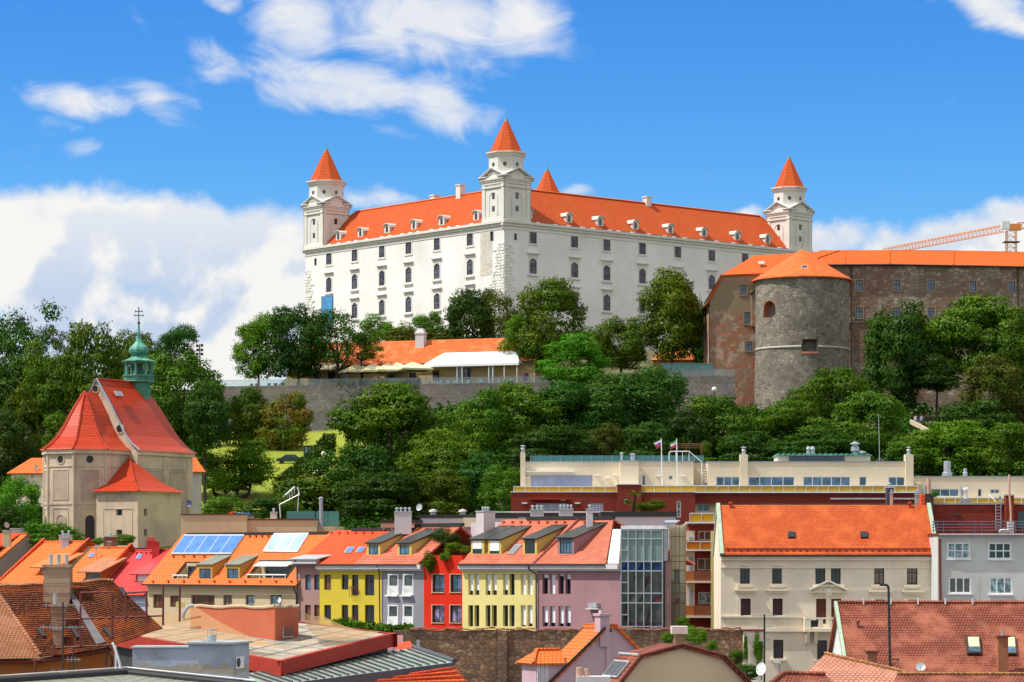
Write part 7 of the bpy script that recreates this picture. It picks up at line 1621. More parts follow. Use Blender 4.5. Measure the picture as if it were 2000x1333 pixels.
def build_pink_house():
 D = 190; B = Bld('gable_house', 'small lilac gabled house with an orange roof and tiled dormer', 'house', 1071, D, -24, z=-14.2); F = B.F
 A = lambda px, py: F.at(px, py); pts = [A(1071, 1334), A(1172, 1233), A(1184, 1222), A(1198, 1222), A(1236, 1260), A(1300, 1322)]
 m = MB(); m.face([(pts[0][0], 0, 0), (pts[5][0], 0, 0)] + [(t, 0, z) for t, z in pts[::-1]]); m.build('wall', 'lilac', B.o)
 t0, z0 = A(1035, 1370); ta, za = A(1186, 1219); sl = (za - z0) / (ta - t0); dep = 3.0; m = MB()
 zr = lambda t: z0 + (t - t0) * sl
 m.slab([(t0, dep, z0), (t0, -.25, z0), (ta - .4, -.25, zr(ta - .4)), (ta - .4, dep, zr(ta - .4))], .2); t2, z2 = A(1300, 1322); m.slab([(t2, -.25, z2 + .1), (t2, dep, z2 + .1), (ta + .6, dep, za), (ta + .6, -.25, za)], .2); m.box(ta - .4, ta + .6, -.1, dep, za - .3, za - .05); ro = m.build('roof', 'orange_tile', B.o)
 m = MB(); m.slab([(t0 - .1, -.36, z0 - .1), (ta - .3, -.36, zr(ta - .3) - .1), (ta - .3, -.36, zr(ta - .3) + .12), (t0 - .1, -.36, z0 + .12)], .1); m.slab([(t0, dep + .1, z0 + .02), (t0, dep, z0 + .02), (ta - .4, dep, zr(ta - .4) + .06), (ta - .4, dep + .1, zr(ta - .4) + .06)], .25); m.build('verge_board', 'dark', B.o)
 # stack on the gable
 c = F.rect((1170, 1188, 1199, 1235)); m = MB().box(c[0], c[1], -.2, .7, c[2] - 1, c[3] - .15); m.box(c[0] - .1, c[1] + .1, -.3, .8, c[3] - .15, c[3]); m.box(c[0] + .2, c[1] - .2, .1, .5, c[3], c[3] + .25); m.box(c[1] - .2, c[1] + .22, -.12, 0, -2 + c[2] - 3, c[2]); m.build('chimney', 'lilac', B.o)
 t, z = A(1192, 1233); MB().face([(t + .12 * math.cos(R(a)), -.02, z + .12 * math.sin(R(a))) for a in range(0, 360, 30)]).build('vent_hole', 'dark', B.o)
 # dormer
 q = F.rect((1047, 1071, 1296, 1334), -.15); dz = q[3]; m = MB(); m.box(q[0], q[1] + 1.9, -.2, 2.2, q[2] - 1, dz); o = m.build('dormer', 'lilac', B.o)
 for k in range(3): w = (q[1] - q[0]) / 3; m = MB().box(q[0] + k * w + .06, q[0] + (k + 1) * w - .06, -.26, -.2, q[2] - .5, dz - .08); m.build('window_frame', 'white_frame', o); MB().box(q[0] + k * w + .13, q[0] + (k + 1) * w - .13, -.275, -.262, q[2] - .4, dz - .18).build('pane', 'pane_blue', o)
 e = F.t(1042, -.5), F.t(1105, -.5); h = F.z(1065, 1270, 1) - dz; m = MB(); m.slab([(e[0], -.5, dz), (e[1], -.5, dz), (e[1] + .4, 1.2, dz + h), (e[0] + 1.0, 1.2, dz + h)], .15); m.slab([(e[0], 2.6, dz), (e[0], -.5, dz), (e[0] + 1.0, 1.2, dz + h)], .15); m.slab([(e[1], 2.6, dz), (e[0], 2.6, dz), (e[0] + 1.0, 1.2, dz + h), (e[1] + .4, 1.2, dz + h)], .15); dr = m.build('dormer_roof', 'orange_tile', o)
 m = MB()
 for a, b in (((e[0], -.5, dz), (e[0] + 1.0, 1.2, dz + h)), ((e[0] + 1.0, 1.2, dz + h), (e[1] + .4, 1.2, dz + h))):
  a, b = Vector(a), Vector(b); n = 7
  for i in range(n): m.tube(a.lerp(b, i / n) + Vector((0, 0, .04)), a.lerp(b, (i + .92) / n) + Vector((0, 0, .08)), .13, .1)
 m.build('ridge_tiles', 'orange_tile', dr)
 # beige gable house
 D = 165; B = Bld('gable_house', 'beige house with a blank mansard gable and brown tiled roof', 'house', 1206, D, -20, z=-14.2); F = B.F
 prof = [A2 for A2 in [F.at(1206, 1334), F.at(1248, 1281), F.at(1329, 1259), F.at(1413, 1282), F.at(1466, 1336)]]; m = MB(); m.face([(prof[0][0], 0, 0), (prof[4][0], 0, 0)] + [(t, 0, z) for t, z in prof[::-1]]); m.box(prof[0][0] + .1, prof[4][0] - .1, .05, 4, 0, prof[0][1] - .3); m.build('wall', 'beige_house', B.o)
 bk = F.back(prof[2][0], 1298, 1240); dep = min(max(bk[0], 3), 7); m = MB()
 for i, (a, b) in enumerate(zip(prof[:-1], prof[1:])):
  m.slab([(a[0], dep, a[1]), (a[0], -.25, a[1]), (b[0], -.25, b[1]), (b[0], dep, b[1])], .2) if i < 2 else m.slab([(a[0], -.25, a[1]), (b[0], -.25, b[1]), (b[0], dep, b[1]), (a[0], dep, a[1])][::-1] if 0 else [(b[0], -.25, b[1]), (b[0], dep, b[1]), (a[0], dep, a[1]), (a[0], -.25, a[1])], .2)
 ro = m.build('roof', 'brown_tile', B.o); m = MB()
 for a, b in zip(prof[:-1], prof[1:]): m.tube((a[0], -.27, a[1] + .02), (b[0], -.27, b[1] + .02), .08, n=6)
 m.build('verge_tiles', 'gutter_red', B.o)
 m = MB(); a, b = prof[1], prof[0]; m.tube((a[0] - .03, -.1, a[1] + .04), (a[0] - .03, dep, a[1] + .04), .09); m.build('break_flashing', 'zinc', ro)
 for f in (.25, .5, .75):
  y0 = dep * f; P = lambda s, y: (b[0] + (a[0] - b[0]) * s - .12, y, b[1] + (a[1] - b[1]) * s + .08); m = MB(); m.slab([P(.15, y0 + .5), P(.15, y0 - .35), P(.75, y0 - .35), P(.75, y0 + .5)], .12); o = m.build('roof_window', 'zinc', ro); g = MB(); k = Vector((-.02, 0, .02)); g.face([Vector(P(.2, y0 + .38)) + k, Vector(P(.2, y0 - .23)) + k, Vector(P(.7, y0 - .23)) + k, Vector(P(.7, y0 + .38)) + k]); g.build('pane', 'pane', o)
 L = Loc('slab_chimney', 'brick pier with a big white cover slab beside the beige gable', 'chimney', W(1326, 1262, 178)); m = L.mb(); m.box(W(1317, 1, 178).x, W(1335, 1, 178).x, 177.6, 178.6, zof(1290, 178), zof(1238, 178)); m.build('stack', 'old_brick', L.o); m = L.mb(); m.box(W(1311, 1, 178).x, W(1342, 1, 178).x, 177.2, 179, zof(1238, 178), zof(1223.5, 178)); m.build('cover_slab', 'pink_slab', L.o)
 L = Loc('annexe', 'low pale grey wall top with two clay pots at the bottom edge', 'wall', W(1158, 1330, 160)); m = L.mb(); m.box(W(1126, 1, 160).x, W(1192, 1, 160).x, 160, 161.5, -14.2, zof(1322, 160)); m.build('wall', 'palegrey', L.o)
 for px, r in ((1132, .2), (1146, .13)): m = L.mb(); m.lathe([(r, 0), (r, .3 + r), (r * .7, .32 + r)], (W(px, 1, 160).x, 160.5, zof(1322, 160)), 10); m.build('pot', 'pale_tile_pipe', L.o)
M['beige_house'] = plaster('beige_house', (.68, .53, .36), .3); M['pink_slab'] = plain('pinkish_slab', (.62, .48, .45), .7)
build_pink_house()
def build_right_roofs():
 D = 196; B = Bld('house', 'house with a long weathered red brown tiled roof at the right edge', 'house', 1655, D, 0, z=-14.2); F = B.F; ze = F.z(1700, 1325); run = 7; rise = F.z(1640, 1178, 7) - ze; tw = F.t(2150)
 m = MB().box(.3, tw, .3, 14, 0, ze); m.face([(.3, .3, ze), (.3, 7, ze + rise - .3), (.3, 14, ze)][::-1]); m.build('wall', 'white_wall', B.o); rf = slope(B, 0, tw, ze, run, rise, 'brown_tile', .3, th=.25)
 m = MB(); m.slab([(-.12, -.4, ze + .05), (.12, -.4, ze + .05), (.12, run, ze + rise + .14), (-.12, run, ze + rise + .14)], .4); m.build('verge', 'green_edge', B.o)
 m = MB(); x = .1
 while x < tw: m.tube((x, run, ze + rise + .02), (x + .36, run, ze + rise + .06), .16, .13); x += .38
 m.build('ridge_tiles', 'brown_tile', rf.o)
 for x in np.arange(2.0, 12, 2.0): MB().box(x - .05, x + .05, run - .3, run - .2, ze + rise - .1, ze + rise + .35).build('ridge_hook', 'white_metal', rf.o)
 for a, b in (((1889, 1281), (1916, 1281)), ((1965, 1282), (1986, 1282))):
  w = 1; o = skylight(B, rf, (a, b, (b[0] - 3, 1247.5), (a[0] - 4, 1247.5)), 'gutter', 'blind_cream', .2, 1, fw=.16, name='roof_window'); P = [Vector(rf.lift(*q, .235)) for q in ((a[0] + 3, 1279), (b[0] - 3, 1279), (b[0] - 4, 1269), (a[0] + 2, 1269))]; g = MB(); g.face(P); g.build('open_pane', 'pane_blue', o)
 t, d, z = rf.at(1675, 1226); MB().lathe([(.1, -.5), (.1, .35), (.18, .37), (.18, .5), (.02, .55)], (t, d, z), 8).build('roof_vent', 'brown_tile', rf.o)
 t, d, z = rf.at(1957, 1318); L = Loc('chimney', 'tall orange brick chimney in front of the right roof window', 'chimney', F.world(t, d - .2, z)); x, y, zz = L.at; m = L.mb(); m.box(x - .36, x + .36, y - .3, y + .4, zz - 1, zof(1245, y)); m.build('stack', 'chim_brick', L.o); m = L.mb(); m.box(x - .46, x + .46, y - .4, y + .5, zof(1245, y), zof(1242, y)); m.build('cap', 'brown_tile', L.o); m = L.mb(); m.tube((x, y, zof(1242, y)), (x, y, zof(1233, y)), .11, n=10); m.build('pot', 'steel', L.o)
 L = Loc('chimney', 'short orange brick chimney at the foot of the red brown roof', 'chimney', W(1702, 1298, 190)); m = L.mb(); m.box(W(1692.5, 1, 190).x, W(1712, 1, 190).x, 189.6, 190.5, zof(1310, 190), zof(1274, 190)); m.build('stack', 'chim_brick', L.o); m = L.mb(); m.box(W(1690, 1, 190).x, W(1715, 1, 190).x, 189.4, 190.7, zof(1274, 190), zof(1271.5, 190)); m.build('cap', 'brown_tile', L.o)
 L = Loc('street_lamp', 'tall black lamp post with a bent arm in front of the cream house', 'street lamp', W(1739, 1310, 185)); m = L.mb(); m.path([W(1739, 1330, 185), W(1735.5, 1148, 185), W(1733.5, 1144, 185), W(1728, 1142.5, 185), W(1718, 1142.5, 185)], .085, 8); m.build('pole', 'dark', L.o); m = L.mb(); m.path([W(1739, 1303, 185), W(1756, 1288, 185), W(1742, 1288, 185)], .04); m.build('bracket', 'dark', L.o)
 dish('pale grey satellite dish at the foot of the red brown roof', 1798, 1303, 186, 9.5, (-.15, -.85, .5), 'zinc', .5)
 L = Loc('roof', 'pale pink tiled hipped roof with a mossy ridge at the bottom right', 'roof', W(1670, 1330, 165)); a, b, c, d, e = W(1611, 1278, 166), W(1768, 1314, 163), W(1744, 1340, 161.5), W(1545, 1340, 161.5), W(1572, 1316, 163); m = L.mb(); m.slab([d, c, b, a], .2); m.slab([c, c + Vector((4, 3, -.4)), b + Vector((3, 4, -.2)), b], .2); m.build('tiles', 'pale_tile', L.o)
 def ridge(L, pts, r, mt, step=.33):
  m = L.mb()
  for p, q in zip(pts[:-1], pts[1:]):
   n = max(1, int((q - p).length / step))
   for i in range(n): m.tube(p.lerp(q, i / n) + Vector((0, 0, .03)), p.lerp(q, (i + .95) / n) + Vector((0, 0, .08)), r, r * .8)
  m.build('ridge_tiles', mt, L.o)
 ridge(L, [a, b, c], .13, 'mossy')
 L = Loc('roof', 'brown tile roof strip along the very bottom right corner', 'roof', W(1900, 1333, 160)); a, b, c, d = W(1752, 1318, 160), W(2120, 1318.5, 160), W(2120, 1350, 157), W(1735, 1350, 157); m = L.mb(); m.slab([d, c, b, a], .2); m.build('tiles', 'brown_tile', L.o); ridge(L, [a, b], .12, 'mossy')
 L = Loc('roof', 'brown roof corner with thick rounded hip tiles at the bottom edge', 'roof', W(1560, 1333, 158)); a, b, c, d = W(1530, 1316, 158), W(1612, 1319, 158.5), W(1640, 1345, 156), W(1495, 1345, 156); m = L.mb(); m.slab([d, c, b, a], .2); m.build('tiles', 'brown_tile', L.o); ridge(L, [d, a, b], .16, 'brown_tile', .4); ridge2 = 0
 antenna('black aerial mast with crossed rods beside the ivy covered pier', 1493, 1200, 1345, 176, ((.02, .9), (.17, .5), (.35, .4)), .06)
 dish('large white satellite dish on the black aerial mast', 1487, 1307, 175.6, 13, (-.75, -.65, .15), 'white_frame', .7)
 L = Loc('street_lamp', 'small grey street lamp against the cream house wall', 'street lamp', W(1523, 1340, 215)); m = L.mb(); m.path([W(1523, 1345, 215), W(1523, 1298, 215), W(1520, 1295, 215)], .06); m.build('pole', 'grey_pole', L.o); m = L.mb(); q = W(1517, 1294, 215); m.rings([[(q.x - .3, 214.8, q.z), (q.x + .3, 214.8, q.z - .1), (q.x + .3, 215.2, q.z - .1), (q.x - .3, 215.2, q.z)], [(q.x - .2, 214.85, q.z + .2), (q.x + .28, 214.85, q.z + .1), (q.x + .28, 215.15, q.z + .1), (q.x - .2, 215.15, q.z + .2)]]); m.build('lamp_head', 'steel', L.o)
M['white_wall'] = plaster('white_wall', (.74, .74, .75), .3); M['blind_cream'] = plain('cream_blind', (.70, .66, .38), .5, 0, .05); M['mossy'] = plain('mossy_tiles', (.30, .14, .05), .85, 0, .5, 3.0)
build_right_roofs()

# ------------------------------------------------------------------ nearest roofs, bottom left
class Tri:
 """plane through three surveyed points; at(px, py) finds the point of the plane seen there"""
 def __init__(s, a, b, c): s.p = W(*a); s.n = (W(*b) - s.p).cross(W(*c) - s.p).normalized()
 def at(s, px, py, up=0.0):
  r = Vector(((px - 1000) / FP, 1, (YH - py) / FP)); return r * (s.p.dot(s.n) / r.dot(s.n)) + Vector((0, 0, up))
antenna('thin aerial mast on the beige flat roof near the small round trees', 451, 962, 1008, 301, ((.05, .35),), .03)
antenna('rusty aerial pole in front of the far left bushes', 42, 984, 1034, left_at(30) + 11, ((.04, .3),), .04)
antenna('forked aerial on the red brick hotel terrace', 1100, 975, 1000, 315, ((.1, .3), (.4, .2)), .03)
def build_old_roof():
 L = Loc('old_house', 'old house with a sagging dark brick red tiled roof and peeling orange wall', 'house', W(120, 1400, 110)); T = Tri((0, 1152, 113), (222, 1139, 113.6), (78, 1284, 108.6))
 rnd = random.Random(2); nx, ny = 26, 12; g = []
 for j in range(ny + 1):                                                   # main slope, gently sagging
  f = j / ny; row = []
  pass
  for i in range(nx + 1):
   s = i / nx; tx, ty = -8 + 230 * s, 1150 - 12 * s; k = s / .57; bx, by = (78 + 137 * k, 1285 - 20 * k) if k < 1 else (215 + 103 * (k - 1) / .754, 1265 - 39 * (k - 1) / .754); p = T.at(tx + (bx - tx) * f, ty + (by - ty) * f); p.z += .03 * math.sin(s * 9 + f * 2) + .022 * math.sin(s * 23) - .10 * math.sin(math.pi * s) * math.sin(math.pi * f); row.append(p)
  g.append(row)
 m = L.mb()
 for j in range(ny):
  for i in range(nx): q = [g[j][i], g[j + 1][i], g[j + 1][i + 1], g[j][i + 1]]; m.face(q, 0, [((i + a) * .36, -(j + b) * .42) for a, b in ((0, 0), (0, 1), (1, 1), (1, 0))])
 ro = m.build('roof', 'old_tile', L.o)
 # real tile courses: thin stepped strips across the slope
 m = L.mb(); courses = 33; lift = Vector((0, -.015, .024))
 def gp(s, f):
  x, y = min(s * nx, nx - 1e-4), min(f * ny, ny - 1e-4); i, j = int(x), int(y); u, v = x - i, y - j
  return (g[j][i].lerp(g[j][i + 1], u)).lerp(g[j + 1][i].lerp(g[j + 1][i + 1], u), v)
 for c in range(courses):
  f0, f1 = c / courses, (c + 1.12) / courses; n = 46
  for i in range(n):
   a, b = i / n, (i + 1) / n; e = rnd.uniform(-.008, .008)
   if f1 > 1: f1 = 1.0
   m.face([gp(a, f0) + lift * .3, gp(a, f1) + lift * (1.3 + rnd.random() * .8), gp(b, f1) + lift * (1.3 + rnd.random() * .8), gp(b, f0) + lift * .3])
   m.face([gp(a, f1) + lift * 2, gp(a, f1) - lift * .4, gp(b, f1) - lift * .4, gp(b, f1) + lift * 2])
 m.build('tile_courses', 'old_tile', ro)
 T2 = Tri((78, 1285, 108.6), (-6, 1158, 112.6), (-70, 1290, 107)); m = L.mb(); m.face([T2.at(78, 1285), T2.at(-6, 1160), T2.at(-120, 1160), T2.at(-120, 1287)][::-1])
 m.build('hip_slope', 'old_tile_pale', L.o); m = L.mb(); a, b = T.at(-6, 1158, .05), T.at(79, 1284, .05)
 for i in range(24): p, q = a.lerp(b, i / 24), a.lerp(b, (i + .9) / 24); m.tube(p, q + Vector((0, 0, .03)), .09, .07)
 m.build('hip_tiles', 'old_tile_pale', ro); m = L.mb(); a, b = g[0][0], g[0][nx]
 for i in range(44): p, q = gp(i / 44, 0), gp((i + .9) / 44, 0); m.tube(p + Vector((0, 0, .05)), q + Vector((0, 0, .09)), .1, .085)
 m.build('ridge_tiles', 'old_tile_pale', ro)
 m = L.mb(); P = [T.at(*q, .1) for q in ((133, 1163), (188, 1263), (206, 1259), (141, 1160))]; m.slab(P, .08); m.build('valley_flashing', 'lead', ro)
 for c in (((70, 1233), (84, 1250), (90, 1247), (76, 1231)), ((136, 1230), (150, 1252), (156, 1249), (142, 1228)), ((201, 1233), (218, 1254), (223, 1250), (207, 1230)), ((232, 1155), (243, 1172), (250, 1170), (240, 1152))): m = L.mb(); m.slab([T.at(*q, .13) for q in c], .12); m.build('roof_hatch', 'dark', ro)
 m = L.mb(); m.slab([T.at(*q, .12) for q in ((96, 1157), (102, 1166), (108, 1164), (101, 1155))], .05); m.build('glass_tile', 'curtain', ro)
 # walls below the eave
 m = L.mb(); e = [W(-60, 1292, 108.2), W(78, 1290, 108.6), W(213, 1268, 110.5), W(222, 1262, 113)]
 for a, b in zip(e[:-1], e[1:]): m.face([(a.x, a.y + .3, -14), (b.x, b.y + .3, -14), (b.x, b.y + .3, b.z), (a.x, a.y + .3, a.z)])
 m.build('wall', 'rust_wall', L.o); m = L.mb(); m.path([p + Vector((0, -.05, -.02)) for p in e], .1); m.tube(W(69, 1288, 108.3), W(67, 1345, 108.3), .06); m.build('gutter', 'gutter_red', L.o)
 def stack(label, px0, px1, pyt, pyb, D, dep, mt, pots=0, potm='zinc'):
  Lc = Loc('chimney', label, 'chimney', W((px0 + px1) / 2, pyb, D)); r = random.Random(px0); x0, x1 = W(px0, 1, D).x, W(px1, 1, D).x; z0, z1 = zof(pyb, D), zof(pyt, D); m = Lc.mb(); z = z0 - .6
  while z < z1 - .12: h = .1; j = lambda: r.uniform(-.012, .012); m.box(x0 + j(), x1 + j(), D + j(), D + dep, z, min(z + h - .002, z1 - .12)); z += h
  m.build('stack', mt, Lc.o); m = Lc.mb(); m.box(x0 - .05, x1 + .05, D - .05, D + dep + .05, z1 - .12, z1); m.build('cap', mt, Lc.o)
  for i in range(pots): m = Lc.mb(); x = x0 + (x1 - x0) * (.22 + .3 * i); m.lathe([(.07, -.02), (.085, .38), (.095, .4), (.07, .41)], (x, D + dep / 2, z1), 10); m.build('pot', potm, Lc.o)
 stack('big crumbling brick chimney with three pots rising from the old tiled roof', 85, 136, 1103, 1154, 112.2, .8, 'old_brick', 3); stack('squat ruined brick chimney in the middle of the old tiled roof', 100, 127, 1180, 1213, 110.6, .5, 'old_brick2', 1); stack('lowest crumbling chimney stub near the eave of the old tiled roof', 104, 120, 1226, 1258, 109.4, .5, 'old_brick2')
 Ls = Loc('scaffold', 'dark red pipe frame standing over the old tiled roof', 'frame', W(230, 1265, 106)); m = Ls.mb(); D = 106
 for px, a, b in ((157, 1158, 1262), (218.6, 1157, 1268), (245.5, 1157, 1215), (286, 1155, 1222), (318.5, 1143, 1222), (351, 1143, 1212)): m.tube(W(px, b, D), W(px + .3, a, D), .045, n=6)
 for p, q in (((157, 1158), (218.6, 1157)), ((245.5, 1158.5), (286, 1156)), ((109, 1211), (319, 1203)), ((108, 1266), (219, 1260))): m.tube(W(*p, D), W(*q, D), .035, n=6)
 m.build('pipes', 'gutter_red', Ls.o)
 antenna('tall black television aerial in front of the old tiled roof', 123, 1176, 1330, 104.5, ((.04, .75), (.32, .85), (.88, .5)), .035, yaw=8)
 antenna('shorter leaning aerial strut by the peeling orange wall', 143, 1266, 1330, 104, ((.35, .3), (.75, .55)), .028, yaw=-15)
 Lh = Loc('hose', 'white plastic hose hanging at the corner of the old house', 'hose', W(228, 1320, 103)); m = Lh.mb(); m.path([W(218, 1256, 103), W(222, 1260, 103), W(229, 1280, 103), W(234, 1298, 103), W(237, 1322, 103)], .05, 8); m.build('tube', 'white_frame', Lh.o)
 Lh = Loc('cable_coil', 'black cable coil hanging beside the white hose', 'cable', W(213, 1300, 103)); m = Lh.mb()
 for k in range(5): m.path([W(213, 1, 103) + Vector((.09 * math.cos(a) * (1 + .15 * k), .01 * k, 0)) + Vector((0, 0, -W(213, 1, 103).z + zof(1293, 103) + .36 * math.sin(a) * (1 - .04 * k))) for a in np.linspace(0, 6.28, 15)], .012, 4)
 m.build('loops', 'dark', Lh.o)
M['lead'] = plain('lead_sheet', (.115, .10, .105), .6, 0, .25); M['old_brick2'] = bricks('old_brick_pale', (.36, .17, .10), (.28, .13, .08), (.30, .22, .17), .1, .24, .02, (.40, .28, .20), .5)
build_old_roof()
def build_netted():
 L = Loc('flat_house', 'house with a pale low pitched sheet roof, red fascia and drying nets', 'house', W(540, 1400, 118)); T = Tri((547, 1291.6, 110), (762, 1239, 122), (222, 1236, 122))
 near, right, left, back = T.at(547, 1291.6), T.at(762, 1239), T.at(222, 1236), T.at(480, 1203); m = L.mb(); m.slab([near, right, back, left], .06); m.build('roof', 'flat_roof2', L.o)
 m = L.mb(); up, h = Vector((0, 0, .04)), Vector((0, 0, .55))
 for a, b in ((left, near), (near, right), (right, back)): d = (b - a).normalized(); n = Vector((d.y, -d.x, 0)).normalized() * .16; ex = .16 * math.tan(.5 * math.acos(max(-1, min(1, (near - left).normalized().dot((right - near).normalized()))))); a2, b2 = a - d * ex, b + d * ex; m.face([a2 + n - h, b2 + n - h, b2 + n + up, a2 + n + up]); m.face([a2 + n + up, b2 + n + up, b2 - n * .6 + up, a2 - n * .6 + up]); m.face([b2 + n - h, a2 + n - h, a2 - n - h, b2 - n - h])
 m.build('fascia', 'red_trim', L.o)
 m = L.mb(); s = Vector((0, 0, .03)); 
 for f in (.18, .4, .62, .84): m.tube(near.lerp(right, f) + s, left.lerp(back, f) + s, .03, n=4)
 for f in (.12, .25, .38, .5, .63, .76, .88): m.tube(near.lerp(left, f) + s, right.lerp(back, f) + s, .022, n=4)
 m.build('roof_battens', 'zinc', L.o)
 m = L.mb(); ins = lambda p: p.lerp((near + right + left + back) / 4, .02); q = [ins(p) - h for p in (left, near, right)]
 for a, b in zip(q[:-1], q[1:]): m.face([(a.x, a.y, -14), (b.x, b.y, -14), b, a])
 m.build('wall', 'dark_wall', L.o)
 # terracotta stair head
 a, b, c = T.at(372, 1226), T.at(537, 1254), T.at(583, 1244); z1 = lambda p, py: zof(py, p.y); top = [Vector((a.x, a.y, z1(a, 1186))), Vector((b.x, b.y, z1(b, 1187))), Vector((c.x, c.y, z1(c, 1186)))]; d4 = a + (c - b); t4 = Vector((d4.x, d4.y, top[0].z)); m = L.mb()
 dn = Vector((0, 0, .3)); m.face([a - dn, b - dn, top[1], top[0]]); m.face([b - dn, c - dn, top[2], top[1]]); m.face([d4 - dn, a - dn, top[0], t4]); m.face([top[0], top[1], top[2], t4]); m.build('stair_head', 'terracotta', L.o)
 q = [b.lerp(c, .3), b.lerp(c, .75)]; zb = zof(1246, b.y); m = L.mb(); n = Vector((c.y - b.y, b.x - c.x, 0)).normalized() * .03; m.face([Vector((q[0].x, q[0].y, zb)) + n, Vector((q[1].x, q[1].y, zb)) + n, Vector((q[1].x, q[1].y, zb + .42)) + n, Vector((q[0].x, q[0].y, zb + .42)) + n]); m.build('hatch', 'brown_board', L.o)
 m = L.mb(); pp = [Vector((q[0].x, q[0].y, zb + .42)) + n * 1.5, Vector((q[0].x, q[0].y, zb)) + n * 1.5, Vector((q[1].x, q[1].y, zb)) + n * 1.5]; m.path(pp, .02, 4); m.build('hatch_frame', 'white_frame', L.o)
 mm = L.mb()
 for p, r in ((top[0], top[1]), (top[1], top[2])):
  for i in range(8): u, v = p.lerp(r, i / 8), p.lerp(r, (i + 1) / 8); w = lambda k: Vector((0, 0, .03 + .04 * math.sin(k * 1.7))); mm.tube(u + w(i), v + w(i + 1), .07)
 mm.build('net_roll', 'canvas2', L.o)
 # sagging nets
 def net(label, A, B, C, Dq, sag, n=10):
  N = Loc('net', label, 'net', (A + B + C + Dq) / 4); m = N.mb(); pt = lambda u, v: (A.lerp(B, u)).lerp(Dq.lerp(C, u), v) - Vector((0, 0, sag * math.sin(math.pi * u) * .6 + sag * math.sin(math.pi * v) * (1 - .3 * u)))
  for i in range(n):
   for j in range(n): m.face([pt(i / n, j / n), pt((i + 1) / n, j / n), pt((i + 1) / n, (j + 1) / n), pt(i / n, (j + 1) / n)])
  m.build('mesh', 'net', N.o)
 net('sand coloured net sagging from the terracotta wall to the left roof corner', W(246, 1212, 116), W(378, 1183, 117), W(540, 1262, 112), W(300, 1246, 113), .25); net('sand coloured net hanging from the right corner of the terracotta wall', W(583, 1186, 119), W(629, 1202, 121), W(742, 1234, 119), W(628, 1250, 116), .3)
 Ld = Loc('duct', 'silver bent duct at the left end of the terracotta wall', 'duct', W(368, 1200, 116)); m = Ld.mb(); m.path([W(378, 1183, 116), W(370, 1184, 116), W(364, 1189, 116), W(359, 1198, 116), W(357, 1208, 116)], .075, 8); m.build('pipe', 'steel', Ld.o)
 Lb = Loc('box', 'small yellow box on a post beside the silver duct', 'box', W(352, 1212, 115)); m = Lb.mb(); p = W(352, 1181.5, 115); m.box(p.x - .17, p.x + .17, 114.9, 115.2, p.z - .12, p.z + .12); m.build('box_body', 'paleyellow', Lb.o); m = Lb.mb(); m.tube(W(351, 1215, 115), W(351, 1188, 115), .04); m.build('post', 'gutter_red', Lb.o)
 # blue grey plastered block with vents
 D = 98; Lk = Loc('chimney_block', 'peeling blue grey plastered roof block with a concrete cover slab', 'chimney', W(370, 1325, D)); m = Lk.mb(); X = lambda px, d=D: W(px, 1, d).x; x0, xm, x1 = X(258.5), X(368), X(455); e = Vector((X(486.5, D + 1.6), D + 1.6, 0))
 zb, zl, zh = zof(1330, D), zof(1266, D), zof(1258.5, D); m.face([(x0, D, zb), (x1, D, zb), (x1, D, zh), (xm, D, zh), (xm, D, zl), (x0, D, zl)]); m.face([(x1, D, zb), (e.x, e.y, zb), (e.x, e.y, zh), (x1, D, zh)]); m.face([(x0, D, zl), (xm, D, zl), (xm, D + 1.5, zl), (x0, D + 1.5, zl)]); m.face([(xm, D, zl), (xm, D, zh), (xm, D + 1.5, zh), (xm, D + 1.5, zl)]); m.face([(x0, D + 1.5, zb), (x0, D, zb), (x0, D, zl), (x0, D + 1.5, zl)]); m.build('block', 'bluegrey_peel', Lk.o)
 m = Lk.mb(); P = [Vector((xm - .05, D - .12, zh)), Vector((x1 + .02, D - .12, zh)), Vector((e.x + .15, e.y, zh)), Vector((e.x - .9, e.y + .6, zh)), Vector((xm - .05, D + 1.7, zh))]; m.slab([p + Vector((0, 0, .07)) for p in P], .07); m.box(x0 - .05, xm, D - .06, D + 1.5, zl, zl + .05); m.build('cover_slab', 'zinc', Lk.o)
 def onside(f, z, o=.02): v = Vector((x1, D, 0)).lerp(Vector((e.x, e.y, 0)), f); n = Vector((e.y - D, x1 - e.x, 0)).normalized() * o; return Vector((v.x, v.y, z)) + n
 m = Lk.mb(); z0, z1 = zof(1307, D), zof(1284, D); m.face([onside(.15, z0), onside(.65, z0), onside(.65, z1), onside(.15, z1)]); m.build('vent_frame', 'white_frame', Lk.o); m = Lk.mb(); m.face([onside(.3 + .12 * math.cos(R(a)), (z0 + z1) / 2 + .17 * math.sin(R(a)), .035) for a in range(0, 360, 24)]); m.build('vent_hole', 'dark', Lk.o)
 Lv = Loc('roof_vent', 'steel ventilator with a raised lid on the blue grey block', 'vent', W(409, 1254, D + .6)); m = Lv.mb(); c = Vector((W(411, 1, D + .6).x, D + .6, zh + .07)); m.lathe([(.26, 0), (.26, .05), (.02, .05)], tuple(c - Vector((.06, 0, 0))), 12); m.lathe([(.16, .05), (.16, .22), (.12, .24)], tuple(c + Vector((.06, 0, 0))), 12); m.build('base', 'steel', Lv.o); m = Lv.mb(); [m.tube(c + Vector((x, 0, .2)), c + Vector((x, 0, .42)), .012, n=4) for x in (-.1, 0, .1, .2)]; m.lathe([(.2, .42), (.2, .45), (.02, .46)], tuple(c + Vector((.05, 0, 0))), 12); m.build('lid', 'steel', Lv.o)
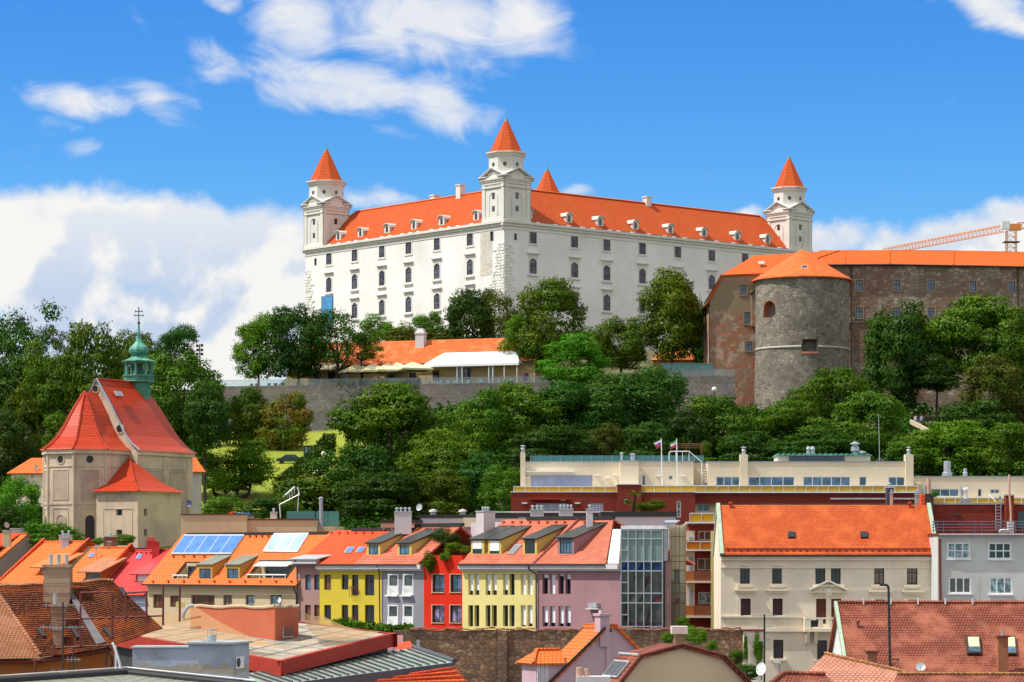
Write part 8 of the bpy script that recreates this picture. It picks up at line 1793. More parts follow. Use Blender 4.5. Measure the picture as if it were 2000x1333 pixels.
 # black felt upstand and olive roof in the corner
 Lf = Loc('roof', 'olive flat roof with a black felt edge in the bottom left corner', 'roof', W(200, 1340, 80)); a, b, c = W(-40, 1336, 80), W(250, 1316, 84), W(500, 1342, 80); m = Lf.mb(); dz = Vector((0, 0, -.5)); f = Vector((0, -7, -.6)); m.slab([a + f, b + f + Vector((0, 0, -.2)), b, a], .1); m.slab([b + f + Vector((0, 0, -.2)), c + f, c, b], .1); m.build('sheet', 'olive_metal', Lf.o); m = Lf.mb(); m.tube(a, b, .16, n=6); m.tube(b, c, .16, n=6); m.build('felt_edge', 'black_roof', Lf.o); m = Lf.mb(); m.tube(a + Vector((0, -.1, .2)), b + Vector((0, -.1, .2)), .02, n=4); m.tube(b + Vector((0, -.1, .2)), c + Vector((0, -.1, .2)), .02, n=4); m.build('wire', 'white_metal', Lf.o)
 # green ribbed metal roof and the orange tiles under it
 Lg = Loc('roof', 'ribbed grey green metal roof beside the stone town wall', 'roof', W(720, 1330, 112)); Tg = Tri((811, 1267, 124), (886, 1294, 118), (593, 1331, 108)); m = Lg.mb(); P = [Tg.at(*q) for q in ((470, 1345), (593, 1331), (886, 1294), (811, 1267), (742, 1272), (480, 1316))]; m.slab(P, .1); m.build('sheet', 'green_sheet', Lg.o); m = Lg.mb(); n = 22
 for i in range(n + 1):
  f = i / n; p, q = Tg.at(480 + 331 * f, 1318 - 51 * f, .05), Tg.at(540 + 346 * f, 1338 - 44 * f, .05); m.tube(p, q, .035, n=4)
 m.build('ribs', 'dark_wall', Lg.o); m = Lg.mb(); m.tube(Tg.at(808, 1266.5, .05), Tg.at(888, 1294, .05), .12); a, b = Tg.at(888, 1294), Tg.at(560, 1336); m.face([b + Vector((0, 0, -.45)), a + Vector((0, 0, -.45)), a, b]); m.build('hip_and_fascia', 'slate_blue', Lg.o)
 Lo = Loc('roof', 'bright orange pantile roof strip under the grey green metal roof', 'roof', W(820, 1340, 112)); m = Lo.mb(); P = [W(640, 1352, 108), W(926, 1352, 114), W(890, 1306, 117), W(800, 1320, 114)]; m.slab(P, .1); m.build('tiles', 'orange_clean', Lo.o); m = Lo.mb()
 for k in range(5): f = k / 5; a, b = P[3].lerp(P[0], f), P[2].lerp(P[1], f); m.tube(a + Vector((0, -.03, .06)), b + Vector((0, -.03, .06)), .05, n=5)
 m.build('course_shadows', 'redorange_tile', Lo.o)
 Lp = Loc('roof', 'small orange ridge with pipes and a pink panel before the hedge', 'roof', W(785, 1270, 128)); m = Lp.mb(); m.slab([W(760, 1270, 126), W(812, 1270, 126), W(800, 1252, 130), W(766, 1258, 130)], .1); m.build('tiles', 'redorange_tile', Lp.o); m = Lp.mb(); p, q = W(766, 1261, 129), W(787, 1241, 129); m.box(p.x, q.x, 129, 129.1, p.z, q.z); m.build('panel', 'pink_slab', Lp.o)
 for px, a in ((769, 1256), (817, 1250)): m = Lp.mb(); m.tube(W(px, 1272, 126), W(px, a, 126), .07, n=8); m.build('pipe', 'steel', Lp.o)
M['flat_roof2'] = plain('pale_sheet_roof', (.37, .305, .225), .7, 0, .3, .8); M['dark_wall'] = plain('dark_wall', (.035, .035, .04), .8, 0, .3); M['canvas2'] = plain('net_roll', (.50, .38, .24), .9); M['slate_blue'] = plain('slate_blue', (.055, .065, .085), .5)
M['green_sheet'] = plain('green_grey_sheet', (.27, .33, .28), .4, .1, .2, 1.2)
def peel():
 m, q = mat('bluegrey_peel_mat'); p = pos(q); sp = q.n('ShaderNodeSeparateXYZ'); q.ln(p, sp.inputs[0]); n = q.noise(p, 1.6, 7, .65); n2 = q.noise(p, .8, 5, .6)
 h = q.math('MULTIPLY_ADD', n, .9, sp.outputs[2]); c = q.mix(q.smooth(n2, .35, .7), (.40, .44, .55), (.30, .32, .38)); c = q.mix(q.smooth(h, -3.32, -3.42), c, (.36, .32, .26)); c = q.mix(q.smooth(h, -3.62, -3.68), c, (.40, .42, .48)); c = q.mix(q.smooth(n, .62, .72, 0, .7), c, (.28, .25, .22)); q.ln(c, q.b.inputs['Base Color']); q.b.inputs['Roughness'].default_value = .9; bump(q, n, .05, .6); return m
M['bluegrey_peel'] = peel()
build_netted()
# ------------------------------------------------------------------ trees, shrubs, hedges
def quads_mesh(name, c, n, size, mat, rng, up=0.0):
 """leaf-sized faces at centres c turned to normals n (numpy arrays)"""
 N = len(c); r = rng.normal(size=(N, 3)); t = np.cross(n, r); t /= np.linalg.norm(t, axis=1)[:, None] + 1e-9; b = np.cross(n, t)
 s = size * rng.uniform(.6, 1.35, (N, 1)); k = rng.uniform(.5, .85, (N, 1))
 v = np.stack([c - t * s, c - b * s * k, c + t * s, c + b * s * k], 1).reshape(-1, 3)
 me = bpy.data.meshes.new(name); me.vertices.add(4 * N); me.vertices.foreach_set('co', v.astype('f').ravel())
 me.loops.add(4 * N); me.loops.foreach_set('vertex_index', np.arange(4 * N, dtype='i')); me.polygons.add(N)
 me.polygons.foreach_set('loop_start', np.arange(0, 4 * N, 4, dtype='i')); me.materials.append(M[mat] if isinstance(mat, str) else mat); me.update(calc_edges=True); return me
def crown_cloud(seed, nb, br, leaves, shape, shell=.72, fuzz=.16):
 """points and normals of a crown filling the unit ball: leaf clumps on many overlapping boughs"""
 rng = np.random.default_rng(seed); C, Nn = [], []
 cen = []; tries = 0
 while len(cen) < nb and tries < 4000:
  tries += 1; d = rng.normal(size=3); d /= np.linalg.norm(d); r = rng.uniform(.25, 1) ** .55 * shell; p = d * r
  z = p[2]; w = shape(z) / math.sqrt(1 - (.75 if z < 0 else .45) * min(1, abs(z) / .9) ** 2)
  p = np.array([p[0] * w, p[1] * w, z])
  if all(np.linalg.norm(p - q) > br * .55 for q, _ in cen): cen.append((p, br * rng.uniform(.65, 1.25)))
 per = leaves // len(cen)
 for p, r in cen:
  n = int(per * (r / br) ** 2) + 8; d = rng.normal(size=(n, 3)); d /= np.linalg.norm(d, axis=1)[:, None]
  out = p / (np.linalg.norm(p) + 1e-6); keep = (d @ out > -.55) & (d[:, 2] > -.75); d = d[keep]
  lump = 1 + .22 * np.sin(d[:, 0] * 7 + p[0] * 30) * np.sin(d[:, 1] * 7 + p[1] * 20) + .18 * np.sin(d[:, 2] * 9 + p[2] * 25)
  q = p + d * (r * lump * (1 + rng.normal(0, fuzz, len(d))))[:, None]; q[:, 2] = p[2] + (q[:, 2] - p[2]) * .82
  C.append(q); nn = d * 1.0 + np.array([0, 0, .25]) + rng.normal(0, .38, d.shape); Nn.append(nn / np.linalg.norm(nn, axis=1)[:, None])
 return np.concatenate(C), np.concatenate(Nn), cen, rng
KIND = {'round': (34, .27, 34000, lambda z: 1.0 - .12 * max(0, z), .74, .10, .026), 'broad': (46, .23, 40000, lambda z: 1.02 - .25 * max(0, z) ** 2, .78, .10, .0235),
  'tall': (38, .25, 34000, lambda z: .95 - .38 * max(0, z), .76, .11, .026), 'airy': (40, .19, 11000, lambda z: 1.05, .82, .26, .026), 'loose': (34, .24, 27000, lambda z: 1.0, .78, .17, .025),
  'bush': (22, .34, 15000, lambda z: 1.0, .66, .12, .038), 'cone': (34, .23, 30000, lambda z: .85 - .55 * z, .8, .12, .031), 'weep': (30, .24, 27000, lambda z: .9, .78, .16, .022)}
CROWN = {}
def crown_data(kind, var):
 k = (kind, var)
 if k not in CROWN:
  nb, br, lv, sh, shell, fz, sz = KIND[kind]; c, n, cen, rng = crown_cloud(hash_(kind) + var * 17, nb, br, lv, sh, shell, fz)
  CROWN[k] = (quads_mesh('crown', c, n, sz, 'f_mid', np.random.default_rng(3)), cen)
 return CROWN[k]
def hash_(s): return sum(ord(ch) * (i + 3) for i, ch in enumerate(s))
NT_ = [0]
def tree(label, px, pyt, pyb, wpx, D, kind='round', matn='f_mid', base=None, name='tree', cat='tree', stems=1, depth=.9, limbs=True, lean=0.0):
 """crown between rows pyt and pyb, wpx wide, at distance D; the trunk runs down to the hill"""
 NT_[0] += 1; i = NT_[0]
 if base is None and 372 < D < 504 and pyb > 800:
  tgt = pyb - .02 * (pyb - pyt); lo, hi = 374.0, D
  row = lambda d: YH - ter((px - 1000) / FP * d, d) / d * FP
  if row(hi) < tgt:
   for _ in range(24):
    md = (lo + hi) / 2
    if row(md) > tgt: lo = md
    else: hi = md
   D = (lo + hi) / 2
 pyb += 0 if base else .08 * (pyb - pyt)
 x = (px - 1000) / FP * D; zt, zb = zof(pyt, D), zof(pyb, D); w = wpx / 2 / FP * D; h = (zt - zb) / 2
 g = ter(x, D) if base is None else zof(base, D); g = min(g, zb + h * .6)
 o = empty(name, (x, D, g), 0, label, cat); data, cen = crown_data(kind, i % 3)
 c = put('crown', data, o, (0, 0, zb + h - g), R((i * 77) % 360), (w / .84, w * depth / .84, h / .86)); c.material_slots[0].link = 'OBJECT'; c.material_slots[0].material = M[matn]; rot = Matrix.Rotation(R((i * 77) % 360), 4, 'Z')
 if limbs:
  m = MB(); r = random.Random(i); H = zb - g; r0 = max(.14, w * .055); top = zb + h * .9 - g
  for s in range(stems):
   ox = (s - (stems - 1) / 2) * w * .28; base_p = Vector((ox * .5, r.uniform(-.2, .2), -.3)); fork = Vector((ox + lean * w, 0, max(.6, H * .8 + h * .18))); mid = base_p.lerp(fork, .5) + Vector((r.uniform(-.15, .15), 0, 0))
   m.tube(base_p, mid, r0 * 1.25, r0, 8); m.tube(mid, fork, r0, r0 * .8, 8); m.tube(fork, Vector((ox * 1.3, 0, top)), r0 * .75, r0 * .15, 6)
   for p, br in cen[s::stems][:(14 if kind in ('airy', 'loose') else 7)]:
    q = rot @ Vector((p[0] * w, p[1] * w * depth, p[2] * h)) + Vector((0, 0, zb + h - g)); k = fork.lerp(Vector((ox * 1.3, 0, top)), r.uniform(0, .5)); e = k.lerp(q, .5) + Vector((0, 0, h * .05))
    m.tube(k, e, r0 * .42, r0 * .25, 5); m.tube(e, q, r0 * .25, r0 * .06, 5)
  m.build('trunk', 'bark', o)
 return o
def shrub(label, px, pyt, pyb, wpx, D, matn='f_mid', kind='bush', name='shrub', cat='shrub', depth=.9, **k): return tree(label, px, pyt, pyb, wpx, D, kind, matn, base=pyb, name=name, cat=cat, depth=depth, limbs=False, **k)
TREES = [
 # left skyline and slope behind the church
 ('tall airy grey green tree at the left edge with sky showing through', 42, 590, 775, 185, 455, 'airy', 'f_dark'), ('wispy upper crown between the left edge tree and the rounded one', 108, 640, 745, 90, 458, 'airy', 'f_olive'),
 ('dark tree low at the left edge below the airy one', 28, 690, 860, 150, 440, 'round', 'f_dark'), ('large rounded olive green tree left of the church turret', 182, 627, 830, 130, 430, 'round', 'f_olive'),
 ('bushy tree squeezed between the airy tree and the rounded olive one', 105, 665, 850, 125, 436, 'loose', 'f_olive'), ('yellowish topped tree just behind the church turret', 262, 642, 790, 120, 450, 'round', 'f_olive'),
 ('dark open tree on the skyline right of the church turret', 345, 634, 740, 92, 470, 'loose', 'f_dark'), ('large bright green tree right of the church roof', 352, 688, 880, 185, 405, 'broad', 'f_mid'),
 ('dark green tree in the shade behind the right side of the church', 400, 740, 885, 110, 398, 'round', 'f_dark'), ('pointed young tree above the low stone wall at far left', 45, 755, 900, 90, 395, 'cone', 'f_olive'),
 ('dark leafy tree in the left margin beside the cottage', 12, 805, 945, 120, 380, 'round', 'f_dark'), ('small tree between low stone wall and the church apse roof', 112, 800, 880, 62, 385, 'bush', 'f_olive'),
 ('bright feathery tree left of the church wall', 40, 930, 1045, 100, 330, 'loose', 'f_bright'), ('broad dark bush in front of the far left church corner', 98, 1016, 1075, 110, 322, 'bush', 'f_mid'), ('mid green tree below the cottage at far left', 5, 985, 1065, 90, 326, 'round', 'f_dark'),
 # terrace trees and courtyard trees below the castle
 ('yellowing leafy tree at the left end of the terrace', 505, 612, 742, 105, 536, 'loose', 'f_olive'), ('dark bushy tree second from the left end of the terrace', 583, 595, 740, 135, 534, 'broad', 'f_dark'), ('gnarled open tree with bare limbs and black trunk on the terrace', 660, 595, 716, 150, 532.5, 'airy', 'f_dark'),
 ('low spreading branch tree over the restaurant roof', 706, 645, 702, 90, 530.5, 'airy', 'f_olive'), ('light green round tree under the second castle window column', 735, 615, 690, 90, 568, 'loose', 'f_bright'), ('light green tree with two tops under the castle wall', 835, 608, 680, 78, 566, 'loose', 'f_bright'),
 ('small olive tree between the two light green castle trees', 785, 630, 690, 70, 563, 'bush', 'f_olive'), ('reddish brown shrub behind the restaurant chimney', 815, 642, 682, 130, 556, 'bush', 'f_brown'), ('dark maple in front of the castle corner', 912, 560, 690, 105, 560, 'round', 'f_dark'),
 ('slender yellowish weeping tree at the castle corner', 968, 562, 690, 95, 562, 'weep', 'f_olive'), ('huge dense tree with a flat top left of the middle castle windows', 1072, 545, 712, 138, 525, 'round', 'f_olive'), ('lower bough tree hanging over the right end of the marquee', 1022, 610, 722, 90, 528, 'loose', 'f_olive'),
 ('small tree against the shaded castle wall right of the huge dense one', 1165, 640, 715, 80, 552, 'bush', 'f_olive'), ('rounded tree with red roof peeping behind it', 1213, 617, 722, 120, 540, 'broad', 'f_olive'), ('tall irregular tree covering the shaded castle wall', 1312, 519, 705, 135, 535, 'tall', 'f_olive'),
 ('dark tree tucked behind the tall one beside the gable house', 1362, 580, 715, 60, 548, 'round', 'f_dark'), ('vivid green bushy tree growing out of the rampart', 1120, 652, 760, 140, 505, 'round', 'f_bright'),
 # slope below the rampart
 ('round green tree at the left foot of the rampart', 487, 752, 875, 105, 480, 'round', 'f_mid'), ('tree turning brown in its right half above the lawn', 558, 765, 880, 110, 468, 'round', 'f_autumn'), ('wide light green tree with several stems on the lawn', 452, 858, 975, 160, 408, 'loose', 'f_bright', None, 4),
 ('massive domed tree in front of the middle of the rampart', 765, 742, 930, 238, 470, 'broad', 'f_mid'), ('olive green tree at the foot of the massive domed one', 862, 832, 985, 150, 445, 'broad', 'f_olive'), ('dark tree left below the massive domed one', 690, 870, 1010, 180, 428, 'broad', 'f_dark'),
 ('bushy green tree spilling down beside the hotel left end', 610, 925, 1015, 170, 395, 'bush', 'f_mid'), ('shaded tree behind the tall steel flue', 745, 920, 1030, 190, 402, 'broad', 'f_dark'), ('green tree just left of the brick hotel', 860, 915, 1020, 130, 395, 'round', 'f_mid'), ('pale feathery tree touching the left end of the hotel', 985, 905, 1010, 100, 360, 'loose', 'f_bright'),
 ('light green tree right of the massive domed one', 935, 758, 900, 130, 478, 'round', 'f_mid'), ('broad tree under the right end of the rampart', 1010, 745, 890, 170, 474, 'broad', 'f_mid'), ('wide dark crown in the centre of the slope', 1105, 740, 880, 170, 482, 'broad', 'f_dark'), ('dense dark tree in front of the brown retaining wall', 1205, 722, 875, 200, 480, 'broad', 'f_dark'),
 ('tall dark round tree below the teal railing', 1285, 716, 870, 130, 478, 'round', 'f_dark'), ('brownish dry tree above the hotel flags', 1180, 825, 905, 100, 425, 'loose', 'f_brown'), ('dark tree above the hotel terrace glass', 1075, 830, 925, 170, 430, 'broad', 'f_dark'), ('dusky tree behind the two flagpoles', 1265, 825, 915, 120, 428, 'round', 'f_dark'),
 ('low dark tree left of the pale feathery one', 935, 880, 1000, 110, 405, 'round', 'f_dark'), ('broad tree left of the round tower foot', 1412, 768, 905, 175, 462, 'broad', 'f_mid'), ('dark tree between the brown wall and the round tower foot', 1345, 800, 910, 110, 452, 'round', 'f_dark'), ('tree right in front of the round tower foot', 1550, 778, 900, 160, 458, 'broad', 'f_mid'),
 ('leafy tree rising against the right side of the round tower', 1622, 714, 840, 155, 470, 'broad', 'f_mid'), ('tree below the path with a thin mast before it', 1702, 765, 895, 150, 452, 'round', 'f_mid'), ('dense low tree behind the solar panels of the hotel', 1600, 835, 920, 200, 430, 'broad', 'f_dark'), ('dark tree beside the stair of the hotel roof', 1460, 840, 915, 130, 432, 'round', 'f_dark'),
 ('tall dark tree against the left part of the fortified wing', 1748, 582, 800, 155, 495, 'tall', 'f_dark'), ('great domed tree against the fortified wing', 1900, 572, 760, 215, 500, 'broad', 'f_mid'), ('tree cut off by the right edge beside the great domed one', 1985, 600, 790, 130, 494, 'round', 'f_mid'), ('olive brown tree at the right edge below the great domed one', 1945, 695, 845, 150, 478, 'round', 'f_brown'),
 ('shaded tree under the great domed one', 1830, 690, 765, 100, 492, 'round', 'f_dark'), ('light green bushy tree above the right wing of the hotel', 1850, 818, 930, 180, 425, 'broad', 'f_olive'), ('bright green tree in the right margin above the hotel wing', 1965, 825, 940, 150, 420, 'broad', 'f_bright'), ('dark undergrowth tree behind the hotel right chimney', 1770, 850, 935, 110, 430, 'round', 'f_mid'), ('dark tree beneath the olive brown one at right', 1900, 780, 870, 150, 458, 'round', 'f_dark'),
 # small things near the houses
 ('small round tree behind the beige flat roofed block', 437, 965, 1012, 75, 318, 'bush', 'f_mid'), ('second small round tree behind the beige block', 512, 970, 1012, 78, 318, 'bush', 'f_dark'), ('low bushy tree under the white awning frame', 560, 965, 1020, 70, 322, 'bush', 'f_mid'),
]
for a in TREES: tree(a[0], *a[1:8], *(a[8:9] or (None,)), stems=a[9] if len(a) > 9 else 1)
SHR = [('dark red leaved shrub in front of the castle corner trees', 1000, 600, 665, 50, 545, 'f_brown'), ('green shrub under the old church wall between the chimneys', 243, 1042, 1066, 50, 318, 'f_bright'), ('fern like shrub right of the wide brown chimney', 190, 1050, 1066, 30, 318, 'f_bright'),
 ('leafy climber beside the white cover slab', 1360, 1222, 1262, 42, 182, 'f_bright'), ('young leafy plant above the stone town wall', 1335, 1204, 1228, 30, 241, 'f_bright'), ('tiny leafy plant left of the white cover slab', 1303, 1234, 1258, 26, 183, 'f_bright'), ('small leafy plant against the stone wall right of the cover slab', 1391, 1250, 1276, 20, 230, 'f_bright'), ('climbing plants at the foot of the stone wall end', 1436, 1268, 1300, 40, 228, 'f_mid'),
 ('yellow green ivy on the right side of the cream pier', 1482, 1234, 1300, 18, 236.9, 'f_bright'), ('thin yellow ivy strand on the left side of the cream pier', 1456, 1236, 1300, 9, 236.9, 'f_bright'), ('ivy clump below the large white satellite dish', 1462, 1295, 1330, 60, 200, 'f_dark'), ('rounded evergreen shrub on the hotel plant terrace', 1270, 977, 999, 62, 314, 'f_olive'), ('small shrub on the hotel roof by the stair', 1383, 893, 904, 14, 325, 'f_olive'), ('small yellow green tree behind the hotel stair', 1378, 860, 893, 26, 345, 'f_olive'),
 ('trailing grass hanging over the left edge of the red house', 838, 1076, 1120, 28, 264.5, 'f_mid'), ('round clipped shrub at the eave of the red house', 870, 1078, 1098, 22, 263, 'f_mid'), ('bushy shrub on the roof terrace of the red house', 886, 1058, 1084, 42, 264.5, 'f_mid'), ('dark climber at the back of the red house terrace', 872, 1030, 1072, 52, 269, 'f_dark'), ('flowering shrub at the right end of the red house terrace', 912, 1065, 1084, 22, 263.5, 'f_olive'),
 ('ball shaped bush on the brick building roof', 1826, 958, 972, 16, 267.5, 'f_bright')]
for a in SHR: shrub(*a)
def hedge(label, pts, h, w, matn, n, seed):
 """clipped hedge running through world points"""
 rng = np.random.default_rng(seed); c = pts[len(pts) // 2]; o = empty('hedge', c, 0, label, 'hedge'); C = []; Nn = []
 for a, b in zip(pts[:-1], pts[1:]):
  k = n // (len(pts) - 1); u = rng.uniform(0, 1, k); f = rng.uniform(0, 1, k); side = rng.integers(0, 3, k); d = np.array(b - a); L = np.array([-d[1], d[0], 0]); L /= np.linalg.norm(L)
  p = np.array(a) + d * u[:, None]; off = np.where(side == 0, -w, np.where(side == 1, w, rng.uniform(-w, w, k))); z = np.where(side == 2, h, f * h) + rng.normal(0, .12, k)
  C.append(p + L * (off + rng.normal(0, .12, k))[:, None] + np.array([0, 0, 1]) * z[:, None] - np.array(c)); nn = L * np.sign(off)[:, None] * (side < 2)[:, None] + np.array([0, 0, 1.]) * (side == 2)[:, None] + rng.normal(0, .5, (k, 3)); Nn.append(nn / np.linalg.norm(nn, axis=1)[:, None])
 put('leaves', quads_mesh('leaves', np.concatenate(C), np.concatenate(Nn), .2, matn, rng), o)
G_ = lambda px, D: Vector(((px - 1000) / FP * D, D, ter((px - 1000) / FP * D, D)))
hedge('tall dark clipped hedge climbing the lawn slope', [W(545, 975, 404), W(580, 945, 416), W(625, 905, 436), W(645, 880, 445)], 2.6, .9, 'f_dark', 6000, 4)
hedge('leafy green hedge in front of the yellow and grey violet houses', [W(655, 1238, 243), W(720, 1247, 242), W(770, 1252, 241), W(805, 1250, 241)], 1.1, .8, 'f_mid', 3600, 5)
# palm on the hotel terrace
def palm():
 D = 314; L = Loc('palm', 'small palm with spiky fronds on the hotel plant terrace', 'palm', W(1237, 1000, D)); m = L.mb(); m.tube(W(1237, 1000, D), W(1241, 968, D), .16, .12, 8); m.build('trunk', 'bark', L.o); m = L.mb(); r = random.Random(4)
 for c, n, ln in ((W(1241, 966, D), 16, 1.0), (W(1229, 984, D), 12, .9)):
  for k in range(n):
   a = 6.28 * k / n; e = r.uniform(-.1, .9); d = Vector((math.cos(a) * math.cos(e), math.sin(a) * math.cos(e), math.sin(e))); s = Vector((-math.sin(a), math.cos(a), 0)) * .13; p1 = c + d * ln * .6; p2 = c + d * ln + Vector((0, 0, -.25)); m.face([c - s * .3, c + s * .3, p1 + s, p2, p1 - s])
 m.build('fronds', 'f_bright', L.o)
palm()
# undergrowth: leafy ground cover no one could count
def undergrowth():
 rng = np.random.default_rng(11); P = []; N = []; k = 0
 while k < 1100:
  D = rng.uniform(345, 512); px = rng.uniform(-60, 2060); x = (px - 1000) / FP * D
  if 372 < px < 690 and not (px > 560 and D < 405): continue
  if 80 < px < 360 and D < 366: continue
  if px > 1000 and D < 362: continue
  if px > 1780 and 476 < D < 500: continue
  if D > wall_y(x) - 3 and px < 1390: continue
  k += 1; r = rng.uniform(1.0, 2.6); d = rng.normal(size=(230, 3)); d /= np.linalg.norm(d, axis=1)[:, None]; d[:, 2] = np.abs(d[:, 2]); lump = 1 + .25 * np.sin(d[:, 0] * 6 + k) * np.sin(d[:, 1] * 5 + k * 2)
  P.append(d * (r * lump * (1 + rng.normal(0, .1, 230)))[:, None] + np.array([x, D, ter(x, D) - .3])); nn = d + rng.normal(0, .4, d.shape); N.append(nn / np.linalg.norm(nn, axis=1)[:, None])
 tag(put('undergrowth', quads_mesh('undergrowth', np.concatenate(P), np.concatenate(N), .3, 'f_dark', rng)), 'leafy green undergrowth covering the castle slope between the trees', kind='stuff')
undergrowth()
# ------------------------------------------------------------------ things on the lawn and the slope
def globe_lamp(label, px, py, pyb, D, m='lamp'):
 L = Loc('street_lamp', label, 'street lamp', W(px, pyb, D)); r = 5 / FP * D; b = L.mb(); b.tube(W(px, pyb + 30, D), W(px, py + 4, D), .07); b.build('pole', 'dark', L.o); b = L.mb(); c = W(px, py, D); b.lathe([(.01, -r)] + [(r * math.cos(R(a)), r * math.sin(R(a))) for a in range(-75, 76, 25)] + [(.01, r)], tuple(c), 14); b.build('globe', m, L.o, smooth=True)
globe_lamp('white globe lamp on the lawn beside the dark hedge', 632, 887, 925, 408); globe_lamp('cream globe lamp at the foot of the brick gable house', 1395, 761, 790, 470)
def lawn_things():
 D = 445; B = Bld('bus_shelter', 'dark framed glass display box on the lawn above the hedge', 'display case', 593, D, 0, 900); h = zof(871, D) - B.z; w = B.F.t(609); m = MB().box(0, w, 0, .5, h - .15, h); m.box(0, .12, 0, .5, -.5, h - .15); m.box(w - .12, w, 0, .5, -.5, h - .15); m.box(w / 2 - .05, w / 2 + .05, 0, .5, -.5, h - .15); m.build('frame', 'dark', B.o); MB().box(.12, w - .12, .2, .25, .1, h - .15).build('glass', 'curtain', B.o)
 L = Loc('signpost', 'dark signpost with stacked boards on the lawn', 'sign', W(625, 885, 452)); m = L.mb(); m.tube(W(625, 890, 452), W(625, 859, 452), .07); m.build('post', 'dark', L.o)
 for k in range(3): m = L.mb(); p = W(616 + 2 * k, 861 + 2.6 * k, 451.8); q = W(634, 862.8 + 2.6 * k, 451.8); m.box(p.x, q.x, 451.75, 451.85, q.z, p.z); m.build('board', 'dark', L.o)
 L = Loc('parked_car', 'dark green car parked in the shade of the browning tree', 'car', W(566, 906, 446)); T = Matrix.Translation(W(566, 906, 446) - L.at); s = [(-2.1, .35), (-2.1, .8), (-1.3, .95), (-.6, 1.45), (.9, 1.45), (1.6, .95), (2.1, .85), (2.1, .35)]; m = MB(); m.rings([[(x, y, z) for x, z in s] for y in (-.8, .8)]); m.build('body', 'car_green', L.o); m = MB(); m.face([(-1.15, -.81, .95), (1.4, -.81, .95), (.85, -.81, 1.38), (-.55, -.81, 1.38)]); m.build('side_window', 'pane', L.o)
 for x in (-1.3, 1.3): m = MB(); m.tube((x, -.84, .33), (x, .84, .33), .33, n=14); m.build('wheel', 'dark', L.o)
 L = Loc('stair_rail', 'white stair handrail climbing between the trees to the hedge', 'railing', W(570, 965, 350)); m = L.mb(); a, b = W(534, 988, 335), W(575, 952, 360); m.tube(a, b, .12, n=5); m.tube(W(612, 926, 385), W(628, 915, 392), .14, n=5); n = 8; [m.tube(a.lerp(b, i / n), a.lerp(b, i / n) - Vector((0, 0, .9)), .05, n=4) for i in range(n + 1)]; m.build('rail', 'white_metal', L.o)
 L = Loc('bench', 'pale stone bench in front of the shaded tree right of the church', 'bench', W(427, 862, 478)); m = L.mb(); p, q = W(416, 858, 478), W(437, 860, 478); m.box(p.x, q.x, 478, 478.5, q.z, p.z); m.build('seat', 'quoin', L.o)
 for px in (418, 434): m = L.mb(); p = W(px, 866, 478); m.box(p.x, p.x + .2, 478, 478.4, p.z, zof(860, 478)); m.build('leg', 'quoin', L.o)
 L = Loc('garden_wall', 'low grey stone wall on the slope left of the church', 'wall', W(90, 830, 470)); m = L.mb(); a, b = W(-20, 801, 474), W(140, 796, 466); d = Vector((0, 0, -9)); m.slab([a + d, b + d, b, a], .6); m.build('masonry', 'rampart', L.o)
 L = Loc('path_wall', 'pale sloping parapet of the path below the great domed tree', 'wall', W(1800, 826, 452)); m = L.mb(); a, b = W(1777, 820, 452), W(1812, 838, 448); d = Vector((0, 0, -.7)); m.slab([a + d, b + d, b, a], .4); m.build('parapet', 'church', L.o)
 for i, (lab, px, mt) in enumerate((('person in a pale shirt on the shaded path, left of two', 1788, 'shirt_pale'), ('person in a lilac shirt holding up a hand on the shaded path', 1800, 'shirt_lilac'))):
  D = 456; P = W(px, 832, D); o = empty('person', P, 0, lab, 'person'); b = MB()
  b.rings([[(r * 1.25 * math.cos(a) + .02 * z, r * .75 * math.sin(a), z) for a in np.linspace(0, 6.283, 10, endpoint=False)] for r, z in ((.13, .82), (.155, .95), (.15, 1.15), (.18, 1.36), (.12, 1.46), (.06, 1.5), (.055, 1.56), (.085, 1.62), (.1, 1.7), (.085, 1.79), (.02, 1.83))])
  for s in (-1, 1): b.rings([[(s * .09 + r * math.cos(a), r * math.sin(a) + y, z) for a in np.linspace(0, 6.283, 8, endpoint=False)] for r, z, y in ((.1, .88, 0), (.085, .5, -.02), (.06, .12, .02), (.07, .02, -.05))]); e = Vector((s * .3, -.05, 1.1)); b.tube((s * .19, 0, 1.38), e, .05, .042); b.tube(e, e + (Vector((s * .02, -.12, -.24)) if i == 0 or s < 0 else Vector((.02, -.1, .35))), .04, .03)
  b.build('body', 'skin', o); m = MB(); m.rings([[(r * 1.3 * math.cos(a), r * .85 * math.sin(a), z) for a in np.linspace(0, 6.283, 12, endpoint=False)] for r, z in ((.165, .85), (.17, 1.0), (.165, 1.15), (.195, 1.36), (.13, 1.47))]); m.build('shirt', mt, o)
  m = MB(); m.rings([[(r * 1.3 * math.cos(a), r * .85 * math.sin(a), z) for a in np.linspace(0, 6.283, 12, endpoint=False)] for r, z in ((.15, .5), (.165, .86))]); m.build('trousers', 'navy', o); m = MB(); m.lathe([(.1, 1.68), (.108, 1.75), (.07, 1.84), (.01, 1.86)], n=10); m.build('hair', 'dark', o)
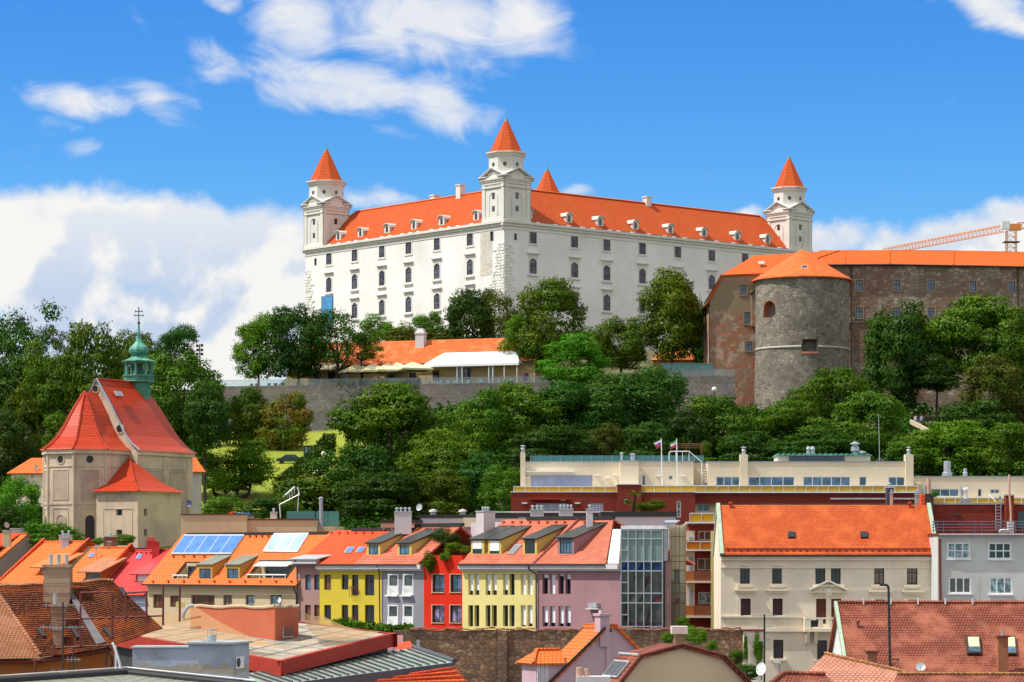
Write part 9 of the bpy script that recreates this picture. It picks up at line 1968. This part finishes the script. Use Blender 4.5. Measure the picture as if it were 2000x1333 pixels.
 L = Loc('mast', 'thin steel mast on the hotel roof', 'mast', W(1718, 903, 328)); m = L.mb(); m.tube(W(1718, 903, 328), W(1716, 810, 328), .05, .03); [m.tube(W(px, 903, 328), W(1717.5, 894, 328), .03, n=4) for px in (1710, 1728)]; m.build('pole', 'steel', L.o)
 L = Loc('floodlights', 'black floodlight mast on the skyline right of the church', 'floodlight', W(391, 735, 470)); m = L.mb(); m.tube(W(391, 745, 470), W(390, 673, 470), .12); m.build('pole', 'dark', L.o)
 for i, (px, py) in enumerate(((385.5, 676), (394.5, 675), (386, 684), (394.5, 684), (385.5, 692), (394.5, 692))): m = L.mb(); p = W(px, py, 469.6); m.box(p.x - .2, p.x + .2, 469.4, 469.8, p.z - .22, p.z + .22); m.build('lamp_head', 'dark', L.o)
 B = Bld('pavilion', 'low yellow building with a red roof behind the terrace trees', 'building', 1275, 552, 8, z=33); w = B.F.t(1362); z = B.F.z(1340, 703); MB().box(0, w, 0, 6, 0, z).build('wall', M_OCH, B.o); m = MB(); zr = B.F.z(1320, 676, 3); m.slab([(-.4, -.4, z), (w + .4, -.4, z), (w - 3, 3, zr), (3, 3, zr)], .2); m.slab([(w + .4, -.4, z), (w + .4, 6.4, z), (w - 3, 3, zr)], .2); m.build('roof', 'roof_rest', B.o)
 L = Loc('pergola', 'dark timber pergola behind the hotel roof stair', 'pergola', W(1340, 900, 338)); m = L.mb(); D = 338
 for px in (1310, 1340, 1370): m.tube(W(px, 905, D), W(px, 867, D), .08, n=4)
 for py in (867, 871, 875): m.tube(W(1306, py, D), W(1374, py, D), .06, n=4)
 m.build('beams', 'brown_board', L.o)
 dish('tall grey dish on a pole at the edge of the pale flat roof', 819, 991, 284, 7, (-.55, -.8, .2), 'zinc', 2.2)
M['car_green'] = plain('car_green', (.02, .06, .05), .3); M['shirt_pale'] = plain('shirt_pale', (.6, .6, .68), .8); M['shirt_lilac'] = plain('shirt_lilac', (.42, .40, .66), .8); M['skin'] = plain('skin', (.5, .28, .18), .6)
lawn_things()
